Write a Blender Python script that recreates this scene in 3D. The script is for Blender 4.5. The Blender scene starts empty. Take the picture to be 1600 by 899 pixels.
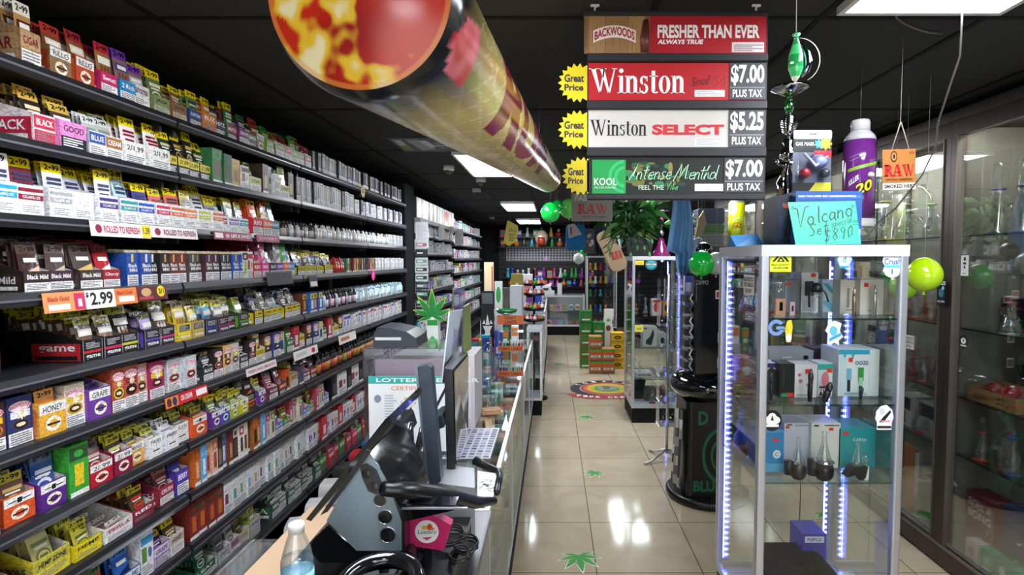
import bpy, math, random
from mathutils import Matrix, Vector
SC = bpy.context.scene
COL = SC.collection
PI = math.pi
# ------------------------------------------------------------------ camera, world, exposure, lamps
CAM_H = 1.75; FPX = 867.0; PPX = 865.0; HOR = 405.0
PITCH = math.atan((449.5 - HOR) / FPX)
cam_d = bpy.data.cameras.new('camera'); cam = bpy.data.objects.new('camera', cam_d); COL.objects.link(cam)
cam_d.sensor_width = 36.0; cam_d.lens = FPX / 1600.0 * 36.0; cam_d.shift_x = -(PPX - 800.0) / 1600.0
cam_d.clip_start = 0.02; cam_d.clip_end = 100
cam.location = (0, 0, CAM_H); cam.rotation_euler = (PI / 2 - PITCH, 0, 0)
SC.camera = cam
SC.view_settings.view_transform = 'Standard'; SC.view_settings.look = 'None'
SC.view_settings.gamma = 1.0; SC.view_settings.use_curve_mapping = False
SC.view_settings.exposure = 0.55
W = bpy.data.worlds.new('world'); SC.world = W; W.use_nodes = True
W.node_tree.nodes['Background'].inputs[0].default_value = (0.75, 0.85, 1.0, 1)
W.node_tree.nodes['Background'].inputs[1].default_value = 0.6
PANEL_POWER = 19.0        # emission of each ceiling light diffuser
SC.cycles.max_bounces = 10; SC.cycles.transparent_max_bounces = 24
SC.cycles.diffuse_bounces = 4; SC.cycles.glossy_bounces = 4
SC.cycles.caustics_reflective = False; SC.cycles.caustics_refractive = False
SC.cycles.sample_clamp_indirect = 6.0
CEIL = 2.60
def front_fill_light():
    # unseen fill lamp added behind the camera for even frontal light
    l = bpy.data.lights.new('front_fill_lamp', 'AREA'); l.shape = 'RECTANGLE'; l.size = 3.6; l.size_y = 1.9
    l.energy = 45; l.color = (1.0, 0.97, 0.93)
    o = bpy.data.objects.new('front_fill_lamp', l); COL.objects.link(o)
    o.location = (0.3, -3.2, 1.55); o.rotation_euler = (PI / 2, 0, 0)
front_fill_light()

# ------------------------------------------------------------------ helpers
def lin(h):
    if isinstance(h, tuple): return h
    h = h.lstrip('#'); out = []
    if len(h) == 3: h = ''.join(c + c for c in h)
    for i in (0, 2, 4):
        c = int(h[i:i + 2], 16) / 255.0
        out.append(c / 12.92 if c <= 0.04045 else ((c + 0.055) / 1.055) ** 2.4)
    return (out[0], out[1], out[2], 1.0)
def at(px, py, Y):
    xi = (px - PPX) / FPX; yi = (449.5 - py) / FPX
    dy = math.cos(PITCH) + yi * math.sin(PITCH); dz = -math.sin(PITCH) + yi * math.cos(PITCH)
    t = Y / dy
    return Vector((xi * t, Y, CAM_H + dz * t))
MATS = {}
def newmat(name):
    m = bpy.data.materials.new(name); m.use_nodes = True; MATS[name] = m
    return m, m.node_tree.nodes, m.node_tree.links, m.node_tree.nodes['Principled BSDF']
def col_mat(name, rough=0.5, metal=0.0, spec=0.5, coat=0.0, bump=0.0, bscale=40.0, vary=0.0, emit=0.0):
    m, N, L, b = newmat(name)
    a = N.new('ShaderNodeAttribute'); a.attribute_name = 'Col'
    src = a.outputs['Color']
    if vary:
        n = N.new('ShaderNodeTexNoise'); n.inputs['Scale'].default_value = bscale
        tc = N.new('ShaderNodeTexCoord'); L.new(tc.outputs['Object'], n.inputs['Vector'])
        mx = N.new('ShaderNodeMix'); mx.data_type = 'RGBA'; mx.blend_type = 'MULTIPLY'; mx.inputs['Factor'].default_value = vary
        L.new(src, mx.inputs['A']); L.new(n.outputs['Fac'], mx.inputs['B']); src = mx.outputs['Result']
    L.new(src, b.inputs['Base Color'])
    b.inputs['Roughness'].default_value = rough; b.inputs['Metallic'].default_value = metal
    b.inputs['Specular IOR Level'].default_value = spec; b.inputs['Coat Weight'].default_value = coat
    if emit:
        L.new(src, b.inputs['Emission Color']); b.inputs['Emission Strength'].default_value = emit
    if bump:
        n2 = N.new('ShaderNodeTexNoise'); n2.inputs['Scale'].default_value = bscale; n2.inputs['Detail'].default_value = 3
        tc2 = N.new('ShaderNodeTexCoord'); L.new(tc2.outputs['Object'], n2.inputs['Vector'])
        bp = N.new('ShaderNodeBump'); bp.inputs['Strength'].default_value = bump; bp.inputs['Distance'].default_value = 0.01
        L.new(n2.outputs['Fac'], bp.inputs['Height']); L.new(bp.outputs['Normal'], b.inputs['Normal'])
    return m
col_mat('card', 0.42, 0, 0.4)
col_mat('film', 0.22, 0, 0.6, 0.3, 0.25, 60)
col_mat('plastic', 0.32, 0, 0.5)
col_mat('gloss', 0.08, 0, 0.6, 0.6)
col_mat('matte', 0.75, 0, 0.2)
col_mat('cloth', 0.9, 0, 0.15, 0, 0.25, 120, 0.25)
col_mat('metal', 0.3, 1.0)
col_mat('brushed', 0.42, 0.85, 0.5)
col_mat('chrome', 0.07, 1.0)
col_mat('paintmetal', 0.45, 0, 0.4)
col_mat('balloon', 0.12, 0, 0.6, 0.5)
col_mat('leaf', 0.5, 0, 0.3)
col_mat('litcard', 0.3, 0, 0.4, 0, 0, 40, 0, 0.3)
def print_mat():
    m = col_mat('print', 0.42, 0, 0.4); N, L = m.node_tree.nodes, m.node_tree.links; b = N['Principled BSDF']; a = b.inputs['Base Color'].links[0].from_socket
    tc = N.new('ShaderNodeTexCoord'); mp = N.new('ShaderNodeMapping'); mp.inputs['Scale'].default_value = (1, 1, 1.6); L.new(tc.outputs['Object'], mp.inputs['Vector'])
    n = N.new('ShaderNodeTexNoise'); n.inputs['Scale'].default_value = 95; n.inputs['Detail'].default_value = 3; L.new(mp.outputs[0], n.inputs['Vector'])
    cr = N.new('ShaderNodeValToRGB'); e = cr.color_ramp.elements; e[0].position = .40; e[0].color = (.42, .40, .40, 1); e[1].position = .52; e[1].color = (1, 1, 1, 1); L.new(n.outputs['Fac'], cr.inputs['Fac'])
    x = N.new('ShaderNodeMix'); x.data_type = 'RGBA'; x.blend_type = 'MULTIPLY'; x.inputs['Factor'].default_value = .6; L.new(a, x.inputs['A']); L.new(cr.outputs['Color'], x.inputs['B']); L.new(x.outputs['Result'], b.inputs['Base Color'])
print_mat()
def glass_mat(name, tint, refl=1.0, base=0.04, rough=0.02, facing=0.0, fcol=(1, 1, 1, 1)):
    m, N, L, b = newmat(name); N.remove(b); out = N['Material Output']
    t = N.new('ShaderNodeBsdfTransparent'); t.inputs[0].default_value = tint
    g = N.new('ShaderNodeBsdfGlossy'); g.inputs['Color'].default_value = fcol; g.inputs['Roughness'].default_value = rough
    if facing: lw = N.new('ShaderNodeLayerWeight'); lw.inputs['Blend'].default_value = 0.35
    else: lw = N.new('ShaderNodeFresnel'); lw.inputs['IOR'].default_value = 1.42
    mp = N.new('ShaderNodeMapRange'); mp.inputs['To Min'].default_value = base; mp.inputs['To Max'].default_value = refl
    L.new(lw.outputs['Facing' if facing else 'Fac'], mp.inputs['Value'])
    mx = N.new('ShaderNodeMixShader'); L.new(mp.outputs['Result'], mx.inputs['Fac'])
    L.new(t.outputs[0], mx.inputs[1]); L.new(g.outputs[0], mx.inputs[2]); L.new(mx.outputs[0], out.inputs['Surface'])
    return m
glass_mat('pane', (0.96, 0.98, 0.97, 1), 0.6, 0.0, 0.01)
glass_mat('pane_edge', (0.45, 0.62, 0.56, 1), 0.8, 0.1)
glass_mat('clear', (0.93, 0.95, 0.95, 1), 0.8, 0.07, 0.12, 1)
glass_mat('clear_thin', (0.95, 0.96, 0.97, 1), 0.4, 0.04, 0.1, 1)
glass_mat('tint_green', (0.35, 0.85, 0.45, 1), 0.7, 0.08, 0.04, 1, (0.7, 1, 0.8, 1))
glass_mat('tint_blue', (0.35, 0.6, 0.95, 1), 0.7, 0.08, 0.04, 1, (0.7, 0.85, 1, 1))
glass_mat('tint_amber', (0.9, 0.65, 0.3, 1), 0.7, 0.08, 0.04, 1, (1, 0.85, 0.6, 1))
glass_mat('tint_pink', (0.95, 0.5, 0.6, 1), 0.7, 0.08, 0.04, 1, (1, 0.75, 0.8, 1))
def emit_mat(name, c, s):
    m, N, L, b = newmat(name); N.remove(b)
    e = N.new('ShaderNodeEmission'); e.inputs[0].default_value = lin(c); e.inputs[1].default_value = s
    L.new(e.outputs[0], N['Material Output'].inputs['Surface']); return m
emit_mat('panel_light', '#f2f6ff', PANEL_POWER)
emit_mat('led_blue', '#5560ff', 30.0)
emit_mat('led_white', '#c4ccff', 8.0)
emit_mat('led_case', '#f6f4ea', 45.0)

_TXT = {}
def glyphs(s, bold=0.0):
    k = (s, bold)
    if k in _TXT: return _TXT[k]
    cu = bpy.data.curves.new('t', 'FONT'); cu.body = s; cu.size = 1.0; cu.offset = bold; cu.resolution_u = 3
    o = bpy.data.objects.new('t', cu); me = o.to_mesh()
    vs = [(v.co.x, v.co.y) for v in me.vertices]; fs = [tuple(p.vertices) for p in me.polygons]
    o.to_mesh_clear(); bpy.data.objects.remove(o); bpy.data.curves.remove(cu)
    if vs:
        x0 = min(v[0] for v in vs); x1 = max(v[0] for v in vs); y0 = min(v[1] for v in vs); y1 = max(v[1] for v in vs)
    else: x0 = x1 = y0 = y1 = 0
    _TXT[k] = (vs, fs, (x0, x1, y0, y1)); return _TXT[k]

class MB:
    """collects faces; local frame: x along the face to the reader's right hand, y away from the reader, z up"""
    def __init__(s, mat='card'): s.v = []; s.f = []; s.c = []; s.m = []; s.sm = []; s.mat = mat; s.T = None; s.smooth = False
    def add(s, pts, faces, col, smooth=None):
        n = len(s.v)
        if s.T is not None: pts = [s.T @ Vector(p) for p in pts]
        s.v.extend(tuple(p) for p in pts); c = lin(col) if not isinstance(col, list) else None
        for i, f in enumerate(faces):
            s.f.append(tuple(a + n for a in f)); s.c.append(c or lin(col[i])); s.m.append(s.mat); s.sm.append(s.smooth if smooth is None else smooth)
    def box(s, x0, x1, y0, y1, z0, z1, col='#808080'):
        p = [(x0, y0, z0), (x1, y0, z0), (x1, y1, z0), (x0, y1, z0), (x0, y0, z1), (x1, y0, z1), (x1, y1, z1), (x0, y1, z1)]
        s.add(p, [(0, 3, 2, 1), (4, 5, 6, 7), (0, 1, 5, 4), (1, 2, 6, 5), (2, 3, 7, 6), (3, 0, 4, 7)], col, False)
    def rbox(s, x0, x1, y0, y1, z0, z1, r, col='#808080', ax='y', n=4):
        """box with four rounded long edges; ax = the axis the profile is extruded along"""
        a, b = {'y': ((x0, x1), (z0, z1)), 'z': ((x0, x1), (y0, y1)), 'x': ((y0, y1), (z0, z1))}[ax]
        pr = []
        for cx, cy, st in ((a[1] - r, b[1] - r, 0), (a[0] + r, b[1] - r, 1), (a[0] + r, b[0] + r, 2), (a[1] - r, b[0] + r, 3)):
            for i in range(n + 1):
                t = (st + i / n) * PI / 2; pr.append((cx + r * math.cos(t), cy + r * math.sin(t)))
        lo, hi = {'y': (y0, y1), 'z': (z0, z1), 'x': (x0, x1)}[ax]
        s.prism(pr, ax, lo, hi, col)
    def prism(s, pr, ax, lo, hi, col, cap=True):
        def mk(p, t): return {'y': (p[0], t, p[1]), 'z': (p[0], p[1], t), 'x': (t, p[0], p[1])}[ax]
        n = len(pr); pts = [mk(p, lo) for p in pr] + [mk(p, hi) for p in pr]
        fs = [(i, (i + 1) % n, n + (i + 1) % n, n + i) for i in range(n)]
        if cap: fs += [tuple(range(n))[::-1], tuple(range(n, 2 * n))]
        s.add(pts, fs, col, False)
    def quad(s, a, b, c, d, col): s.add([a, b, c, d], [(0, 1, 2, 3)], col, False)
    def rect(s, x0, x1, z0, z1, col, y=-0.0006): s.add([(x0, y, z0), (x1, y, z0), (x1, y, z1), (x0, y, z1)], [(0, 1, 2, 3)], col, False)
    def poly(s, pts, col, y=-0.0008): s.add([(p[0], y, p[1]) for p in pts], [tuple(range(len(pts)))], col, False)
    def oval(s, cx, cz, rx, rz, col, y=-0.001, n=16, th=0.0):
        s.poly([(cx + rx * math.cos(a * 2 * PI / n) * math.cos(th) - rz * math.sin(a * 2 * PI / n) * math.sin(th), cz + rz * math.sin(a * 2 * PI / n) * math.cos(th) + rx * math.cos(a * 2 * PI / n) * math.sin(th)) for a in range(n)], col, y)
    def star(s, cx, cz, ro, ri, n, col, y=-0.001, ph=PI / 2):
        s.poly([(cx + (ro if k % 2 == 0 else ri) * math.cos(ph + k * PI / n), cz + (ro if k % 2 == 0 else ri) * math.sin(ph + k * PI / n)) for k in range(2 * n)], col, y)
    def text(s, t, x0, x1, z0, z1, col, y=-0.0014, bold=0.0, slant=0.0, arch=0.0, keep=False, rot=0.0):
        """writes t stretched into the box x0..x1, z0..z1"""
        vs, fs, (a0, a1, b0, b1) = glyphs(t, bold)
        if not vs: return
        sx = (x1 - x0) / max(a1 - a0, 1e-6); sz = (z1 - z0) / max(b1 - b0, 1e-6)
        if keep: sx = min(sx, sz)
        ox = (x0 + x1) / 2 - sx * (a0 + a1) / 2
        pts = []
        for vx, vz in vs:
            x = ox + sx * vx; z = z0 + sz * (vz - b0); x += slant * (z - z0)
            u = (x - (x0 + x1) / 2) / max((x1 - x0) / 2, 1e-6); z += arch * (1 - u * u)
            if rot:
                cx = (x0 + x1) / 2; cz = (z0 + z1) / 2; dx, dz = x - cx, z - cz
                x = cx + dx * math.cos(rot) - dz * math.sin(rot); z = cz + dx * math.sin(rot) + dz * math.cos(rot)
            pts.append((x, y, z))
        s.add(pts, fs, col, False)
    def stroke(s, lines, x0, z0, sc, th, col, y=-0.0014, slant=0.0):
        for ln in lines:
            p = [Vector((x0 + a * sc + slant * b * sc, z0 + b * sc)) for a, b in ln]
            L_, R_ = [], []
            for i, q in enumerate(p):
                d = (p[min(i + 1, len(p) - 1)] - p[max(i - 1, 0)]); d = d.normalized() if d.length > 0 else Vector((1, 0)); n = Vector((-d.y, d.x)) * th / 2
                L_.append(q + n); R_.append(q - n)
            pts = [(q.x, y, q.y) for q in L_ + R_]; k = len(p)
            s.add(pts, [(i, i + k, i + k + 1, i + 1) for i in range(k - 1)], col, False)
    def tube(s, pts, r, col, n=8, closed=False, cap=True):
        pts = [Vector(p) for p in pts]; rr = r if isinstance(r, (list, tuple)) else [r] * len(pts)
        ring = []; prev = None
        for i, p in enumerate(pts):
            d = pts[min(i + 1, len(pts) - 1)] - pts[max(i - 1, 0)]
            if closed: d = pts[(i + 1) % len(pts)] - pts[i - 1]
            d = d.normalized() if d.length > 1e-9 else Vector((0, 0, 1))
            if prev is None:
                up = Vector((0, 0, 1)) if abs(d.z) < 0.9 else Vector((1, 0, 0)); a = d.cross(up).normalized()
            else:
                a = prev - d * prev.dot(d); a = a.normalized() if a.length > 1e-6 else d.orthogonal().normalized()
            b = d.cross(a); prev = a
            ring.append([p + (a * math.cos(2 * PI * k / n) + b * math.sin(2 * PI * k / n)) * rr[i] for k in range(n)])
        P = [q for g in ring for q in g]; F = []
        m = len(pts)
        for i in range(m if closed else m - 1):
            j = (i + 1) % m
            for k in range(n): F.append((i * n + k, i * n + (k + 1) % n, j * n + (k + 1) % n, j * n + k))
        if cap and not closed: F += [tuple(range(n))[::-1], tuple((m - 1) * n + k for k in range(n))]
        s.add(P, F, col, True)
    def lathe(s, prof, col, n=16, cx=0, cy=0, cz=0, sy=1.0):
        """prof: (radius, z) from bottom to top; col may be a list of one colour per band"""
        P = []
        for r, z in prof:
            for k in range(n): P.append((cx + r * math.cos(2 * PI * k / n), cy + sy * r * math.sin(2 * PI * k / n), cz + z))
        F = []; C = []; m = len(prof)
        for i in range(m - 1):
            for k in range(n):
                F.append((i * n + k, i * n + (k + 1) % n, (i + 1) * n + (k + 1) % n, (i + 1) * n + k)); C.append(col[i] if isinstance(col, list) else col)
        F += [tuple(range(n))[::-1], tuple((m - 1) * n + k for k in range(n))]; C += [C[0], C[-1]]
        s.add(P, F, C, True)
    def ball(s, c, r, col, n=16, sz=1.0):
        m = max(6, n // 2); prof = [(max(r * math.sin(PI * i / m), 1e-4), -r * sz * math.cos(PI * i / m)) for i in range(m + 1)]
        s.lathe(prof, col, n, c[0], c[1], c[2])
    def mesh(s, name):
        me = bpy.data.meshes.new(name); me.from_pydata(s.v, [], s.f)
        names = []
        for m in s.m:
            if m not in names: names.append(m)
        for m in names: me.materials.append(MATS[m])
        idx = {m: i for i, m in enumerate(names)}
        me.polygons.foreach_set('material_index', [idx[m] for m in s.m])
        me.polygons.foreach_set('use_smooth', s.sm)
        at_ = me.color_attributes.new('Col', 'FLOAT_COLOR', 'CORNER')
        buf = []
        for f, c in zip(s.f, s.c):
            for _ in f: buf.extend(c)
        at_.data.foreach_set('color', buf); me.update(); return me
    def obj(s, name, parent=None, loc=(0, 0, 0), rotz=0.0):
        o = bpy.data.objects.new(name, s.mesh(name)); COL.objects.link(o); o.location = loc; o.rotation_euler = (0, 0, rotz)
        if parent is not None: o.parent = parent
        return o
def tag(o, label=None, cat=None, group=None, kind=None):
    if label: o['label'] = label
    if cat: o['category'] = cat
    if group: o['group'] = group
    if kind: o['kind'] = kind
    return o
def thing(name, label, cat, loc=(0, 0, 0), rotz=0.0, group=None):
    o = bpy.data.objects.new(name, None); o.empty_display_size = 0.05; COL.objects.link(o); o.location = loc; o.rotation_euler = (0, 0, rotz)
    return tag(o, label, cat, group)
def put(me_or_obj, name, loc, rotz=0.0, label=None, cat=None, group=None):
    """one more object that shares a mesh"""
    me = me_or_obj if isinstance(me_or_obj, bpy.types.Mesh) else me_or_obj.data
    o = bpy.data.objects.new(name, me); COL.objects.link(o); o.location = loc; o.rotation_euler = (0, 0, rotz)
    return tag(o, label, cat, group)
def dup(root, loc, rotz=None, label=None, group=None):
    r = root.copy(); COL.objects.link(r); r.location = loc
    if rotz is not None: r.rotation_euler = (0, 0, rotz)
    if label: r['label'] = label
    if group: r['group'] = group
    for ch in list(root.children):
        c = ch.copy(); COL.objects.link(c); c.parent = r
        for g in ch.children:
            d = g.copy(); COL.objects.link(d); d.parent = c
    return r
ORD = ['zeroth', 'first', 'second', 'third', 'fourth', 'fifth', 'sixth', 'seventh', 'eighth', 'ninth', 'tenth', 'eleventh', 'twelfth', 'thirteenth', 'fourteenth', 'fifteenth', 'sixteenth', 'seventeenth', 'eighteenth', 'nineteenth']
def ordinal(n):
    if n < 20: return ORD[n]
    tens = {2: 'twent', 3: 'thirt', 4: 'fort', 5: 'fift', 6: 'sixt', 7: 'sevent', 8: 'eight', 9: 'ninet'}[n // 10]
    return tens + 'ieth' if n % 10 == 0 else tens + 'y-' + ORD[n % 10]

# ------------------------------------------------------------------ the room
def floor_material():
    m, N, L, b = newmat('floor_tile')
    tc = N.new('ShaderNodeTexCoord'); mp = N.new('ShaderNodeMapping')
    mp.inputs['Location'].default_value = (-0.241, -3.604, 0)
    L.new(tc.outputs['Object'], mp.inputs['Vector'])
    br = N.new('ShaderNodeTexBrick'); br.offset = 0; br.inputs['Scale'].default_value = 1.0
    br.inputs['Brick Width'].default_value = 0.592; br.inputs['Row Height'].default_value = 0.592
    br.inputs['Mortar Size'].default_value = 0.0035; br.inputs['Mortar Smooth'].default_value = 0.2
    br.inputs['Color1'].default_value = lin('#c6b99f'); br.inputs['Color2'].default_value = lin('#beb196'); br.inputs['Mortar'].default_value = lin('#6e6455')
    L.new(mp.outputs[0], br.inputs['Vector'])
    n = N.new('ShaderNodeTexNoise'); n.inputs['Scale'].default_value = 3.0; n.inputs['Detail'].default_value = 6; n.inputs['Distortion'].default_value = 1.2
    L.new(tc.outputs['Object'], n.inputs['Vector'])
    cr = N.new('ShaderNodeValToRGB'); cr.color_ramp.elements[0].position = .3; cr.color_ramp.elements[0].color = (0.86, 0.84, 0.80, 1); cr.color_ramp.elements[1].position = .7; cr.color_ramp.elements[1].color = (1.0, 1.0, 1.0, 1)
    L.new(n.outputs['Fac'], cr.inputs['Fac'])
    mx = N.new('ShaderNodeMix'); mx.data_type = 'RGBA'; mx.blend_type = 'MULTIPLY'; mx.inputs['Factor'].default_value = 1
    L.new(br.outputs['Color'], mx.inputs['A']); L.new(cr.outputs['Color'], mx.inputs['B']); L.new(mx.outputs['Result'], b.inputs['Base Color'])
    b.inputs['Roughness'].default_value = 0.09; b.inputs['Specular IOR Level'].default_value = 0.5
    bp = N.new('ShaderNodeBump'); bp.inputs['Strength'].default_value = 0.04
    n2 = N.new('ShaderNodeTexNoise'); n2.inputs['Scale'].default_value = 5.0; L.new(tc.outputs['Object'], n2.inputs['Vector']); L.new(n2.outputs['Fac'], bp.inputs['Height']); L.new(bp.outputs['Normal'], b.inputs['Normal'])
floor_material()
def ceiling_material():
    m, N, L, b = newmat('ceiling_tile')
    tc = N.new('ShaderNodeTexCoord')
    n = N.new('ShaderNodeTexNoise'); n.inputs['Scale'].default_value = 90; L.new(tc.outputs['Object'], n.inputs['Vector'])
    cr = N.new('ShaderNodeValToRGB'); cr.color_ramp.elements[0].color = lin('#18181a'); cr.color_ramp.elements[1].color = lin('#242427')
    L.new(n.outputs['Fac'], cr.inputs['Fac']); L.new(cr.outputs['Color'], b.inputs['Base Color']); b.inputs['Roughness'].default_value = 0.85
ceiling_material()
XL, XR, YB, YF = -1.80, 3.0, 14.2, -3.4
def slab(name, x0, x1, y0, y1, z0, z1, mat, col):
    m = MB(mat); m.box(x0, x1, y0, y1, z0, z1, col); o = m.obj(name); tag(o, kind='structure'); return o
fl = slab('floor', XL - .1, XR + .1, YF - .1, YB + .1, -0.1, 0, 'floor_tile', '#bbaa90')
slab('wall_left', XL - .1, XL, YF, YB, 0, CEIL, 'matte', '#151517')
slab('wall_right', XR, XR + .1, YF, YB, 0, CEIL, 'matte', '#2b2b2e')
slab('wall_back', XL, XR, YB, YB + .1, 0, CEIL, 'matte', '#19191c')
slab('wall_front', XL, XR, YF - .1, YF, 0, CEIL, 'matte', '#a8a8a6')
# ceiling tiles: one slab with holes is not needed, lights hang flush just under it
slab('ceiling', XL - .1, XR + .1, YF - .1, YB + .1, CEIL, CEIL + .1, 'ceiling_tile', '#1c1c1e')
GX = [-1.40, -0.82, -0.27, 0.34, 0.94, 1.52, 2.12, 2.72]
GY = [0.8 + 1.2 * k for k in range(-4, 12)]
g = MB('matte')
for x in GX: g.box(x - .012, x + .012, YF, YB, CEIL - .004, CEIL, '#0c0c0d')
for i, y in enumerate(GY): g.box(XL, XR, y - .012, y + .012, CEIL - .0035, CEIL, '#0c0c0d')
tag(g.obj('ceiling_grid'), kind='structure')
def ceiling_light(x0, x1, y0, y1, label):
    t = thing('ceiling_light', label, 'ceiling light', ((x0 + x1) / 2, (y0 + y1) / 2, CEIL - .03), 0, 'fluorescent ceiling panels')
    w, d = (x1 - x0) / 2 - .014, (y1 - y0) / 2 - .014
    f = MB('paintmetal')
    for a in ((-w, w, -d, -d + .02), (-w, w, d - .02, d), (-w, -w + .02, -d + .02, d - .02), (w - .02, w, -d + .02, d - .02)): f.box(a[0], a[1], a[2], a[3], 0, .026, '#d8dadc')
    f.obj('frame', t)
    e = MB('panel_light'); e.box(-w + .02, w - .02, -d + .02, d - .02, .004, .02, '#ffffff'); e.obj('diffuser', t)
ceiling_light(GX[4], GX[5], .62, 1.93, 'bright ceiling panel above the glass wall cabinets, closest to the hanging ornament')
ceiling_light(GX[1], GX[2], .62, 1.93, 'bright ceiling panel directly above the near end of the inflatable tube')
ceiling_light(GX[1], GX[2], 4.4, 5.6, 'bright ceiling panel half hidden behind the far part of inflatable tube')
ceiling_light(GX[1], GX[2], 8.3, 9.6, 'bright ceiling panel beyond the two dome cameras, above the green balloons')
ceiling_light(GX[1], GX[2], 11.8, 13.0, 'small far ceiling panel at the back of the shop over the pegboard')
ceiling_light(GX[4], GX[5], 8.3, 9.6, 'far ceiling panel seen above the hanging plant and water pipe')
ceiling_light(GX[4], GX[5], 4.4, 5.6, 'ceiling panel hidden above the middle glass display tower')
for x0, x1 in ((GX[1], GX[2]), (GX[4], GX[5])): ceiling_light(x0, x1, -2.8, -1.6, 'unseen ceiling panel added behind the camera for even light')  # out of view, added so the room is lit evenly
# ------------------------------------------------------------------ the tall black shelving along the wall with its products
R = random.Random(7)
SX = -1.45                       # front plane of the shelves
ROWZ = [2.29, 2.08, 1.87, 1.655, 1.425, 1.235, 1.02, 0.815, 0.605, 0.39]
SHELFNAME = ['top shelf', 'second shelf', 'third shelf', 'fourth shelf', 'fifth shelf', 'sixth shelf', 'seventh shelf', 'eighth shelf', 'ninth shelf', 'bottom shelf']
BAYS = [1.03, 2.16, 3.2, 4.33, 5.47]
def shelf_unit(y0, y1, x0, xf, rows, label, loc_z=0.0, group='black wall shelving units'):
    """y0..y1 along the wall, x0 wall side, xf front"""
    t = thing('shelving_unit', label, 'shelving', (x0, y0, 0), PI / 2, group)
    w = y1 - y0; d = xf - x0      # local x along wall, local y from front (0 at x0) ; front is at y = -d
    b = MB('matte'); b.box(0.0, w, -.02, 0, .0, 2.42, '#141416')
    for k in range(12): b.box(0, w, -.0215, -.02, .2 * k + .09, .2 * k + .094, '#08080a')
    b.obj('back_panel', t)
    for x in (0.0, w - .03):
        u = MB('paintmetal'); u.box(x, x + .03, -.05, -.0215, 0, 2.42, '#1b1b1e'); u.obj('upright', t)
    k = MB('paintmetal'); k.box(0, w, -d + .02, -.05, 0, .1, '#101012'); k.obj('kick_plate', t)
    for z in rows:
        s = MB('paintmetal'); s.box(.004, w - .004, -d + .012, -.05, z - .022, z, '#1d1d20')
        for q in (.03, w - .045): s.box(q, q + .012, -d + .03, -.05, z - .06, z - .022, '#161618')
        so = s.obj('shelf', t)
        p = MB('plastic'); p.prism([(-d + .0115, z - .034), (-d - .004, z - .036), (-d - .009, z - .018), (-d - .004, z + .002), (-d + .0115, z + .004)], 'x', .004, w - .004, '#202024')
        p.box(.006, w - .006, -d - .0095, -d - .0088, z - .021, z - .015, '#5c5c64'); p.obj('price_channel', so)
    return t
for i in range(4):
    shelf_unit(BAYS[i], BAYS[i + 1] - .004, -1.79, SX, ROWZ, 'black metal wall shelving unit full of tobacco goods, %s bay from the near end' % ORD[i + 1])

# ---- product meshes; local frame: front face at y = 0, depth to +y, base at z = 0, x centred
def lines(m, x0, x1, z0, z1, n, col, y=-.0012, r=None):
    r = r or R; h = (z1 - z0) / n
    for i in range(n):
        z = z1 - h * (i + .5); m.rect(x0, x1 - (x1 - x0) * r.choice([0, 0, .1, .35]), z - h * .24, z + h * .24, col, y)
def label_block(m, w, z0, z1, bg='#e9e9e6', ink='#8a8a8e', n=5):
    m.rect(-w, w, z0, z1, bg, -.0008); lines(m, -w * .86, w * .86, z0 + .003, z1 - .003, n, ink)
def price_head(m, w, z0, z1, bg, near=True):
    m.rect(-w, w, z0, z1, bg, -.0009)
    if near: m.text('2/.99', -w * .75, w * .75, z0 + (z1 - z0) * .22, z1 - (z1 - z0) * .2, '#151515', -.0014, .01)
    else:
        m.rect(-w * .7, -w * .3, z0 + .005, z1 - .005, '#202020', -.0014); m.rect(-w * .1, w * .65, z0 + .006, z1 - .006, '#202020', -.0014)
_POUCH = {}
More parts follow.
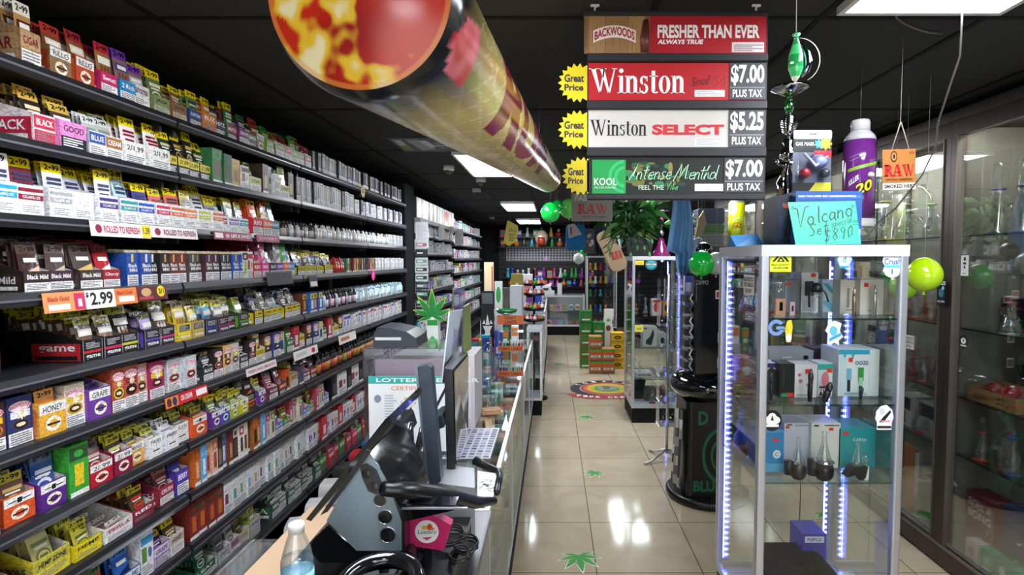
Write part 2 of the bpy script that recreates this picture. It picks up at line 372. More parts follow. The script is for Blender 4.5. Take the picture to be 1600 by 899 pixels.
def pouch_mesh(body, head, ink, w=.062, h=.135, style=0):
    k = (body, head, ink, w, h, style)
    if k in _POUCH: return _POUCH[k]
    m = MB('film'); lean = .012
    # a pillow pouch: seal, bulged middle, header
    xs = [-w / 2, -w / 4, 0, w / 4, w / 2]; zs = [0, h * .06, h * .4, h * .74, h * .8, h]
    bul = [0, .001, .004, .003, 0, 0]
    P = []; 
    for s in (0, 1):
        for z, b in zip(zs, bul):
            for i, x in enumerate(xs):
                bb = b * (1 - (abs(i - 2) / 2) ** 2); P.append((x, (-bb if s == 0 else bb + .0006), z))
    F = []; C = []
    for s in (0, 1):
        o = s * 30
        for j in range(5):
            for i in range(4):
                q = (o + j * 5 + i, o + j * 5 + i + 1, o + j * 5 + i + 6, o + j * 5 + i + 5); F.append(q if s == 0 else q[::-1]); C.append(head if j == 4 else body)
    m.add(P, F, C, True)
    y = -.0046
    if style == 0:      # name and emblem
        m.oval(0, h * .36, w * .34, h * .14, ink, y); m.oval(0, h * .36, w * .27, h * .10, body, y - .0004)
        m.rect(-w * .2, w * .2, h * .33, h * .385, ink, y - .0008); m.rect(-w * .38, w * .38, h * .60, h * .68, ink, y); m.rect(-w * .3, w * .3, h * .53, h * .57, '#e8e4da', y)
    elif style == 1:    # window with cigars
        for q in (-.22, 0, .22): m.rect(w * (q - .07), w * (q + .07), h * .08, h * .5, '#7a4a2a', y)
        m.rect(-w * .42, w * .42, h * .54, h * .7, ink, y); m.rect(-w * .3, w * .3, h * .58, h * .66, '#f0ede6', y - .0004)
    elif style == 2:    # shield emblem
        m.poly([(-w * .3, h * .5), (w * .3, h * .5), (w * .24, h * .32), (0, h * .24), (-w * .24, h * .32)], ink, y); m.rect(-w * .36, w * .36, h * .56, h * .61, ink, y); m.rect(-w * .36, w * .36, h * .64, h * .70, ink, y)
        m.rect(-w * .22, w * .22, h * .37, h * .42, body, y - .0005)
    else:
        m.poly([(-w * .4, h * .1), (w * .4, h * .3), (w * .4, h * .52), (-w * .4, h * .34)], ink, y); m.rect(-w * .3, w * .3, h * .6, h * .7, '#f4f4f0', y)
    hc = '#1a1a1a' if head != '#1a1a1c' else '#d8b64a'
    m.text('2', -w * .36, -w * .16, h * .85, h * .96, hc, -.0012, .02); m.rect(-w * .12, -w * .02, h * .89, h * .92, hc, -.0012); m.text('99', w * .02, w * .38, h * .85, h * .96, hc, -.0012, .02)
    me = m.mesh('cigarillo_pouch'); _POUCH[k] = me; me['src'] = 1
    _PSRC[me.name] = m
    return me
_PSRC = {}
_TRAY = {}
def tray_mesh(main, band, warn, name, w, hf, hb, d, style=0, ink='#ffffff'):
    k = (main, band, warn, name, w, hf, hb, d, style)
    if k in _TRAY: return _TRAY[k]
    m = MB('print'); h = w / 2; t = .0015; inn = '#d8d5cf' if warn != '#101012' else '#5b564f'
    m.box(-h, h, 0, t, 0, hf, main); m.box(-h, h, d - t, d, 0, hb, inn); m.box(-h, h, t, d - t, 0, t, inn)
    for x0 in (-h, h - t):
        m.prism([(t, 0), (d - t, 0), (d - t, hb), (d * .45, hb), (t, hf)], 'x', x0, x0 + t, main)
    # inner faces pale
    for x, sg in ((-h + t + .0004, 1), (h - t - .0004, -1)): m.add([(x, t, 0), (x, d - t, 0), (x, d - t, hb), (x, d * .45, hb), (x, t, hf)], [(0, 1, 2, 3, 4)], inn)
    a = h * .96
    if style == 0:      # coloured name panel above a warning panel
        m.rect(-a, a, hf * .52, hf * .95, band); m.text(name, -a * .8, a * .8, hf * .62, hf * .84, ink, bold=.02)
        label_block(m, a, hf * .06, hf * .46, warn, '#f2f2f2' if warn == '#101012' else '#77777c', 4)
    elif style == 1:    # white with coloured bands
        m.rect(-a, a, 0.002, hf * .98, '#eceef0', -.0005)
        m.rect(-a, a, hf * .78, hf * .9, band); m.rect(-a, a, hf * .52, hf * .7, band); m.text(name, -a * .7, a * .7, hf * .57, hf * .66, '#ffffff', bold=.01)
        label_block(m, a * .8, hf * .08, hf * .4, '#f8f8f8', '#9a9aa2', 4)
    elif style == 2:    # dark with box warnings on top and name below
        m.rect(-a, a, .002, hf * .96, main, -.0005); m.rect(-a * .8, a * .8, hf * .55, hf * .9, '#1b1b1d', -.0008); lines(m, -a * .7, a * .7, hf * .58, hf * .88, 4, '#b9b9bb')
        m.rect(-a, a, hf * .38, hf * .5, band); m.text(name, -a * .75, a * .75, hf * .1, hf * .3, ink, bold=.02)
        for x in (-a, a - .0012): m.rect(x, x + .0012, .002, hf * .96, '#d8d8d8', -.001)
    elif style == 3:    # colour block with round mark
        m.rect(-a, a, .002, hf * .96, main, -.0005); m.rect(-a, a, hf * .66, hf * .96, '#efeeea', -.0008); m.text(name, -a * .75, a * .75, hf * .7, hf * .88, '#1c1c1e', bold=.01)
        m.oval(0, hf * .34, a * .6, hf * .22, '#f3ead2', -.001); m.oval(0, hf * .34, a * .35, hf * .12, main, -.0014); m.rect(-a * .5, a * .5, hf * .31, hf * .37, '#2a2020', -.0018)
    if name not in ('', '+'):      # the side panel is printed too
        m.T = Matrix(((0, 1, 0, -h), (-1, 0, 0, d), (0, 0, 1, 0), (0, 0, 0, 1)))
        m.rect(d * .42, d * .98, hf * .08, hf * .86, band if style != 1 else '#e6e8ea', -.0006); m.text(name, d * .5, d * .92, hf * .42, hf * .76, ink if style != 1 else band, -.0012, .02); m.rect(d * .46, d * .94, hf * .12, hf * .3, '#16161a' if warn == '#101012' else '#efefec', -.001)
        m.T = None
    me = m.mesh('display_tray'); _TRAY[k] = me; return me
_CART = {}
def carton_mesh(key, w, h, d, fn):
    k = (key, w, h, d)
    if k not in _CART:
        m = MB('print'); fn(m, w, h, d); _CART[k] = m.mesh('carton')
    return _CART[k]
def c_pack(main, accent, emb, name, arch=True):
    """pack with an arched name, a leaf emblem and a white warning panel"""
    def fn(m, w, h, d):
        m.box(-w / 2, w / 2, 0, d, 0, h, main); a = w / 2 * .96
        m.rect(-a, a, 0.001, h * .27, '#efefed', -.0006); lines(m, -a * .86, a * .86, .003, h * .25, 5, '#6f6f74')
        m.oval(0, h * .79, a * .92, h * .1, '#f3d9e0'); m.text(name, -a * .85, a * .85, h * .74, h * .82, '#c22a50', bold=.02, arch=h * .04)
        m.rect(-a * .8, a * .8, h * .56, h * .70, accent, -.001); m.oval(0, h * .42, a * .8, h * .13, emb, -.001); m.oval(0, h * .42, a * .6, h * .09, '#2a1712', -.0014); m.oval(0, h * .42, a * .4, h * .04, '#e8d9b8', -.0018)
        m.star(a * .1, h * .62, a * .45, a * .25, 8, '#f6e9c8', -.0013)
    return fn
def c_vape(main, accent, ink, name=''):
    def fn(m, w, h, d):
        m.box(-w / 2, w / 2, 0, d, 0, h, main); a = w / 2 * .94
        m.rect(-a, a, .001, h * .24, '#eeeeee', -.0006); lines(m, -a * .85, a * .85, .003, h * .22, 4, '#77777c')
        m.rect(-a * .34, a * .34, h * .32, h * .82, accent, -.0008); m.rect(-a * .18, a * .18, h * .82, h * .9, ink, -.001); m.rect(-a * .7, a * .7, h * .9, h * .95, ink, -.0009)
    return fn
def c_book(main, accent, ink, name=''):
    def fn(m, w, h, d):
        m.box(-w / 2, w / 2, 0, d, 0, h, main); a = w / 2 * .94
        m.rect(-a, a, h * .7, h * .95, accent, -.0008); m.rect(-a * .5, a * .5, h * .2, h * .62, ink, -.0008); m.oval(0, h * .82, a * .5, h * .07, main, -.0012); m.rect(-a, a, .001, h * .1, '#ecebe6', -.0009)
    return fn
def c_white(main, accent, ink, name=''):
    def fn(m, w, h, d):
        m.box(-w / 2, w / 2, 0, d, 0, h, '#e6e7e8'); a = w / 2 * .94
        m.rect(-a, a, h * .74, h * .92, main, -.0008); m.rect(-a * .9, -a * .1, h * .34, h * .68, accent, -.0008); m.oval(a * .45, h * .52, a * .32, h * .12, ink, -.0009); lines(m, -a * .9, a * .9, h * .05, h * .28, 4, '#8a8a90')
    return fn
def c_mild(main, accent, ink, name='Black Mild'):
    """tall narrow cigar boxes: cream tips, dark body, white foot"""
    def fn(m, w, h, d):
        m.box(-w / 2, w / 2, 0, d, 0, h * .9, main); a = w / 2 * .96
        for i in range(6): m.box(-w / 2 + .002, w / 2 - .002, .004 + i * d / 7, .004 + i * d / 7 + .008, h * .9, h * (.97 + .01 * (i % 3)), '#e6d6b4')
        m.rect(-a, a, .001, h * .3, '#e8e8ea', -.0006); lines(m, -a * .85, a * .85, .003, h * .27, 4, '#8a8a90')
        m.rect(-a * .2, a * .2, h * .64, h * .86, accent, -.0008); m.text('Black', -a * .8, a * .8, h * .5, h * .6, '#f4f4f4', bold=.02); m.text('Mild', -a * .6, a * .8, h * .38, h * .48, '#f4f4f4', bold=.02)
    return fn
def bottle_parts(body, lab, cap, r=.016, h=.1):
    b = MB('plastic'); b.lathe([(r * .95, 0), (r, .003), (r, h * .62), (r * .8, h * .7), (r * .4, h * .76), (r * .4, h * .8)], body, 10); b.lathe([(r * 1.02, h * .1), (r * 1.02, h * .5)], lab, 10)
    c = MB('plastic'); c.lathe([(r * .5, h * .76), (r * .5, h * .86), (r * .22, h * .9), (r * .12, h)], cap, 8)
    return b.mesh('bottle_body'), c.mesh('bottle_cap')
_BOT = {}

YNEAR = 1.22; YFAR = 5.43
jobs_pouch = []
TRAYS = [0]; counts = {}
def colour_word(h):
    import colorsys
    h = h.lstrip('#'); h = ''.join(c + c for c in h) if len(h) == 3 else h; r, g, b = [int(h[i:i + 2], 16) / 255 for i in (0, 2, 4)]
    hh, l, s = colorsys.rgb_to_hls(r, g, b)
    if l < .13: return 'black'
    if l > .86 and s < .6: return 'white'
    if s < .16: return 'dark grey' if l < .35 else 'grey' if l < .65 else 'pale grey'
    a = hh * 360
    n = 'red' if a < 14 or a > 345 else 'orange' if a < 38 else 'yellow' if a < 62 else 'lime green' if a < 90 else 'green' if a < 160 else 'teal' if a < 192 else 'blue' if a < 250 else 'purple' if a < 295 else 'magenta'
    if n == 'orange' and l < .42: n = 'brown'
    if n == 'yellow' and l < .45: n = 'olive'
    return ('dark ' if l < .27 and n not in ('brown', 'olive') else 'pale ' if l > .78 else '') + n
def place(row, y, kind, spec):
    """returns the width used"""
    z = ROWZ[row] + .0005; n = counts.get(row, 0) + 1; counts[row] = n
    where = '%s, %s item from the near end' % (SHELFNAME[row], ordinal(n))
    x = SX - .014 - R.random() ** 2 * .02; tw = R.uniform(-.035, .035)
    if kind == 'tray':
        main, band, warn, name, style, pouches, ink = spec[:7]; w = spec[7] if len(spec) > 7 else .088
        hf = spec[8] if len(spec) > 8 else .066; hb = spec[9] if len(spec) > 9 else .115
        d = .27; me = tray_mesh(main, band, warn, name, w, hf, hb, d, style, ink)
        yc = y + w / 2
        put(me, 'display_tray', (x, yc, z), PI / 2 + tw * .6, '%s cardboard display tray of pouches, %s' % (colour_word(main if style != 1 else band), where), 'display tray', 'cigarillo display trays')
        npz = int((spec[10] if len(spec) > 10 else 9) * 1.5)
        pw = min(.066, w - .012); ph = spec[11] if len(spec) > 11 else .135
        if ROWZ[row] + ph > 1.655 + .19 and row > 2: pass
        ti = R.uniform(-.05, .05); ph = round(ph * R.choice([.92, 1.0, 1.08, 1.16]), 3)
        for j in range(npz):
            yy = .012 + j * (d - .03) / npz * R.uniform(.93, 1.0)
            pb = R.choice(pouches)
            jobs_pouch.append((yc, j, (x - yy, yc + R.uniform(-.003, .003), z + .005 + min(.03, .0024 * j) + R.uniform(0, .016)), pb, pw, ph, (R.uniform(.06, .3), 0.0, PI / 2 + ti + R.uniform(-.12, .12)), row, n))
        return w + R.uniform(.003, .012)
    if kind == 'carton':
        key, fn, w, h, d, cw = spec
        me = carton_mesh(key, w, h, d, fn)
        put(me, 'carton', (x, y + w / 2, z), PI / 2 + R.uniform(-.03, .03), '%s printed carton, %s' % (cw, where), 'carton', 'upright cartons on the wall shelves')
        return w + .002
    if kind == 'bottle':
        body, lab, cap, r, h = spec
        if spec not in _BOT: _BOT[spec] = bottle_parts(*spec)
        bm, cm = _BOT[spec]
        for k in range(2 if y > 3.4 else 3):
            t = thing('liquid_bottle', '%s dropper bottle, %s in its line, %s' % (colour_word(lab), ('front', 'second', 'third')[k], where), 'bottle', (x - r - .004 - k * r * 2.3, y + r, z), 0, 'small liquid bottles on the wall shelves')
            a = put(bm, 'body', (0, 0, 0)); a.parent = t; b = put(cm, 'cap', (0, 0, 0)); b.parent = t
        return 2 * r + .004
def ypx(px): return 867 * 1.45 / (865 - px)
def fill(row, px0, px1, items, jitter=.0):
    y = ypx(px0); y1 = min(ypx(px1), YFAR); i = 0
    while True:
        kind, spec = items[i % len(items)]
        w = spec[7] if kind == 'tray' and len(spec) > 7 else .088 if kind == 'tray' else spec[2] if kind == 'carton' else spec[3] * 2
        if y + w > y1 + (.03 if px1 < 600 else 0): break
        if any(y < b < y + w for b in ()): pass
        y += place(row, y, kind, spec) + R.uniform(0, jitter); i += 1
G_YEL = '#e8d21c'
def T(main, band, warn, name, style, pouches, ink='#ffffff', *a): return ('tray', (main, band, warn, name, style, tuple(pouches), ink) + a)
def C(kind, cols, w, h, d=.2, cw=None): return ('carton', ((kind.__name__,) + cols, kind(*cols), w, h, d, cw or colour_word(cols[0])))
def P(body, head, ink, st=0): return (body, head, ink, st)
W_, K_ = '#ecebe8', '#101012'
# row 0
fill(0, -140, -10, [T('#e8e4dc', '#3a8a7a', W_, 'JOY', 0, [P('#a67c52', '#e9e4da', '#5a2418', 1)], '#fff', .1, .1, .13, 9, .16)])
fill(0, 64, 108, [T('#a8845e', '#b8956c', W_, 'CIGAR', 0, [P('#b88a5a', '#efeae0', '#5a2418', 1)], '#7a1f1c', .06, .1, .14, 12, .175), C(c_pack, ('#7a4a34', '#e2722a', '#b5332a', 'CIGAR'), .05, .12),
    T('#cfe6de', '#79c9b6', W_, '2 for', 0, [P('#5f7a4a', '#c9d42a', '#e9efe0', 0)], '#1f4a6a', .055, .09, .12, 8, .16)])
fill(0, 108, 430, [T('#8c6a4a', '#a8442a', '#c98a5a', 'RILLO', 3, [P('#7a4a30', '#b23a2c', '#e8d8c0', 1)], '#fff', .075, .09, .12, 8, .15),
    T('#b8482e', '#e26a2e', '#c98a5a', 'RILLO', 3, [P('#8a5a38', '#a82c34', '#e8d8c0', 1)], '#fff', .07, .09, .12, 8, .15),
    T('#c82a6a', '#c82a6a', W_, 'Sweet', 0, [P('#9a6a42', '#c02838', '#f2ece0', 1)], '#ffffff', .07, .07, .12, 8, .15),
    T('#2a8ac2', '#2a8ac2', W_, '2 Rich', 0, [P('#8a6a6a', '#6a3aa0', '#5a4a8a', 1)], '#ffffff', .07, .07, .12, 8, .15),
    T('#e2dfd8', '#e2dfd8', W_, 'aroma', 0, [P('#8a6a5a', '#7a3ab0', '#b8b0c8', 1)], '#5a2a7a', .08, .08, .12, 8, .145),
    T('#7e8f5e', '#7e8f5e', '#b8c09a', 'JACK', 0, [P('#6a7a4a', G_YEL, '#dfe2c8', 0)], '#1c2412', .085, .065, .11, 8, .135),
    T('#8a6440', '#8a6440', '#c9b090', 'JACK', 0, [P('#8a5a34', G_YEL, '#d8c8a8', 0)], '#1c1410', .085, .065, .11, 8, .135),
    T('#2c3f7a', '#2c3f7a', K_, 'SUPREME', 0, [P('#6a8a3a', G_YEL, '#2a3a6a', 0), P('#2a3a7a', G_YEL, '#d8d8e8', 0)], '#dfe4ff', .08, .065, .11, 8, .135),
    T('#d2822c', '#d2822c', '#c2722a', 'BUZ', 0, [P('#d8882a', G_YEL, '#5a2a12', 3)], '#fff', .09, .075, .11, 8, .13),
    T('#2a2a2e', '#3a2a4a', K_, 'HITZ', 0, [P('#55505a', '#1a1a1c', '#d8d8da', 0)], '#fff', .08, .075, .11, 8, .13),
    T('#2a6a44', '#b23a6a', K_, 'MINTO', 0, [P('#a83a5a', G_YEL, '#3a7a4a', 2), P('#3a7a4a', G_YEL, '#e8e8e0', 2)], '#fff', .08, .07, .11, 8, .13),
    T('#6a2a6a', '#8a3a8a', W_, 'GRAPE', 0, [P('#5a2a6a', '#3a7a3a', '#d8d0e0', 2)], '#fff', .08, .07, .11, 8, .13),
    T('#3a6a4a', '#3a8a5a', K_, 'GREEN', 0, [P('#3a6a3a', '#1a1a1c', '#c8d8c8', 0)], '#fff', .08, .07, .11, 8, .13)])
fill(0, 430, 500, [T('#7ab02a', '#7ab02a', W_, 'LIME', 0, [P('#6aa02a', '#3aa04a', '#e8e8e0', 2)], '#fff', .08, .08, .11, 6, .13), T('#e8e6e0', '#8a9a3a', W_, 'OLIVE', 0, [P('#8a7a3a', '#b8782a', '#e8e8e0', 2)], '#fff', .08, .08, .11, 6, .13), T('#e2dfd8', '#c23a3a', W_, 'CLASSIC', 0, [P('#a83a3a', '#c83a3a', '#f0f0f0', 2)], '#fff', .08, .08, .11, 6, .13)])
fill(0, 500, 640, [C(c_vape, ('#3c3e44', '#8a8f98', '#d8dadf'), .05, .125), C(c_vape, ('#2a2a2e', '#4a4a55', '#b8b8c0'), .05, .125), C(c_vape, ('#4a4d52', '#c9ccd0', '#e8e8ea'), .055, .13), C(c_vape, ('#1e2a2e', '#6a4a8a', '#c8d0d8'), .05, .125), C(c_vape, ('#5a5550', '#d8c8a8', '#efe8d8'), .055, .12)])
# row 1
fill(1, 46, 50, [T('#7a3a2c', '#5a2a20', '#7a2630', 'SMOOTH', 0, [P('#3a2622', '#c8a04a', '#b83a3a', 0)], '#e8c8a0', .055, .085, .13, 9, .15)])
fill(1, 75, 160, [T('#f0e2e6', '#c22a48', '#c22a48', 'BLACK', 0, [P('#2c2422', '#c8a04a', '#e2c8a0', 0)], '#ffffff', .07, .085, .12, 9, .15),
    T('#e08ac8', '#e08ac8', K_, 'GOOD', 0, [P('#4a3630', '#c8a84a', '#e8dcd0', 1)], '#5a2a4a', .095, .085, .12, 9, .14),
    T('#d24ab4', '#d24ab4', K_, 'SWEET', 0, [P('#2c2a28', '#c8a84a', '#e8dcd0', 0)], '#ffffff', .08, .085, .12, 9, .14), T('#2a2a2c', '#3a3a3c', K_, 'BLACK', 0, [P('#4a4c48', '#b8b04a', '#8a8c88', 0)], '#c8c8c8', .07, .085, .12, 9, .14)])
fill(1, 160, 270, [T('#e2e6ea', '#2c4fa8', W_, 'BLUE', 0, [P('#b8beb8', '#d8dcd8', '#8a908a', 0)], '#ffffff', .065, .08, .11, 9, .13), T('#e8e6e2', '#a86a34', W_, 'CREAM', 0, [P('#b8beb8', '#d8dcd8', '#8a908a', 0)], '#ffffff', .07, .08, .11, 9, .13),
    T('#f0efec', '#f0efec', W_, '2/1.99', 0, [P('#eae6e6', G_YEL, '#8a1f34', 2)], '#2a2a2a', .1, .08, .11, 9, .14), T('#f0efec', '#e8e7e2', W_, '2/1.99', 0, [P('#efefec', G_YEL, '#8a1f34', 2)], '#2a2a2a', .1, .08, .11, 9, .14), T('#f2f1ee', '#c4283e', '#c4283e', 'SWEET', 0, [P('#efefec', G_YEL, '#8a1f34', 2)], '#ffffff', .09, .07, .11, 9, .12)])
fill(1, 270, 345, [T('#1c1c1e', '#d8c81c', K_, '2/.99', 0, [P('#1c1c1e', G_YEL, '#c8a83a', 0), P('#2a3a2a', G_YEL, '#c8c8a0', 0)], '#141414', .07, .07, .11, 9, .15)])
fill(1, 345, 400, [C(c_book, ('#2f6e3c', '#3f8e4c', '#6a4a2a'), .075, .15), C(c_book, ('#2a5a34', '#2a5a34', '#3a3a2a'), .06, .14), C(c_book, ('#b8923c', '#c8a24c', '#7a5a2a'), .07, .13), C(c_white, ('#4a3a2a', '#8a6a3a', '#c8c4ba'), .06, .11)])
fill(1, 400, 470, [T('#e4e2d8', '#c8c84a', W_, 'HEMP', 0, [P('#a8b83a', '#8aa83a', '#e8ecd0', 3)], '#5a5a2a', .1, .07, .11, 7, .13), C(c_book, ('#3a2a20', '#5a4030', '#c8a86a'), .06, .15), C(c_white, ('#a8a8a8', '#7a7a7a', '#5a5a5a'), .06, .15), C(c_white, ('#c8ccd0', '#9ab0b8', '#c8862a'), .055, .12)])
fill(1, 470, 560, [C(c_vape, ('#2a2224', '#b8b0b0', '#8a2a34'), .045, .14), C(c_vape, ('#d0d2d4', '#34363a', '#8a8c90'), .045, .145), C(c_vape, ('#e2e4e6', '#a8b0b8', '#3a3c40'), .045, .145), C(c_vape, ('#c8ccd0', '#7a9ab0', '#2a2a2a'), .045, .14), C(c_vape, ('#dcdcd8', '#b8a080', '#4a4a4a'), .045, .14)])
fill(1, 560, 640, [C(c_white, ('#9aa2a8', '#d0d4d8', '#b8bcc0'), .06, .11), C(c_white, ('#c8ccd0', '#9aa8b0', '#d0d4d8'), .06, .115), C(c_vape, ('#3a3c44', '#8a6aa8', '#c8c8d0'), .05, .12)])
# row 2: white trays with coloured bands
SW = []
for bnd, pb in (('#2aa4d2', '#dfe3e6'), ('#8c1f36', '#6a2a38'), ('#a8aab0', '#c8ccd2'), ('#e8e8ea', '#b8bcc0'), ('#4a3488', '#dfe0ea'), ('#2a9aa0', '#b8d8dc'), ('#2a54c0', '#4a4a8a'), ('#d02a54', '#d8707a'), ('#e06428', '#d8705a'), ('#f08a3c', '#c8b08a'), ('#c0cc28', '#dfe0d0'), ('#e2702a', '#9aa0a0'), ('#2aa84a', '#8a9a8a'), ('#2a54b8', '#a8b0c0'), ('#c02a4a', '#d8b0b8')):
    SW.append(T('#ecedef', bnd, W_, 'CIGARILLOS', 1, [P(pb, G_YEL if bnd != '#2aa4d2' else '#dfe3e6', '#3a3c5a' if bnd != '#d02a54' else '#8c1f36', 2)], '#fff', .078, .088, .115, 9, .15))
fill(2, -140, 0, SW[:2] * 3)
fill(2, 0, 352, SW)
fill(2, 352, 402, [T('#ecedef', c, W_, 'SWEETS', 1, [P(p, G_YEL, '#3a7a5a', 2)], '#fff', .078, .07, .11, 8, .13) for c, p in (('#a82a3a', '#8a9a8a'), ('#8a5ab8', '#a8b0b0'), ('#3a9ac0', '#b8c8d0'))])
fill(2, 402, 450, [T('#c8343c', '#c8343c', W_, 'RED', 0, [P('#d8582a', '#e2a02a', '#7a1a2a', 3)], '#fff', .09, .08, .12, 8, .16), T('#d8543a', '#e0743a', W_, 'SUN', 0, [P('#e2902a', '#d8482a', '#f2d84a', 3)], '#fff', .09, .08, .12, 8, .16), T('#3a6a7a', '#3a8aa0', W_, 'WAVE', 0, [P('#4a8a9a', G_YEL, '#d8e8e8', 3)], '#fff', .09, .08, .12, 8, .16)])
def B(b, l, c, r=.017, h=.1): return ('bottle', (b, l, c, r, h))
fill(2, 452, 500, [B('#3a2a24', '#c8c0b8', '#1a1a1a'), B('#4a3a34', '#8a7a70', '#1a1a1a'), B('#c8d0d4', '#d8e4e8', '#2a2a2a')])
fill(2, 500, 612, [B('#d8dcdc', '#eceeee', '#e8e8e8'), B('#c8d8dc', '#e8ecec', '#f0f0f0'), B('#dcd8d0', '#f0ece4', '#1a1a1a'), B('#e0e0e0', '#d8c8b8', '#f0f0f0'), B('#e8e8e8', '#b8d4e0', '#e8e8e8')])
fill(2, 612, 640, [C(c_white, ('#c8ccd0', '#b8a8a8', '#d0d4d8'), .06, .1)])
# row 3
fill(3, -140, -20, [T('#1c1a1a', '#2a2422', K_, 'Black Mild', 0, [P('#6a6c70', '#7a7c80', '#3a3c40', 0)], '#f4f4f4', .15, .07, .13, 10, .135)])
fill(3, 44, 210, [T('#2a2422', '#3a2c28', W_, 'Black Mild', 0, [P('#3a2a26', '#4a3a34', '#d86a3a', 3)], '#f2f2f2', .085, .06, .1, 10, .125), T('#3a2a34', '#4a2f42', W_, 'Black Mild', 0, [P('#4a3a3a', '#5a4a48', '#c8b8a0', 3)], '#f2f2f2', .085, .06, .1, 10, .12),
    T('#2c2826', '#4a3a34', W_, 'Black Mild', 0, [P('#4c4440', '#5a5048', '#c8a86a', 3)], '#f2f2f2', .085, .06, .1, 10, .12), T('#8a1f28', '#a82430', W_, 'Cherry', 0, [P('#a82a34', '#8a2028', '#e8d8d8', 3)], '#f2f2f2', .07, .06, .1, 10, .12)])
ml = []
for c, a in (('#2a54a8', '#e8c02a'), ('#2a4a98', '#e8e8f0'), ('#1e1c1c', '#f0ece0'), ('#2a2422', '#c89a5a'), ('#6a3428', '#d8b05a'), ('#7a3a34', '#e0c06a'), ('#4a4644', '#b8b0a8'), ('#34302e', '#a8885a'), ('#4a2a34', '#c8a0a8'), ('#3a2024', '#d8b0b0'), ('#2a2428', '#c8c8c8'), ('#241f22', '#a8a8b0')):
    ml.append(C(c_mild, (c, a, '#fff'), .05, .13, .2, 'cream topped ' + colour_word(c)))
fill(3, 210, 385, ml)
fill(3, 385, 402, [C(c_book, ('#e2e0dc', '#2a2a2a', '#8ac83a'), .045, .13), C(c_white, ('#c8283a', '#c8283a', '#7ac83a'), .05, .13)])
fill(3, 402, 470, [T(c, c, W_, n, 0, [P(p, p, '#f0e8e8', 3)], '#fff', .07, .075, .115, 7, .16) for c, p, n in (('#c82a3a', '#a8303a', 'RED'), ('#e03a9a', '#d84a8a', 'PINK'), ('#3a2a34', '#6a4a5a', 'BLACK'), ('#7a3aa8', '#8a8a8a', 'GRAPE'), ('#e0702a', '#4ab04a', 'TANGO'), ('#2a8ad8', '#3a8ad0', 'BLUE'))])
fill(3, 470, 530, [T('#1e1e2a', '#d8c82a', W_, '3 for', 0, [P('#2a2a2a', G_YEL, '#c8c83a', 3), P('#3a3a6a', G_YEL, '#d8d8d8', 0)], '#1a1a1a', .085, .055, .1, 7, .12)])
fill(3, 530, 545, [B('#c82a34', '#d8484a', '#c8202a', .02, .11), B('#3a9a4a', '#d8483a', '#c8202a', .018, .1)])
fill(3, 545, 590, [C(c_book, (c, c, a), .028, .1) for c, a in (('#3a8a8a', '#1a1a1a'), ('#d8b82a', '#2a2a2a'), ('#2a2a2e', '#d82a3a'), ('#5a3a7a', '#2a1a2a'), ('#7a2a2a', '#2a2a2a'), ('#c87a2a', '#f0d8a0'))])
fill(3, 590, 640, [C(c_white, ('#d8c0c0', '#b8d0d8', '#d8d8d8'), .05, .1), C(c_white, ('#b8d8e0', '#90b8c8', '#e0e0e0'), .055, .105), C(c_white, ('#e0e0dc', '#c8a8b0', '#c8c8c8'), .05, .095)])
# row 4
fill(4, -140, 0, [T('#1c1a1c', '#a82034', K_, 'game', 0, [P('#3a2824', '#d8c82a', '#c8a03a', 0)], '#f0e8e8', .1, .09, .15, 9, .11)])
fill(4, 97, 98, [T('#a81c32', '#8c1a2c', K_, 'game', 2, [P('#3a2824', '#d8c82a', '#c8a03a', 0)], '#f0e8e8', .085, .075, .14, 12, .13)])
gm = []
for main, bnd, pb, hd in (('#1c1c1e', '#b82a34', '#5a4a3a', '#c8c42a'), ('#1c1c1e', '#c82a5a', '#6a5040', '#c8c42a'), ('#2a2a1c', '#c8c83a', '#2a2a24', '#c8c42a'), ('#2a2434', '#5a4aa8', '#a890d0', '#1a1a1c'), ('#34202a', '#b83a7a', '#4a443c', '#b8b43a'), ('#d8c02a', '#e8d02a', '#c8a82a', '#8a7a2a'), ('#b8a040', '#c8b04a', '#d8c05a', '#d8c86a'), ('#1e2444', '#2a3a9a', '#3a90b8', '#c8c42a'), ('#3a1c34', '#8a2a5a', '#7a8088', '#c8c42a'), ('#1e1e20', '#a82a3a', '#3a3a3a', '#c8c42a'), ('#2a3a1e', '#5aa02a', '#7a9a4a', '#c8c42a'), ('#3a2f1c', '#8a6a2a', '#8a7040', '#c8c42a'), ('#e0b82a', '#e0c42a', '#e0b030', '#e8d84a'), ('#c87a2a', '#d8883a', '#8a6a5a', '#c8c42a'), ('#4a4a58', '#6a6a9a', '#7a7a88', '#3a3a7a'), ('#c8ccd0', '#8a9ab8', '#90a8b8', '#3a3a7a')):
    gm.append(T(main, bnd, K_, 'game', 2, [P(pb, hd, '#e2ddd0' if pb != '#e0b030' else '#8a5a1a', 1)], '#e8e8e8', .078, .07, .1, 9, .13))
fill(4, 133, 402, gm)
fill(4, 402, 480, [T(c, h_, W_, n, 0, [P(p, q, '#d8d8d0', 0)], '#1a1a1a', .07, .07, .1, 7, .13) for c, h_, p, q, n in (('#2a2a34', '#e0c82a', '#3a3a44', '#5a4a7a', '1.99'), ('#34302a', '#e0c82a', '#5a4a3a', '#8a7a5a', '1.99'), ('#3a3a3c', '#e8d03a', '#7a7a7a', '#3a3a3c', '1.99'), ('#4ab03a', '#e0c82a', '#2a6ab0', '#3a8ad0', '1.99'))])
fill(4, 480, 505, [C(c_book, (c, '#e0c82a', a), .06, .12) for c, a in (('#6a3a2a', '#d8a85a'), ('#2a6ab8', '#e8f0f8'))])
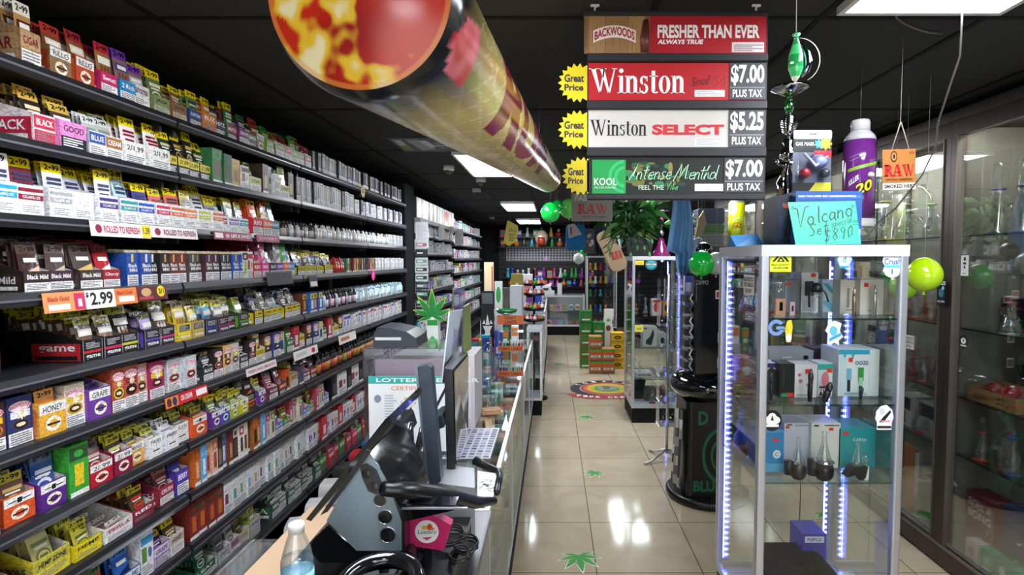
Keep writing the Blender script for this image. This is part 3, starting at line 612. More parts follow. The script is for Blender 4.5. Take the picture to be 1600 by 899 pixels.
fill(4, 505, 560, [B('#1e1e22', '#d8d8d8', '#1a1a1a', .015, .12), B('#2a2a2e', '#a83a7a', '#1a1a1a', .015, .12), B('#e0e4e8', '#a8c8d8', '#1a1a1a', .015, .12)])
fill(4, 560, 640, [B('#e0e8ec', '#ecf0f2', '#e8f0f4', .016, .11), B('#c8e4ec', '#8ad0e0', '#3ac0e0', .017, .11), C(c_white, ('#3a9ac8', '#b8d8e8', '#a8c0c8'), .05, .1), B('#dce0e0', '#e8e8e8', '#ffffff', .016, .1)])
# row 5
BW = [C(c_pack, ('#a02a5a', '#e0c02a', '#8a1f4a', 'BACKWOODS'), .078, .135), C(c_pack, ('#e0982a', '#3a1a3a', '#a84a2a', 'BACKWOODS'), .082, .14), C(c_pack, ('#5a3436', '#e0b82a', '#c87a2a', 'BACKWOODS'), .065, .13), C(c_pack, ('#2a3468', '#e2e4ea', '#3a3a5a', 'BACKWOODS'), .075, .135),
      T('#e0a83a', '#c8743a', W_, 'HONEY', 3, [P('#c8722a', '#e2a04a', '#3a1a12', 0)], '#fff', .09, .1, .14, 6, .11), C(c_pack, ('#e8dcc8', '#e0b82a', '#c8982a', 'BACKWOODS'), .07, .13), T('#6a3a98', '#8a4ab0', W_, 'GRAPE', 3, [P('#5a3490', '#4a2a7a', '#e0c8e8', 0)], '#fff', .085, .1, .14, 6, .11),
      C(c_pack, ('#a84a34', '#c86a3a', '#e0c03a', 'BACKWOODS'), .055, .15), C(c_pack, ('#b05a44', '#8a2a2a', '#3a1a1a', 'BACKWOODS'), .065, .15), C(c_pack, ('#c8a088', '#c8a088', '#8a4a2a', 'BACKWOODS'), .055, .14)]
fill(5, -140, 268, BW)
fill(5, 268, 318, [C(c_pack, ('#d0d6da', '#b8c4c8', '#c04a5a', 'BACKWOODS'), .08, .125), C(c_pack, ('#c0c8cc', '#d8dcde', '#b83a4a', 'BACKWOODS'), .07, .125)])
fill(5, 318, 400, [T('#2a2a2c', '#3a3a3c', W_, 'BLACK', 0, [P('#2c2c2e', '#1a1a1c', '#c8c8c8', 0)], '#fff', .07, .06, .1, 7, .12), C(c_pack, ('#2a2426', '#3a2a2c', '#c86a7a', 'BACKWOODS'), .065, .125), C(c_pack, ('#e0b85a', '#3a2a2a', '#a84a2a', 'BACKWOODS'), .06, .13), C(c_pack, ('#c8c4c0', '#e0c82a', '#7a6a5a', 'BACKWOODS'), .065, .13)])
fill(5, 400, 540, [T('#e0dcd0', '#e0c82a', W_, 'GOLD', 0, [P('#d8b02a', '#e8e8e0', '#3a2a1a', 3)], '#2a2a2a', .09, .07, .12, 6, .13), C(c_pack, ('#5a3a30', '#d8b82a', '#3a2020', 'BACKWOODS'), .08, .13), C(c_pack, ('#34407a', '#c8ccd8', '#2a3060', 'BACKWOODS'), .08, .13), C(c_book, ('#c8ccd0', '#e0c82a', '#34407a'), .06, .12), T('#2a5a34', '#3a7a44', W_, 'MINT', 0, [P('#2a5a34', '#1e3a24', '#c8d8c8', 0)], '#fff', .08, .07, .11, 6, .13), C(c_book, ('#a82a34', '#c83a44', '#e8d8d8'), .07, .13)])
fill(5, 540, 640, [C(c_white, ('#3a4ab0', '#5a6ac0', '#d8d8e8'), .05, .12), C(c_white, ('#3440a0', '#4a5ab8', '#e0e0e8'), .05, .12), C(c_white, ('#b83a54', '#e0b0b8', '#e0e0e0'), .06, .115), C(c_white, ('#d0d4d8', '#8ab0c8', '#c8a84a'), .055, .11), C(c_white, ('#c87a4a', '#e8e0d8', '#3a7a9a'), .055, .115)])
# row 6
fill(6, -140, 5, [T('#e2e0dc', '#c8283c', W_, 'SWEET', 0, [P('#3a3230', '#c8b02a', '#b88a3a', 0)], '#fff', .09, .1, .13, 9, .12)])
fill(6, 5, 330, [T('#dc5a2a', '#dc5a2a', '#dc5a2a', '+', 3, [P('#6a4a3a', '#a89a2a', '#c8a86a', 0)], '#fff', .09, .08, .12, 10, .12), T('#5a2a88', '#e4e2e8', '#5a2a88', '+', 3, [P('#2a4a88', '#4a5a7a', '#c8c8d8', 0)], '#4a2a6a', .085, .08, .12, 10, .13), C(c_book, ('#3aa03a', '#2a4a2a', '#e0c82a'), .07, .16),
    T('#b81f34', '#c82a3a', '#b81f34', '2/.99', 3, [P('#6a2a2c', '#4a2a2a', '#c8a0a0', 0)], '#fff', .09, .075, .12, 10, .11), T('#8a1f44', '#9a2a4e', '#8a1f44', '2/.99', 3, [P('#3a3430', '#b8b02a', '#c8b86a', 0)], '#fff', .08, .08, .12, 11, .12), T('#e0a84a', '#e8dcc0', '#e0a84a', 'MANGO', 3, [P('#3a342a', '#c8c02a', '#c8b86a', 0)], '#fff', .07, .08, .12, 11, .12),
    T('#e8e8ee', '#e8e8ee', W_, 'PAIRS', 3, [P('#4a463a', '#b8b83a', '#c8c8b0', 0)], '#3a3a8a', .07, .075, .11, 10, .1), T('#eaeaf2', '#eaeaf2', W_, 'PAIRS', 3, [P('#c8c8c8', '#e0e0e0', '#8a8aa0', 0)], '#3a3a8a', .075, .075, .11, 5, .09), T('#ececec', '#ececec', W_, 'DUOS', 3, [P('#4a463a', '#a8a83a', '#c8c8b0', 0)], '#1a1a1a', .08, .075, .11, 9, .1)])
fill(6, 330, 420, [T(c, c, c, '+', 3, [P(p, G_YEL, '#c8c8b0', 0)], '#fff', .065, .07, .11, 9, .11) for c, p in (('#6a3a9a', '#5a6a3a'), ('#3a5ac0', '#4a5a3a'), ('#a8b83a', '#6a7a2a'), ('#c8c02a', '#3a4a2a'))] + [T('#2a2420', '#e06a1c', K_, 'BOLD', 2, [P('#3a2a20', '#2a2020', '#e07a2a', 3)], '#e07a2a', .1, .075, .11, 7, .12)])
fill(6, 420, 500, [T('#5a2a3a', '#7a3a4a', W_, 'ROSE', 0, [P('#8a2a4a', '#3a2a2a', '#d8a8b8', 0)], '#fff', .09, .06, .11, 8, .12), T('#3a2a24', '#c85a2a', K_, 'JERKY', 0, [P('#6a3a4a', '#3a2a24', '#a8687a', 3)], '#fff', .09, .06, .11, 8, .12), C(c_book, ('#c8582a', '#e06a3a', '#3a2a1a'), .06, .12), T('#c8a87a', '#c8a87a', W_, 'KRAFT', 0, [P('#e0c02a', '#e0c83a', '#8a6a2a', 0)], '#5a4a2a', .09, .08, .1, 6, .12), C(c_book, ('#5a5a78', '#8a3a5a', '#3a3a5a'), .06, .11)])
fill(6, 500, 640, [B('#2a2020', '#c8783a', '#1a1a1a', .02, .13), B('#2e2424', '#8a9a3a', '#1a1a1a', .02, .13), B('#241c1c', '#b84a3a', '#1a1a1a', .02, .13)])
# row 7
fill(7, -140, 45, [T('#a0222e', '#b82a38', W_, 'RICH', 0, [P('#3a2a20', '#5a6a2a', '#c8a86a', 0)], '#fff', .11, .06, .11, 8, .1)])
fill(7, 45, 250, [T('#d8c83a', '#b8b04a', '#e0d23a', 'HEMP ZONE', 0, [P('#b8b070', '#c8c06a', '#5a6a2a', 0)], '#2a2a1a', .12, .07, .12, 9, .13), T('#e0cc1e', '#e0cc1e', '#e8d42a', 'HEMP', 0, [P('#a8a03a', '#c8c02a', '#4a5a1a', 0)], '#2a2a1a', .1, .05, .09, 11, .1), T('#e8e6e2', '#d8d4d0', W_, 'PERLA', 0, [P('#8a7a70', '#b8b0a8', '#5a3a30', 0)], '#b82a3a', .12, .05, .09, 3, .05), T('#8a2a3a', '#9a3040', '#7a2434', 'RED', 0, [P('#4a3a22', '#c8b02a', '#c83a2a', 0)], '#fff', .105, .05, .09, 10, .1), T('#9ad03a', '#9ad03a', '#9ad03a', 'LIME', 0, [P('#b8c86a', '#d8e0a0', '#5a7a2a', 0)], '#2a4a1a', .12, .055, .09, 3, .05)])
fill(7, 250, 300, [T('#8a3040', '#a83a4a', W_, 'CRUSH', 0, [P('#5a2a30', '#8a5a3a', '#c88a8a', 0)], '#fff', .08, .07, .12, 9, .13), T('#4a3a98', '#5a3ab0', W_, 'BERRY', 0, [P('#3a3aa0', '#2a2a6a', '#c02a5a', 3)], '#fff', .07, .1, .13, 5, .13), T('#d8507a', '#e06a8a', W_, 'PUNCH', 0, [P('#c84a5a', '#a83a4a', '#f0c0c8', 2)], '#fff', .08, .09, .12, 5, .14)])
fill(7, 300, 410, [C(c_book, (c, a, k), .038, .16, .2) for c, a, k in (('#c86a2a', '#a85020', '#e8b080'), ('#5aa8d8', '#7ab8e0', '#e8f0f8'), ('#d8a080', '#e0b090', '#a83a2a'), ('#e0b8a0', '#c87a5a', '#a84a3a'), ('#4a3a30', '#3a2c24', '#8a7a6a'), ('#4a6a98', '#6a8ab0', '#d0d8e0'), ('#7a3a2a', '#5a2a20', '#c8906a'), ('#3a2a24', '#c8c8c0', '#5a4a3a'), ('#e8e4dc', '#b83a3a', '#3a2a2a'), ('#d8d8c0', '#e0e0d0', '#8a3a3a'), ('#5a4a40', '#3a302a', '#8a7a6a'), ('#a8602a', '#c87a3a', '#3a2010'))])
fill(7, 410, 520, [C(c_book, (c, a, k), .04, .14, .2) for c, a, k in (('#b84a5a', '#d8707a', '#f0d8d8'), ('#d8d0d0', '#b83a6a', '#c8a0a8'), ('#e0d8c0', '#8a9a3a', '#5a6a2a'))] + [T('#4a7ac0', '#4a7ac0', W_, 'BLUE', 0, [P('#4a6ac0', '#8a5ac0', '#d83a5a', 3)], '#fff', .09, .06, .11, 7, .12), T('#5a9a3a', '#5a9a3a', W_, 'JAR', 0, [P('#8a7a2a', '#c8b02a', '#3a5a2a', 3)], '#fff', .08, .06, .11, 7, .11)])
fill(7, 520, 575, [C(c_book, ('#1e1e20', '#2a2a2c', '#5a5a5a'), .09, .16, .2), C(c_white, ('#e8e8e8', '#8a3a3a', '#a86a5a'), .16, .15, .2)])
fill(7, 575, 640, [C(c_white, ('#3a4ab0', '#b83a8a', '#4a5ab0'), .05, .14), C(c_white, ('#b86aa0', '#3a8ac0', '#d0c8d8'), .055, .145), C(c_white, ('#8a3a8a', '#c86a3a', '#3a3a9a'), .05, .14), C(c_white, ('#c8a0b0', '#c83a3a', '#e0d8d8'), .05, .13)])
# row 8
fill(8, 60, 290, [T('#3a3c3e', '#4a4c4e', '#2a2c2e', 'COAL', 0, [P('#4a4c4e', '#6a6c6e', '#1a1c1e', 3)], '#c8c8c8', .11, .07, .12, 8, .12), T('#a82a34', '#b8343e', K_, 'CHILI', 0, [P('#a83a2a', '#5a7a3a', '#e0b04a', 3)], '#fff', .11, .07, .12, 8, .12), T('#2a4a9a', '#e4e6ea', '#2a2a2e', 'BLUE', 0, [P('#2a5aa8', '#3a7ac0', '#1a2a4a', 3)], '#2a3a6a', .11, .07, .12, 9, .13), C(c_white, ('#3a9ad0', '#5a8a3a', '#3a6a9a'), .06, .16), T('#7a3a98', '#d8d0e0', '#c8c0c8', 'GRAPE', 0, [P('#3a2a44', '#c8a83a', '#a87ac8', 0)], '#5a2a7a', .08, .08, .11, 8, .12), T('#d8d0c8', '#c8b8a8', W_, 'HONEY', 0, [P('#4a4030', '#c8b02a', '#c8a86a', 0)], '#5a3a1a', .08, .08, .11, 8, .13), T('#2a7a4a', '#3a6a4a', '#3a8a5a', 'MINT', 0, [P('#4a4438', '#6a6450', '#a89a7a', 0)], '#fff', .1, .09, .12, 8, .12), T('#c83a3a', '#4a3a34', '#c84a4a', 'PULP', 0, [P('#c86a2a', '#e0902a', '#3a3a3a', 2)], '#fff', .08, .09, .12, 6, .13)])
fill(8, 290, 345, [C(c_book, ('#7a2a24', '#5a2a1c', '#c8602a'), .055, .15), C(c_book, ('#8a2c2a', '#3a4a2a', '#c8702a'), .055, .15)])
WB = [C(c_white, (a, b, c), .062, .135, .2) for a, b, c in (('#dcd4e0', '#7a3a6a', '#d0e0c0'), ('#d8e0d8', '#5aa0a0', '#e0d0c8'), ('#e4dce0', '#6ab06a', '#d8d8d8'), ('#dfe4e8', '#8ab8c8', '#d8c8c8'), ('#e8e4dc', '#c8a86a', '#d0d0d0'))]
fill(8, 345, 480, WB)
fill(8, 480, 640, [C(c_white, ('#e0c8d8', '#8a3a9a', '#6a3a9a'), .06, .13), C(c_white, ('#e0d8c8', '#3a4a9a', '#d8b03a'), .06, .13), C(c_white, ('#d8e0e0', '#c86a3a', '#5a9a6a'), .06, .12), C(c_book, ('#b82a34', '#d84a4a', '#f0d0d0'), .09, .14)])
# row 9
fill(9, 230, 300, [T('#c8b89a', '#d8a87a', W_, 'LEAF', 0, [P('#8a7a5a', '#c86a4a', '#5a4a3a', 0)], '#5a4a2a', .14, .06, .1, 6, .08)])
fill(9, 300, 420, [T('#2a5a3c', '#2a5a3c', '#e0e0dc', 'LEAF', 0, [P('#2a5a44', '#1e3a2c', '#c8d8c8', 0)], '#fff', .14, .06, .1, 8, .14), T('#8a8c8e', '#c8cacc', W_, 'GREY', 0, [P('#6a6e70', '#8a8e90', '#3a3c3e', 0)], '#4a4a4a', .08, .07, .1, 8, .14), T('#c8c8c4', '#b87a9a', W_, 'ROSE', 0, [P('#a8a8a8', '#b08aa0', '#5a5a5a', 0)], '#4a4a4a', .07, .08, .1, 8, .15), T('#c8a83a', '#d8d4c8', W_, 'GOLD', 0, [P('#7a6a3a', '#9a8a5a', '#3a3020', 0)], '#4a4a4a', .08, .07, .1, 8, .13), T('#8a9c3a', '#c8c4d0', '#d0ccd8', 'PINE', 0, [P('#a8a83a', '#c8c02a', '#4a5a2a', 3)], '#4a3a6a', .09, .09, .12, 8, .13)])
fill(9, 420, 500, [T('#3a3a3c', '#3a6a4a', '#dcdcd8', 'TEA', 0, [P('#2a5a3a', '#c8c8c8', '#d8d8d8', 0)], '#fff', .08, .08, .11, 7, .12), T('#d0d0cc', '#5a5a5a', W_, 'PIPE', 0, [P('#c8c8c8', '#3a3a3a', '#7a7a7a', 0)], '#fff', .08, .08, .11, 7, .12)])
fill(9, 500, 640, [T('#3a8a3c', '#4aa04a', '#3a7a3c', 'BUD', 0, [P('#4a9a4a', '#3a7a3a', '#e0e8e0', 0)], '#fff', .1, .1, .12, 5, .16), T('#b82a34', '#c83a44', '#b82a34', 'RED', 0, [P('#b82a34', '#d84a54', '#f0e0e0', 0)], '#fff', .1, .1, .12, 5, .15), T('#c82a4a', '#d83a5a', '#c82a4a', 'ROSE', 0, [P('#a82a44', '#c84a6a', '#e8c0c8', 0)], '#fff', .1, .1, .12, 5, .15)])
# pouches: the largest ones as things of their own, the rest as one stuff object
def euler_m(loc, rot):
    return Matrix.Translation(Vector(loc)) @ Matrix.Rotation(rot[2], 4, 'Z') @ Matrix.Rotation(-rot[0], 4, 'X')
# the two foremost pouches of each tray show; nearest trays first
jobs_pouch.sort(key=lambda j: (min(j[1], 5) * .4 + j[0]))
rest = MB('film')
for i, (yc, j, loc, pb, pw, ph, rot, row, n) in enumerate(jobs_pouch):
    me = pouch_mesh(pb[0], pb[1], pb[2], round(pw, 3), ph, pb[3])
    M = euler_m(loc, rot)
    if i < 298:
        o = bpy.data.objects.new('cigarillo_pouch', me); COL.objects.link(o); o.matrix_world = M
        tag(o, '%s topped %s pouch, %s in the %s tray of the %s' % (colour_word(pb[1]), colour_word(pb[0]), ORD[j + 1], ordinal(n), SHELFNAME[row]), 'pouch', 'cigarillo pouches standing in the display trays')
    else:
        s_ = _PSRC[me.name]; nb = len(rest.v)
        rest.v.extend(tuple(M @ Vector(v)) for v in s_.v); rest.f.extend(tuple(a + nb for a in f) for f in s_.f)
        rest.c.extend(s_.c); rest.m.extend(s_.m); rest.sm.extend(s_.sm)
o = rest.obj('pouches'); tag(o, 'hundreds of further foil pouches filling the trays on the wall shelves', 'pouches', None, 'stuff')
print('shelf items', counts, sum(counts.values()), 'pouches', len(jobs_pouch))

# strips and price cards clipped to the shelf fronts
def shelf_sign(row, px0, px1, drop, bgc, draws, label, lift=.012, thick=.0015):
    y0, y1 = ypx(px0), ypx(px1); w = y1 - y0; m = MB('card'); h = drop
    m.T = Matrix.Rotation(-.12, 4, 'X'); m.box(0, w, 0, thick, -h, 0, bgc)
    for q, dct in enumerate(draws):
        yy = -.0006 - q * .00025
        if dct[0] == 't': m.text(dct[1], dct[2] * w, dct[3] * w, -h + dct[4] * h, -h + dct[5] * h, dct[6], yy, .03)
        elif dct[0] == 'r': m.rect(dct[1] * w, dct[2] * w, -h + dct[3] * h, -h + dct[4] * h, dct[5], yy)
        else: m.oval(dct[1] * w, -h + dct[2] * h, dct[3] * w, dct[4] * h, dct[5], yy)
    tag(m.obj('shelf_sign', None, (SX + .0115, y0, ROWZ[row] + lift), PI / 2), label, 'shelf sign')
MR = '#8a1c40'
shelf_sign(2, 137, 231, .048, '#e6e2e0', [('o', .12, .5, .05, .3, MR), ('t', 'ROLLED TO REFRESH', .2, .8, .25, .75, '#a83a58'), ('r', .84, .99, .05, .95, '#e8d21c'), ('t', '1.39', .86, .98, .3, .8, '#1a1a1a')], 'white strip with maroon lettering and yellow price corner on third shelf', .0)
shelf_sign(2, 232, 305, .042, '#e6e2e0', [('o', .13, .5, .06, .32, MR), ('t', 'ROLLED TO REFRESH', .25, .95, .25, .75, '#7a1c3a')], 'second white strip with maroon lettering on third shelf', .0)
shelf_sign(2, 331, 391, .036, '#8a1c40', [('r', .03, .22, .2, .8, '#e8e0e0'), ('o', .33, .5, .05, .25, '#d8a0b0'), ('t', 'LIFE IS SWEET', .42, .97, .3, .75, '#f0e8e8')], 'maroon strip with white lettering on third shelf', .0)
shelf_sign(2, 398, 434, .036, '#8a1c40', [('t', 'SWEET', .1, .9, .3, .7, '#d8a0b0')], 'short maroon strip on third shelf after the longer one', .0)
shelf_sign(3, 57, 124, .058, '#e8905a', [('t', 'Black Gold', .1, .6, .55, .8, '#a83a2a'), ('r', .1, .6, .12, .4, '#efe8e0'), ('r', .72, .98, .05, .9, '#c02a5a'), ('r', .8, .9, .2, .6, '#f0d0d8')], 'orange advert strip beside the big 2.99 price on fourth shelf', -.002)
shelf_sign(3, 124, 171, .058, '#f0eeea', [('t', '2.99', .16, .92, .18, .88, '#141414'), ('t', '$', .02, .12, .6, .9, '#141414')], 'white card with big black 2.99 price on fourth shelf', -.002)
shelf_sign(3, 171, 206, .054, '#e07a3a', [('t', 'Black Gold', .1, .8, .6, .85, '#a83a2a'), ('r', .15, .85, .15, .5, '#f0e8e0')], 'short orange strip after the 2.99 price on fourth shelf', -.002)
shelf_sign(3, 206, 254, .05, '#5a1c28', [('o', .3, .6, .16, .3, '#c8a06a'), ('o', .78, .6, .14, .4, '#e8d21c'), ('t', '3/1', .7, .88, .4, .8, '#3a1a1a'), ('r', .05, .5, .1, .3, '#a83a4a')], 'dark red strip with yellow round price on fourth shelf', -.002)
shelf_sign(5, 245, 313, .042, '#c01f28', [('r', .0, .28, .05, .95, '#c88a4a'), ('o', .08, .5, .05, .4, '#5a2a1a'), ('o', .2, .5, .05, .4, '#3a2a5a'), ('t', 'OR CREAM', .34, .6, .3, .8, '#f0d8d8'), ('r', .7, .97, .2, .8, '#efe4e2')], 'red strip with small pack pictures on sixth shelf', -.002)
shelf_sign(5, 376, 424, .036, '#e8e2e0', [('t', 'FRESH AND SMOOTH', .06, .94, .3, .7, '#b03a4a')], 'white strip with thin red lettering on sixth shelf', -.002)
shelf_sign(5, 452, 490, .05, '#e6e2de', [('r', .1, .5, .3, .7, '#c8c4c0'), ('o', .8, .5, .08, .3, '#c82a34')], 'white card with a red dot on sixth shelf', -.002)
shelf_sign(5, 524, 551, .06, '#e0d8d0', [('r', .1, .6, .3, .7, '#b8704a')], 'pale card with brown print on sixth shelf', -.002)
shelf_sign(3, 479, 492, .07, '#1c1c1e', [('r', .1, .9, .1, .5, '#d8d8d8')], 'small black and white card under the fourth shelf', -.004)
shelf_sign(3, 412, 452, .07, '#2a2b2e', [('r', .02, .98, .9, .98, '#4a4b4e')], 'plain dark grey card holder on the fourth shelf', .03)
def burst(row, px, col, col2, label, r=.045):
    m = MB('card'); m.star(0, -r, r, r * .72, 9, col, 0); m.star(0, -r, r, r * .72, 9, col, .0015); m.oval(0, -r, r * .5, r * .4, col2, -.0008)
    tag(m.obj('price_burst', None, (SX + .0115, ypx(px), ROWZ[row] + .02), PI / 2), label, 'price tag')
burst(3, 581, '#ec3a9a', '#f06ab0', 'hot pink starburst tag clipped to the fourth shelf', .05); burst(0, 567, '#c8a05a', '#8a5a2a', 'gold starburst tag clipped to the top shelf', .05)
# ------------------------------------------------------------------ lettering with slabs and thin serifs
def ring_pts(cx, cz, rx, rz, tx, tz, a0, a1, n=14):
    o = [(cx + rx * math.cos(math.radians(a0 + (a1 - a0) * i / n)), cz + rz * math.sin(math.radians(a0 + (a1 - a0) * i / n))) for i in range(n + 1)]
    i_ = [(cx + (rx - tx) * math.cos(math.radians(a0 + (a1 - a0) * i / n)), cz + (rz - tz) * math.sin(math.radians(a0 + (a1 - a0) * i / n))) for i in range(n + 1)]
    return o, i_
def serif_text(m, word, x0, x1, z0, z1, col, y=-.0015, k=.13):
    """word set in a high contrast serif face drawn from stems, bowls and serifs; cap height fills z0..z1"""
    adv = {'W': 1.02, 'i': .27, 'n': .50, 's': .38, 't': .33, 'o': .46, 'R': .72, 'A': .74, ' ': .3}
    tot = sum(adv[c] for c in word); sx = (x1 - x0) / tot; sz = z1 - z0; X = 0
    def pl(ps): m.poly([(x0 + (X + p[0]) * sx, z0 + p[1] * sz) for p in ps], col, y)
    def rc(a, b, c, d): pl([(a, c), (b, c), (b, d), (a, d)])
    def rg(cx, cz, rx, rz, tx, tz, a0, a1):
        o, i_ = ring_pts(cx, cz, rx, rz, tx, tz, a0, a1)
        for q in range(len(o) - 1): pl([o[q], o[q + 1], i_[q + 1], i_[q]])
    xh = .70; f = .035
    for c in word:
        if c == 'W':
            pl([(.06, 1), (.06 + k * 1.25, 1), (.36 + k * .5, 0), (.36, 0)]); pl([(.54 - .02, 1), (.54 + .03, 1), (.37 + k * .4, 0), (.36, 0)])
            pl([(.38, 1), (.38 + k * 1.25, 1), (.68 + k * .5, 0), (.68, 0)]); pl([(.90, 1), (.945, 1), (.70 + k * .4, 0), (.68, 0)])
            rc(-.01, .30, 1 - f, 1); rc(.33, .62, 1 - f, 1); rc(.82, 1.01, 1 - f, 1)
        elif c == 'i':
            rc(.07, .07 + k, 0, xh); rc(0, .26, 0, f); rc(.01, .1, xh - f, xh)
            m.oval(x0 + (X + .135) * sx, z0 + .9 * sz, k * .62 * sx, .09 * sz, col, y)
        elif c == 'n':
            rc(.05, .05 + k, 0, xh); rc(-.01, .24, 0, f); rc(.27, .5, 0, f); rc(.0, .1, xh - f, xh); rc(.31, .31 + k, 0, .52); rg(.27, .50, .17, .2, k, .09, 0, 150)
        elif c == 's':
            rg(.18, .52, .14, .18, .09, .06, 30, 250); rg(.19, .19, .15, .2, .09, .06, -150, 90); rc(.28, .31, .48, .68); rc(.03, .06, .02, .22)
        elif c == 't':
            rc(.08, .08 + k, .1, .9); rc(0, .31, xh - f, xh); rg(.22, .13, .14, .13, .09, .05, 180, 320)
        elif c == 'o': rg(.22, .35, .21, .36, k, .035, 0, 361)
        elif c == 'R':
            rc(.08, .08 + k * 1.6, 0, 1); rc(0, .38, 0, .1); rc(0, .3, .9, 1); rg(.32, .74, .3, .26, k * 1.5, .12, -90, 92); rc(.2, .36, .48, .58); rc(.2, .36, .88, 1); pl([(.3, .5), (.5, .5), (.72, .1), (.5, .1)]); rc(.46, .76, 0, .1)
        elif c == 'A':
            pl([(.28, 1), (.48, 1), (.70, .08), (.48, .08)]); pl([(.28, 1), (.36, 1), (.14, .08), (.06, .08)]); rc(.16, .56, .3, .4); rc(-.02, .26, 0, .1); rc(.42, .78, 0, .1)
        X += adv[c]
SCR = {  # pen strokes, one unit high
 'V': [[(-.08, .95), (.05, .9), (.22, .0), (.42, 1.0), (.6, 1.05)]], 'o': [[(.3, .5), (.12, .45), (.06, .2), (.2, 0), (.38, .12), (.4, .38), (.28, .5)]], 'l': [[(.1, 1), (.12, .1), (.2, 0)]],
 'c': [[(.36, .44), (.2, .5), (.06, .3), (.1, .05), (.3, .0), (.38, .1)]], 'a': [[(.36, .46), (.16, .5), (.05, .22), (.16, 0), (.34, .2), (.37, .46), (.38, .08), (.46, 0)]],
 'n': [[(.06, .5), (.08, 0)], [(.08, .3), (.22, .5), (.34, .42), (.36, 0)]], 's': [[(.36, .48), (.2, .52), (.1, .4), (.3, .2), (.28, .04), (.08, 0)]], 'S': [[(.5, .95), (.25, 1), (.1, .75), (.4, .45), (.4, .1), (.05, .02)]],
 'e': [[(.08, .24), (.36, .3), (.3, .5), (.1, .42), (.06, .12), (.2, 0), (.38, .08)]], 't': [[(.2, .9), (.18, .1), (.3, 0)], [(.02, .6), (.4, .64)]], 'p': [[(.08, .5), (.06, -.4)], [(.08, .4), (.24, .52), (.36, .3), (.2, .02), (.08, .1)]],
 'i': [[(.1, .48), (.12, .05), (.18, 0)], [(.1, .66), (.12, .7)]], '$': [[(.5, .8), (.2, .9), (.1, .6), (.45, .4), (.35, .05), (.05, .1)], [(.3, 1.1), (.22, -.15)]],
 '8': [[(.3, .5), (.1, .75), (.3, 1), (.45, .8), (.08, .25), (.25, 0), (.42, .2), (.3, .5)]], '9': [[(.4, .75), (.25, 1), (.08, .75), (.25, .5), (.4, .75), (.32, 0)]], '0': [[(.28, 1), (.08, .6), (.2, .05), (.42, .3), (.42, .8), (.28, 1)]], '-': [[(.0, .35), (.6, .3)]],
 'I': [[(.1, -.05), (.28, .5), (.42, 1.05), (.34, .6), (.3, .2)]], 'M': [[(.0, -.1), (.14, .5), (.28, 1.05), (.34, .5), (.36, .1), (.6, .8), (.72, 1.05), (.74, .5), (.8, .05), (.95, .1)]], 'h': [[(.0, .1), (.2, 1), (.12, .9), (.06, 0)], [(.08, .25), (.25, .48), (.3, .1), (.45, .05)]],
 'b': [[(.06, 1), (.08, .05), (.3, .05), (.34, .35), (.12, .42)]], ' ': []}
def script(m, word, x, z, sc, th, col, slant=.15, y=-.0015, adv=.5, rise=0.0, wide=None):
    for c in word:
        m.stroke(SCR.get(c, []), x, z, sc, th, col, y, slant)
        x += sc * ({'V': .62, 'l': .28, 'i': .28, 'I': .5, 'M': 1.0, ' ': .35, '$': .62}.get(c, adv)); z += rise * sc
# ------------------------------------------------------------------ hanging cigarette price signs
SY = 1.9; PXM = SY / FPX
so = at(918, 308, SY)
rack = thing('price_sign_rack', 'hanging black rack of four cigarette advert strips with prices, chained to the ceiling', 'hanging sign', so)
def U(px): return (px - 918) * PXM
def V(py): return (308 - py) * PXM
f = MB('paintmetal')
for a, b in ((90, 103), (161, 175), (232, 247), (303, 313), (27, 34)): f.prism([(-.006, V(b)), (-.012, V(b) + .004), (-.012, V(a) - .004), (-.006, V(a)), (.012, V(a)), (.012, V(b))], 'x', U(917) if a > 85 else U(911), U(1192), '#26272b')
f.box(U(917), U(919), 0, .01, V(308), V(33), '#1c1c20'); f.box(U(1190), U(1193), 0, .01, V(308), V(33), '#1c1c20'); f.box(U(919), U(1190), .004, .012, V(306), V(36), '#1a1a1c')
f.obj('frame', rack)
for px in (928, 1174):
    h = MB('plastic'); top = CEIL - so.z - .001
    zz = V(27); h.tube([(U(px), 0, zz), (U(px), 0, zz + .012), (U(px + 5), 0, zz + .02), (U(px + 4), 0, zz + .034), (U(px - 4), 0, zz + .034), (U(px - 4), 0, top)], .0035, '#dedede', 6); h.box(U(px - 6), U(px + 7), -.004, .004, top - .006, top, '#e6e6e6'); h.obj('ceiling_hook', rack)
def panel(y0, y1, x0=919, x1=1190): return U(x0), U(x1), V(y1), V(y0)
# wood and red advert
p = MB('card'); x0, x1, z0, z1 = panel(34, 90, 912, 1190)
p.box(x0, x1, -.001, .003, z0, z1, '#6a4a30')
xs = [912, 919, 944, 979, 1006, 1014]
for i in range(5):
    p.rect(U(xs[i]) + .001, U(xs[i + 1]) - .0006, z0, z1, ['#8a6a48', '#a07c54', '#93704a', '#a57f55', '#7d5c3c'][i], -.0014)
    for q in range(5):
        xx = U(xs[i] + 2 + R.uniform(0, max(1, xs[i + 1] - xs[i] - 5))); p.rect(xx, xx + .0008, z0 + R.uniform(0, .03), z1 - R.uniform(0, .03), '#5c4127', -.0016)
p.rect(U(1013), x1, z0, z1, '#ae1c27', -.0018)
p.tube([(U(1005), -.003, z0 + .004), (U(1004), -.004, z0 + .05), (U(1006), -.003, z1 - .014)], [.014, .015, .008], '#5a241c', 8)
n_ = 12; tp = [(U(926) + (U(991) - U(926)) * q / n_, V(56) + .018 * (1 - (2 * q / n_ - 1) ** 2)) for q in range(n_ + 1)]
for q in range(n_): p.poly([(tp[q][0], tp[q][1] - .04), (tp[q + 1][0], tp[q + 1][1] - .04), tp[q + 1], tp[q]], '#e8ddd6', -.0022)
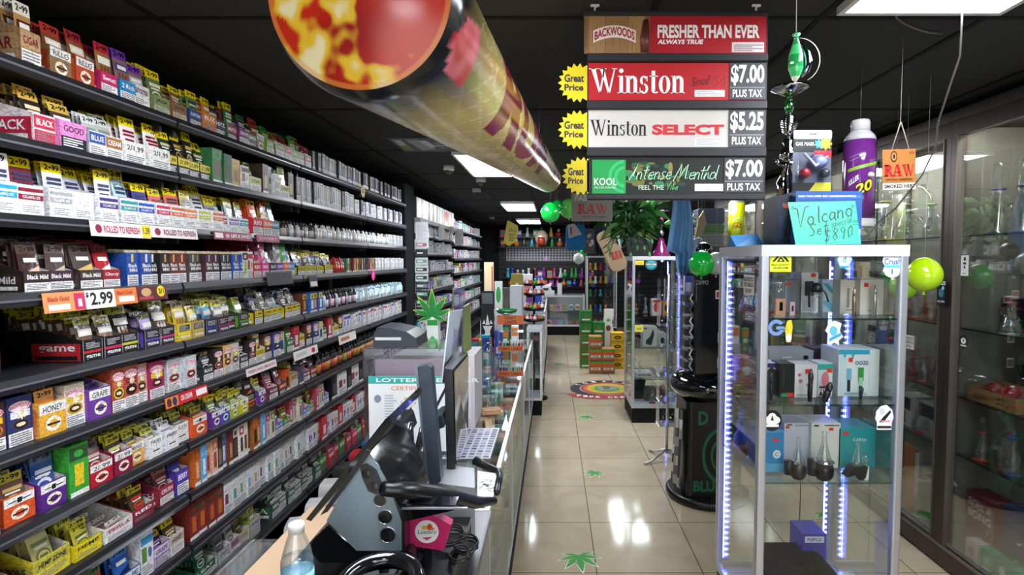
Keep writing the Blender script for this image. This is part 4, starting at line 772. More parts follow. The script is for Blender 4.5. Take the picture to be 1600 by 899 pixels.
p.text('BACKWOODS', U(928), U(989), V(71), V(58), '#a01c34', -.003, .03, arch=.018)
p.text('FRESHER THAN EVER', U(1024), U(1180), V(67), V(47), '#f2efef', -.0022, .035); p.text('ALWAYS TRUE', U(1024), U(1093), V(76), V(69), '#f2efef', -.0022, .04, slant=.2)
p.rect(U(1138), U(1187), V(88), V(73), '#e9dfe0', -.0021); lines(p, U(1141), U(1185), V(87), V(76), 4, '#8a7a80', -.0024)
p.obj('advert_panel', rack)
def price_card(y0, y1, price, x0=1135):
    c = MB('card'); c.box(U(x0), U(1190), -.004, -.001, V(y1), V(y0), '#3b3d40'); ym = y0 + (y1 - y0) * .68
    c.rect(U(x0 + 1), U(1189), V(ym + 1), V(ym - 1), '#77797c', -.0044)
    c.text(price, U(x0 + 2), U(1188), V(ym - 3), V(y0 + 3), '#f4f4f4', -.0048, .03); c.text('PLUS TAX', U(x0 + 5), U(1185), V(y1 - 3), V(ym + 3), '#f4f4f4', -.0048, .02)
    c.obj('price_card', rack)
# red
p = MB('card'); x0, x1, z0, z1 = panel(104, 160); p.box(x0, x1, -.001, .003, z0, z1, '#b21c25')
serif_text(p, 'Winston', U(920), U(1067), V(150), V(112), '#f2f0ee', -.0018)
p.text('Since', U(1076), U(1102), V(138), V(125), '#3a1014', -.002, .0, slant=.25, rot=.12); p.text("'54", U(1103), U(1129), V(139), V(122), '#7a1a20', -.0018, .03); p.text("54", U(1107), U(1127), V(138), V(123), '#c8202a', -.0021, -.01)
p.rect(U(1082), U(1128), V(155), V(145), '#f0f0f0', -.0018); lines(p, U(1084), U(1126), V(154), V(146), 3, '#9aa0a8', -.0021)
p.obj('advert_panel', rack); price_card(104, 159, '$7.00')
# white
p = MB('card'); x0, x1, z0, z1 = panel(175, 232); p.box(x0, x1, -.001, .003, z0, z1, '#c6c3bd')
serif_text(p, 'Winston', U(921), U(1009), V(214), V(190), '#1c1c20', -.0018, .12)
p.text('SELECT', U(1017), U(1128), V(213), V(197), '#c62a34', -.0018, .05)
p.rect(U(1083), U(1129), V(230), V(217), '#ecebe8', -.0018); lines(p, U(1085), U(1127), V(229), V(218), 4, '#a8a8ac', -.0021)
p.obj('advert_panel', rack); price_card(175, 231, '$5.25')
# green
p = MB('card'); x0, x1, z0, z1 = panel(247, 303, 920, 1190); p.box(x0, x1, -.001, .003, z0, z1, '#101413')
p.rect(U(925), U(977), V(303), V(251), '#17984a', -.0016)
for a0, rr in ((0, 26), (0, 17)):
    for q in range(12):
        t0, t1 = math.radians(95 + 14 * q), math.radians(95 + 14 * (q + 1)); ro, ri = rr * PXM, (rr - 5) * PXM; cx, cz = U(976), V(277)
        p.poly([(cx + ro * math.cos(t0), cz + ro * math.sin(t0)), (cx + ro * math.cos(t1), cz + ro * math.sin(t1)), (cx + ri * math.cos(t1), cz + ri * math.sin(t1)), (cx + ri * math.cos(t0), cz + ri * math.sin(t0))], '#34b56a', -.002)
p.text('KOOL', U(928), U(963), V(290), V(279), '#f2f6f2', -.0024, .01); p.text('FILTER KINGS', U(929), U(961), V(295), V(292), '#d8ece0', -.0024)
rg = random.Random(3)
for q in range(46):
    xx, zz = U(rg.uniform(980, 1070)), V(rg.uniform(256, 292)); p.oval(xx, zz, rg.uniform(.004, .02), rg.uniform(.003, .012), rg.choice(['#14382a', '#1c5a3a', '#2a7a4c', '#3a4a24', '#6a6a30', '#1a2c22']), -.0016 - q * .000004, 8)
p.oval(U(1046), V(264), .008, .022, '#8a7a40', -.002, 8)
script(p, 'Intense', U(980), V(281), .05, .0024, '#b8f0c8', .3, y=-.003, adv=.40); script(p, 'Menthol', U(1051), V(281), .048, .0024, '#b8f0c8', .3, y=-.003, adv=.36)
p.text('FEEL THE', U(997), U(1036), V(297), V(290), '#c8dcd0', -.003); script(p, 'Vibe', U(1039), V(297), .022, .0016, '#58d888', .3, y=-.003)
p.rect(U(1084), U(1128), V(299), V(288), '#e6e8e6', -.002)
p.obj('advert_panel', rack); price_card(248, 301, '$7.00', 1129)
for yc, xo in ((134, 0), (205, 0), (276, 6)):
    b = MB('card'); b.T = None; pts = []
    cx, cz = U(902 + xo), V(yc); n = 12
    for k in range(2 * n + 1):
        a = math.radians(62 + (236) * k / (2 * n)); r = (30 if k % 2 == 0 else 24) * PXM; pts.append((cx + r * math.cos(a), cz + r * math.sin(a)))
    pts.append((U(917), pts[-1][1])); pts.insert(0, (U(917), pts[0][1]))
    b.prism(pts, 'y', -.0008, .0002, '#d6c41e'); b.text('Great', U(882 + xo), U(912), V(yc - 1), V(yc - 13), '#2c2c3c', -.0014, .03); b.text('Price', U(882 + xo), U(911), V(yc + 12), V(yc + 2), '#2c2c3c', -.0014, .03)
    b.obj('starburst_tag', rack)

# ------------------------------------------------------------------ inflatable tube
from mathutils import noise as NZ
col_mat('inflated', 0.2, 0, 0.45)
def in_glyph(word, u, v, bold):
    vs, fs, (a0, a1, b0, b1) = glyphs(word, bold); x = a0 + u * (a1 - a0); z = b0 + v * (b1 - b0)
    for fc in fs:
        c = False; n = len(fc); j = n - 1
        for i in range(n):
            xi, zi = vs[fc[i]]; xj, zj = vs[fc[j]]
            if (zi > z) != (zj > z) and x < (xj - xi) * (z - zi) / (zj - zi) + xi: c = not c
            j = i
        if c: return True
    return False
def mixc(a, b, t): t = max(0, min(1, t)); return tuple(a[i] * (1 - t) + b[i] * t for i in range(4))
def inflatable():
    A = at(560, -12, .70); Bp = at(857, 281, 3.6); ax = (Bp - A).normalized(); L = (Bp - A).length
    t = thing('inflatable_advert_tube', 'huge gold inflatable advertising tube with red and yellow picture on its end, hung under ceiling', 'inflatable', A)
    ux = ax.cross(Vector((0, 0, 1))).normalized(); uz = ux.cross(ax).normalized()
    NA, NS = 150, 260; P = []; Cc = []
    gold, gold2, pale = lin('#c4ae66'), lin('#d8c67c'), lin('#f4ecc4'); wine, black, red = lin('#8a1a3c'), lin('#0e1216'), lin('#c83238')
    for i in range(NS + 1):
        s = L * i / NS; r = .127 - (.127 - .083) * (i / NS) ** .8
        if i < 3: r -= (3 - i) ** 2 * .0012
        if s > L - .07: r *= math.sqrt(max(0.0, 1 - ((s - L + .07) / .0705) ** 2)) * .75 + .25 * (1 - (s - L + .07) / .07)
        for k in range(NA):
            a = 2 * PI * k / NA; r2 = r * (1 + .006 * math.sin(a * 9 + s * 6) * (i / NS)); q = A + ax * s + (ux * math.cos(a) + uz * math.sin(a)) * max(r2, .001) - A
            P.append(q)
            n1 = NZ.noise(Vector((math.cos(a) * 3, math.sin(a) * 3, s * 3)))
            c = mixc(gold, gold2, .5 + n1)
            l1 = abs(math.sin(a * 7 + s * 26 + 1.2 * math.sin(s * 9))); l2 = abs(math.sin(a * 7 - s * 26 + 1.2 * math.cos(s * 7)))
            if l1 < .13 or l2 < .13: c = mixc(c, pale, .55)
            rx = (s % .5) - .25; ra = ((a * .11 + .05) % .16) - .08; rr = math.hypot(rx, ra)
            if s > .3 and (abs(rr - .05) < .006 or abs(rr - .028) < .005): c = mixc(c, pale, .6)
            # printed dark blur behind the picture
            c = mixc(lin('#15191c'), c, (s - .05 + .05 * n1) / .22) if s < .3 else c
            if s < .14 and -.75 < a - 2 * PI < -.2 + s * 1.5 and s > .012 + .12 * abs(a - 2 * PI + .45):
                c = mixc(red, lin('#e87a8a'), .5 + 1.4 * NZ.noise(Vector((a * 3, s * 20, 4))))
            for (s0, s1, a0, a1, wd) in ((.42, 1.6, -.95, .62, 'RUM'), (2.15, 2.7, -.6, .2, 'RUM')):
                aa = a - 2 * PI if a > PI else a
                if s0 < s < s1 and a0 < aa < a1:
                    u = (s - s0) / (s1 - s0); v = (aa - a0) / (a1 - a0)
                    if in_glyph(wd, u, v, .05): c = wine
            Cc.append(c)
    F = [(i * NA + k, i * NA + (k + 1) % NA, (i + 1) * NA + (k + 1) % NA, (i + 1) * NA + k) for i in range(NS) for k in range(NA)]
    F.append(tuple(range(NS * NA, NS * NA + NA)))
    def mk(name, P, F, Cc, mat):
        me = bpy.data.meshes.new(name); me.from_pydata([tuple(p) for p in P], [], F); me.materials.append(MATS[mat])
        ca = me.color_attributes.new('Col', 'FLOAT_COLOR', 'POINT'); buf = []
        for c in Cc: buf.extend(c)
        ca.data.foreach_set('color', buf); me.polygons.foreach_set('use_smooth', [True] * len(F)); o = bpy.data.objects.new(name, me); COL.objects.link(o); o.parent = t; return o
    mk('tube_body', P, F, Cc, 'inflated')
    # printed end
    P, F, Cc = [], [], []; NR = 46; NA2 = 150; r0 = .127 - .0108
    ry, yl, wh, wn = lin('#c8301e'), lin('#f0c83a'), lin('#f6ecc0'), lin('#8a1420')
    for i in range(NR + 1):
        rr = r0 * i / NR
        for k in range(NA2):
            a = 2 * PI * k / NA2; x, z = rr * math.cos(a), rr * math.sin(a); P.append(ux * x + uz * z - ax * .014 * (1 - (i / NR) ** 2) + ax * .0005)
            v = Vector((x * 16, z * 16, 2.2)); n1 = NZ.fractal(v, 1.0, 2.0, 3); n2 = NZ.noise(Vector((x * 9 + 5, z * 9, 7)))
            c = mixc(ry, wn, n2 * 1.4 + .1); c = mixc(c, yl, (n1 - .16) * 7); c = mixc(c, wh, (n1 - .38) * 7)
            if i > NR - 3: c = mixc(c, lin('#e8a04a'), .5)
            Cc.append(c)
    F = [(i * NA2 + k, (i + 1) * NA2 + k, (i + 1) * NA2 + (k + 1) % NA2, i * NA2 + (k + 1) % NA2) for i in range(NR) for k in range(NA2)]
    mk('printed_end', P, F, Cc, 'inflated')
    for s in (.35, 2.3):
        w = MB('metal'); c = ax * s; w.tube([c + uz * .10, Vector((c.x, c.y, CEIL - A.z - .002))], .0012, '#c8c8c8', 5); w.obj('hanging_wire', t)
inflatable()

# ------------------------------------------------------------------ things on the ceiling
def dome(x, y, r, label):
    t = thing('dome_camera', label, 'security camera', (x, y, CEIL - .0005), 0, 'dome cameras on the ceiling')
    a = MB('plastic'); a.lathe([(r * .82, -r * .9), (r, -r * .75), (r, -r * .1), (r * .94, 0)], '#dcdcda', 20); a.obj('housing', t)
    b = MB('gloss'); b.lathe([(.002, -r * 1.6), (r * .35, -r * 1.52), (r * .6, -r * 1.3), (r * .7, -r * .95), (r * .7, -r * .9)], '#2a2a2e', 18); b.obj('dome_cover', t)
dome(-.955, 5.1, .05, 'white dome camera over the near shelving, closest of the three by the panel')
dome(-.76, 5.85, .052, 'white dome camera at the corner of the lit ceiling panel')
dome(-.93, 6.75, .052, 'white dome camera just behind the corner of lit panel, the lowest looking')
dome(-1.25, 11.3, .05, 'tiny white dome camera far back near the end wall')
p = MB('card'); p.T = Matrix.Translation((-1.17, 4.42, CEIL - .0055)) @ Matrix.Rotation(PI / 2, 4, 'X')
p.box(0, .56, 0, .003, 0, .50, '#17181a'); p.text('LIGHTERS FOR', .3, .52, .3, .36, '#d8d8d8'); p.text('WIND PROOF', .29, .53, .2, .27, '#e4e4e4', bold=.03); p.text('FLAME', .32, .5, .12, .17, '#c8c8c8')
p.rect(.02, .09, .05, .45, '#8a7a30'); p.rect(.03, .08, .25, .42, '#c8c4b8', -.001); p.poly([(.11, .45), (.2, .45), (.27, .1), (.15, .06)], '#8a8e94'); p.poly([(.2, .4), (.26, .42), (.29, .2), (.24, .15)], '#c8ccd0', -.001); p.rect(.535, .555, .03, .47, '#8a6a2a')
tag(p.obj('ceiling_poster'), 'dark lighter poster taped flat to the ceiling beside the lit panel', 'poster')
# green wrapped ornament with a silver foil balloon and its loose wire
t = thing('hanging_ornament', 'green glass drop and silver crescent hanging on a string above the tall water pipe', 'ornament', at(1244, 65, 1.62))
m = MB('matte'); m.tube([(0, 0, -.01), (-.003, 0, CEIL - at(1244, 65, 1.62).z - .001)], .0011, '#b8b8b8', 5); m.obj('string', t)
m = MB('gloss')
m.lathe([(.002, -.115), (.012, -.1), (.021, -.075), (.02, -.04), (.011, -.01), (.006, .012), (.012, .02), (.002, .028)], ['#d8e0d0', '#3ab86a', '#1f9a4c', '#4ac87a', '#1f9a4c', '#58c884', '#1f9a4c'], 12); m.obj('glass_drop', t)
m = MB('chrome'); m.tube([(.014, .01, .0), (.034, .01, -.03), (.04, .01, -.055), (.034, .01, -.08), (.022, .01, -.098)], [.003, .011, .014, .01, .002], '#8a96b0', 10); m.obj('silver_crescent', t)
m = MB('metal'); m.tube([(.01 + .062 * math.sin(a) * .95, .0, -.052 + .062 * math.cos(a)) for a in [i * .18 for i in range(16)]], .0013, '#d0c8b8', 6); m.obj('wire_loop', t)
# cable
m = MB('plastic'); pts = [at(1502, 52, 1.72), at(1500, 88, 1.74), at(1484, 135, 1.78), at(1466, 190, 1.82), at(1462, 230, 1.86), at(1440, 275, 1.9), at(1400, 325, 1.95), at(1370, 350, 2.0), at(1353, 374, 2.1)]
pts[0].z = min(pts[0].z, CEIL - .001); pts.insert(0, Vector((pts[0].x, pts[0].y, CEIL - .001)))
m.tube(pts, .0028, '#3a3836', 6); tag(m.obj('power_cable'), 'thin black power cable hanging from the ceiling to the top of tower case', 'cable')
m = MB('matte'); pts = [Vector((x, y, CEIL - .004)) for x, y in ((1.17, 1.94), (1.2, 1.99), (1.26, 2.04), (1.32, 2.08), (1.4, 2.12), (1.46, 2.13))]
m.tube(pts, .004, '#6a6862', 6); tag(m.obj('dust_cobweb'), 'grey cobweb strand stuck to the ceiling tile by the bright panel', 'cobweb')
# ------------------------------------------------------------------ the glass counter and what stands on it
CZ = 0.87; CXL, CXR = -0.757, -0.225
def glass_counter(x0, x1, y0, y1, z, label, seams, base='#1d1d20', zb=.18, shelf_z=(.4, .62)):
    t = thing('glass_counter', label, 'display counter', (x0, y0, 0), 0, None); w, d = x1 - x0, y1 - y0
    b = MB('matte'); b.box(.01, w - .01, .01, d - .01, 0, zb, base); b.obj('plinth', t)
    fr = MB('brushed'); e = .018; c = '#c4c6c8'
    for (xa, ya) in ((0, 0), (w - e, 0), (0, d - e), (w - e, d - e)): fr.box(xa, xa + e, ya, ya + e, zb, z - .02, c)
    for za in (zb, z - .02):
        for a in ((0, w, 0, e), (0, w, d - e, d), (0, e, e, d - e), (w - e, w, e, d - e)): fr.box(a[0], a[1], a[2], a[3], za, za + .02, c)
    for s in seams:
        fr.box(w - e, w, s - y0 - .008, s - y0 + .008, zb + .02, z - .02, c)
    fr.obj('aluminium_frame', t)
    g = MB('pane'); g.box(w - .008, w - .004, e, d - e, zb + .02, z - .02); g.obj('front_glass', t)
    g = MB('pane'); g.box(e, w - e, e, d - e, z - .007, z - .001); g.obj('top_glass', t)
    g = MB('pane'); g.box(e, w - e, .004, .008, zb + .02, z - .02); g.obj('end_glass', t)
    for sz in shelf_z:
        s = MB('pane'); s.box(.02, w - .04, e + .002, d - e - .002, sz, sz + .005); s.mat = 'pane_edge'; s.box(w - .041, w - .039, e, d - e, sz, sz + .005); s.obj('glass_shelf', t)
    s = MB('matte'); s.box(e, w - e, e, d - e, zb, zb + .004, '#e4e4e2'); s.obj('deck', t)
    bk = MB('paintmetal'); bk.box(.0, .012, e, d - e, zb + .02, z - .02, '#c8ccce'); bk.obj('back_panel', t)
    return t
glass_counter(CXL, CXR, 1.9, 6.02, CZ, 'long glass topped sales counter with silver edges along the aisle', [3.0, 4.2, 5.2])
t = thing('cashier_counter', 'grey sided cashier counter carrying the register, continuing the glass counter', 'counter', (CXL, .75, 0))
m = MB('paintmetal'); m.box(0, .53, 0, 1.145, 0, .83, '#77746a'); m.obj('body', t)
m = MB('plastic'); m.box(0, .532, 0, 1.145, .831, CZ, '#17181a'); m.obj('worktop', t)
m = MB('brushed'); m.box(.5325, .54, 0, 1.145, .84, CZ + .002, '#6a6c70'); m.obj('edge_trim', t)
m = MB('matte'); m.box(-.865, CXL - .002, .8, 1.93, CZ - .03, CZ, '#c6a98a'); m.box(-.85, CXL - .03, .85, .88, 0, CZ - .03, '#7a6a58'); m.box(-.85, CXL - .03, 1.88, 1.91, 0, CZ - .03, '#7a6a58')
tag(m.obj('side_table'), 'tan topped narrow work table behind the register, in front of the wall shelves', 'table')
# low ledge in front of the shelving
m = MB('matte'); m.box(-1.44, -1.17, 1.3, 5.4, 0, .27, '#6a6866'); m.box(-1.445, -1.165, 1.3, 5.4, .271, .283, '#8c8a88')
tag(m.obj('low_ledge'), 'low grey ledge running on the floor below the wall shelves', 'ledge')
# goods inside the glass counter
gr = random.Random(21)
def cbox(x, y, z, w, h, d, cols, rz=0.0, label='', group=None, name='boxed_item', cat='box', style=0):
    m = MB('card'); m.box(-w / 2, w / 2, 0, d, 0, h, cols[0]); a = w / 2 * .94
    if style == 0: m.rect(-a, a, h * .66, h * .94, cols[1], -.001); m.rect(-a * .5, a * .5, h * .15, h * .55, cols[2], -.001)
    elif style == 1: m.oval(0, h * .55, a * .55, h * .25, cols[1], -.001); m.rect(-a * .7, a * .7, h * .08, h * .2, cols[2], -.001); m.rect(a * .4, a * .8, h * .8, h * .93, '#e8382a', -.0014)
    else:
        for i in range(4): m.rect(-a, a, h * (.1 + .22 * i), h * (.2 + .22 * i), cols[1 + i % 2], -.001)
    # top face print
    m.add([(-a, d * .06, h + .0006), (a, d * .06, h + .0006), (a, d * .94, h + .0006), (-a, d * .94, h + .0006)], [(0, 1, 2, 3)], cols[1])
    m.add([(-a * .6, d * .25, h + .001), (a * .6, d * .25, h + .001), (a * .6, d * .7, h + .001), (-a * .6, d * .7, h + .001)], [(0, 1, 2, 3)], cols[2])
    o = m.obj(name, None, (x, y, z), rz); tag(o, label, cat, group); return o
CPAL = [('#2f9a8c', '#5ac4b4', '#dff2ee'), ('#2a7ac0', '#7ab8e8', '#e8f2fa'), ('#3aa05a', '#8ad09a', '#f0f4e8'), ('#7fb8b0', '#bfe0da', '#3a6a6a'), ('#d8e4e2', '#8ac0b8', '#4a8a8a'), ('#c8a878', '#e8d8b8', '#7a5a3a'), ('#c0c8c8', '#e8ecec', '#8a9a9a'), ('#d0703a', '#f0b080', '#fff0e0'), ('#2a3a4a', '#6a8a9a', '#c8d8e0'), ('#b8d8d0', '#e0f0ec', '#5aa090')]
for lv, (zs, zt) in enumerate(((.185, 'deck'), (.406, 'lower glass shelf'), (.626, 'upper glass shelf'))):
    y = 2.02; n = 0
    while y < 5.85:
        for xi, x in enumerate((-.64, -.49, -.34)):
            if gr.random() < .14: continue
            n += 1; w = gr.uniform(.07, .12); h = gr.uniform(.03, .13 if lv < 2 else .1); c = gr.choice(CPAL)
            cbox(x + gr.uniform(-.012, .012), y, zs, w, h, gr.uniform(.08, .12), c, gr.uniform(-.12, .12), '%s goods box on the counter %s, %s from the register end' % (colour_word(c[0]), zt, ordinal(n)), 'boxed goods inside the glass counter', style=gr.randrange(3))
        y += gr.uniform(.155, .19)
# keyboard mat on the glass top
m = MB('card'); m.box(-.14, .14, -.22, .22, 0, .003, '#c8ccd4')
for i in range(12):
    for j in range(8): m.add([(-.13 + j * .034, -.21 + i * .035, .0036), (-.106 + j * .034, -.21 + i * .035, .0036), (-.106 + j * .034, -.187 + i * .035, .0036), (-.13 + j * .034, -.187 + i * .035, .0036)], [(0, 1, 2, 3)], gr.choice(['#4a5078', '#6a6a90', '#8a8ab0', '#2a3050', '#a8a0b8']))
tag(m.obj('counter_mat', None, (-.42, 2.62, CZ)), 'blue and white patterned mat lying on glass counter beyond the register', 'mat')
m = MB('film'); m.box(-.06, .06, -.05, .05, 0, .012, '#c8a070'); m.box(-.05, .05, -.04, .04, .0125, .02, '#b88a5a'); tag(m.obj('tray_of_foil', None, (-.36, 3.15, CZ), .3), 'small copper coloured foil packet on the glass counter past the patterned mat', 'packet')

# ---- register group. L(px,py,Y) gives points, pieces have real depth along Y
def slabs(name, parent, outline, Y0, Y1, col, mat, base, extra=None):
    """outline in picture coordinates at distance Y0; the piece runs back to Y1"""
    m = MB(mat); pr = [(at(px, py, Y0).x - base.x, at(px, py, Y0).z - base.z) for px, py in outline]
    m.prism(pr, 'y', Y0 - base.y, Y1 - base.y, col)
    if extra: extra(m)
    return m.obj(name, parent)
Y0 = 1.32
base = Vector((at(560, 862, Y0).x, Y0, CZ))
pos = thing('register_terminal', 'big touch screen register with silver side plate pierced by round holes', 'cash register', base)
slabs('screen', pos, [(478, 812), (486, 815), (560, 728), (612, 662), (609, 649), (602, 655)], Y0 - .02, Y0 + .30, '#17181a', 'gloss', base)
slabs('screen_bezel', pos, [(500, 806), (512, 800), (580, 706), (572, 703)], Y0 - .028, Y0 - .021, '#2c2d30', 'plastic', base)
def holes(m):
    for px, py, r in ((573, 740, 8), (585, 760, 8.5), (594, 782, 10), (602, 808, 11.5), (606, 836, 12.5)):
        c = at(px, py, Y0 - .006); rr = r * Y0 / FPX; n = 20
        if py > 770: m.mat = 'metal'; m.tube([(c.x - base.x + rr * math.cos(a * 2 * PI / n), -.0075, c.z - base.z + rr * math.sin(a * 2 * PI / n)) for a in range(n)], .0014, '#c8ccd0', 6, closed=True)
        m.mat = 'gloss'; m.poly([(c.x - base.x + rr * math.cos(a * 2 * PI / n), c.z - base.z + rr * math.sin(a * 2 * PI / n)) for a in range(n)], '#121418', -.0082)
        m.poly([(c.x - base.x + rr * .45 + rr * .55 * math.cos(a * 2 * PI / n) * .6, c.z - base.z + rr * .1 + rr * .6 * math.sin(a * 2 * PI / n)) for a in range(n)], '#4a5058' if py < 770 else '#20242a', -.0086)
slabs('side_plate', pos, [(572, 706), (510, 814), (557, 861), (628, 861), (627, 815), (607, 757), (590, 727)], Y0 - .006, Y0 + .0, '#a8bcc8', 'brushed', base, holes)
slabs('hinge_cover', pos, [(562, 728), (573, 724), (588, 734), (601, 764), (598, 772), (586, 773), (575, 768), (566, 748)], Y0 - .0078, Y0 - .0062, '#3a3e44', 'plastic', base)
slabs('side_trim', pos, [(572, 706), (577, 708), (606, 750), (622, 790), (632, 820), (633, 861), (628, 861), (627, 815), (607, 757), (590, 727)], Y0 - .004, Y0 + .26, '#15171a', 'gloss', base)
slabs('lower_body', pos, [(512, 822), (560, 862), (640, 862), (655, 880), (500, 880), (488, 866), (486, 850), (492, 840)], Y0 + .002, Y0 + .3, '#101113', 'gloss', base)
# base arms sweep to the aisle side, rising behind: two tapered black arms with a silver plate between
def arm(name, pts, col='#121315', mat='plastic', par=pos):
    m = MB(mat); P3 = [at(a, b, c) - base for a, b, c, _ in pts]; m.tube(P3, [r for *_, r in pts], col, 10); return m.obj(name, par)
arm('front_arm', [(598, 764, 1.30, .017), (650, 768, 1.36, .022), (700, 775, 1.46, .021), (745, 786, 1.56, .017), (772, 783, 1.64, .012)])
arm('rear_arm', [(776, 770, 1.68, .011), (781, 745, 1.78, .011), (779, 737, 1.84, .012), (756, 727, 1.88, .014), (742, 720, 1.9, .016)])
m = MB('paintmetal'); q = [at(746, 777, 1.655), at(770, 781, 1.637), at(778, 741, 1.83), at(746, 737, 1.855)]; q = [Vector((v.x, v.y, q[1].z + .004)) - base for v in q]
m.add([tuple(v) for v in q] + [tuple(v - Vector((0, 0, .012))) for v in q], [(0, 1, 2, 3), (7, 6, 5, 4), (0, 4, 5, 1), (1, 5, 6, 2), (2, 6, 7, 3), (3, 7, 4, 0)], '#c8cacc')
cc = (q[1] + q[2]) / 2 + Vector((-.025, 0, .0008))
for i in range(26): 
    a = gr.uniform(0, 6.28); rr = gr.uniform(0, 1); x, y = cc.x + .028 * rr * math.cos(a), cc.y + .05 * rr * math.sin(a); m.tube([(x, y, cc.z), (x + gr.uniform(-.008, .008), y + gr.uniform(-.008, .008), cc.z), (x + gr.uniform(-.01, .01), y + gr.uniform(-.01, .01), cc.z)], .0008, '#5a5a5c', 4)
m.obj('base_plate', pos)
m = MB('gloss'); a = at(610, 790, 1.34) - base; m.T = Matrix.Translation(a); m.prism([(0, -.05), (.16, -.012), (.16, 0), (0, .005)], 'y', 0, .05, '#0f1012'); m.box(.03, .19, -.006, -.001, -.008, -.004, '#8a8e94'); m.T = None; m.obj('drawer_bracket', pos)
# cash drawer
t = thing('cash_drawer', 'black cash drawer under the register on the cashier counter', 'cash drawer', (-.47, 1.02, CZ + .0005))
m = MB('plastic'); m.box(-.2, .22, 0, .62, 0, .1, '#0e0f11'); m.obj('body', t)
m = MB('gloss'); m.box(-.19, .21, -.008, -.0005, .012, .09, '#1c1d20'); m.obj('drawer_front', t)
# shiny black dome scanner at the bottom
c = at(592, 925, 1.02)
t = thing('barcode_scanner', 'glossy black round scanner with ring on top, standing before the register', 'scanner', (c.x, c.y, CZ + .101))
m = MB('gloss'); zt = c.z - CZ - .10; m.lathe([(.095, 0), (.105, .02), (.1, zt * .55), (.085, zt * .85), (.075, zt * 1.0)], '#0b0c0e', 36); m.obj('body', t)
m = MB('gloss'); m.tube([(.072 * math.cos(a * 2 * PI / 30), .072 * math.sin(a * 2 * PI / 30), zt + .012 + .012 * math.sin(a * 2 * PI / 30)) for a in range(30)], .014, '#121316', 10, closed=True); m.obj('ring', t)
m = MB('gloss'); m.ball((0, 0, zt - .01), .06, '#3a3a40', 20, .5); m.obj('lens', t)
# water bottle
wb = at(465, 905, 1.13)
t = thing('water_bottle', 'clear plastic water bottle with white cap and blue green label', 'bottle', (wb.x, wb.y, CZ + .0005)); H = at(465, 818, 1.13).z - CZ
m = MB('clear'); m.lathe([(.028, 0), (.032, .008), (.032, H - .105), (.0325, H - .09), (.031, H - .075), (.022, H - .04), (.014, H - .02), (.0135, H - .015)], '#ffffff', 28); m.obj('bottle_body', t)
m = MB('plastic'); m.lathe([(.0155, H - .019), (.0158, H - .003), (.0145, H)], '#eef0f0', 20); m.obj('cap', t)
m = MB('card'); m.lathe([(.0328, H - .148), (.0328, H - .13), (.0328, H - .115), (.0328, H - .1)], ['#3ac088', '#8ae0d0', '#9ad4ec'], 28); m.obj('label', t)
m = MB('clear_thin'); m.lathe([(.03, .004), (.0305, H - .08), (.029, H - .072)], '#dfe8f0', 24); m.obj('water', t)
# pink lottery tags
def lottery_mark(m, cx, cz, r, y):
    m.oval(cx, cz, r, r, '#f2f2f0', y, 24); m.text('Lottery', cx - r * .8, cx + r * .8, cz - r * .3, cz + r * .15, '#1f8a80', y - .0006, .01, slant=.2)
    m.oval(cx + r * .25, cz + r * .4, r * .22, r * .3, '#e0483a', y - .0006, 12); m.oval(cx + r * .45, cz + r * .25, r * .2, r * .12, '#e87a4a', y - .0009, 10); m.poly([(cx - r * .4, cz - r * .5), (cx + r * .5, cz - r * .42), (cx, cz - r * .75)], '#d8486a', y - .0006)
    m.oval(cx - r * .15, cz + r * .35, r * .3, r * .2, '#f0c04a', y - .0003, 12)
for nm, pts, Yt, ctr, rpx, lb in (('a', [(636, 812), (666, 800), (705, 821), (693, 861), (632, 852)], 1.36, (667, 831), 19, 'bright pink lottery tag with a round white logo below the register arm'), ('b', [(598, 745), (632, 722), (646, 700), (650, 752), (628, 764), (600, 758)], 1.62, (634, 728), 10, 'dark pink lottery tag behind the silver register plate')):
    b0 = at(ctr[0], pts[-1][1], Yt); m = MB('card'); m.prism([(at(a, b, Yt).x - b0.x, at(a, b, Yt).z - b0.z) for a, b in pts], 'y', 0, .03, '#c82a6a' if nm == 'a' else '#9a2248')
    cc = at(ctr[0], ctr[1], Yt) - b0; lottery_mark(m, cc.x, cc.z, rpx * Yt / FPX, -.001)
    m.box(-.008, .008, .01, .022, CZ - b0.z + (.1005 if nm == 'a' else .0005), -.0, '#1a1a1c'); tag(m.obj('lottery_tag', None, b0), lb, 'sign')
# dark monitor back behind the plate and the card terminals
b1 = at(610, 700, 1.75); t = thing('small_monitor', 'dark grey small monitor seen from behind beyond the silver plate', 'monitor', (b1.x, b1.y, CZ))
def slab2(name, parent, outline, Ya, Yb, col, mat, b):
    m = MB(mat); m.prism([(at(px, py, Ya).x - b.x, at(px, py, Ya).z - b.z) for px, py in outline], 'y', Ya - b.y, Yb - b.y, col); return m.obj(name, parent)
b1 = Vector((b1.x, b1.y, CZ))
slab2('screen_back', t, [(577, 708), (604, 672), (612, 655), (622, 670), (628, 690), (600, 735), (590, 728)], 1.75, 1.95, '#2c2e31', 'plastic', b1)
m = MB('metal'); c = at(600, 682, 1.748) - b1; m.tube([(c.x + .011 * math.cos(a * .42), 0, c.z + .015 * math.sin(a * .42)) for a in range(15)], .0012, '#b8bcc0', 5, closed=True); m.obj('maker_mark', t)
slab2('foot', t, [(590, 726), (600, 736), (612, 770), (600, 792), (584, 780)], 1.78, 1.92, '#1c1d20', 'plastic', b1)
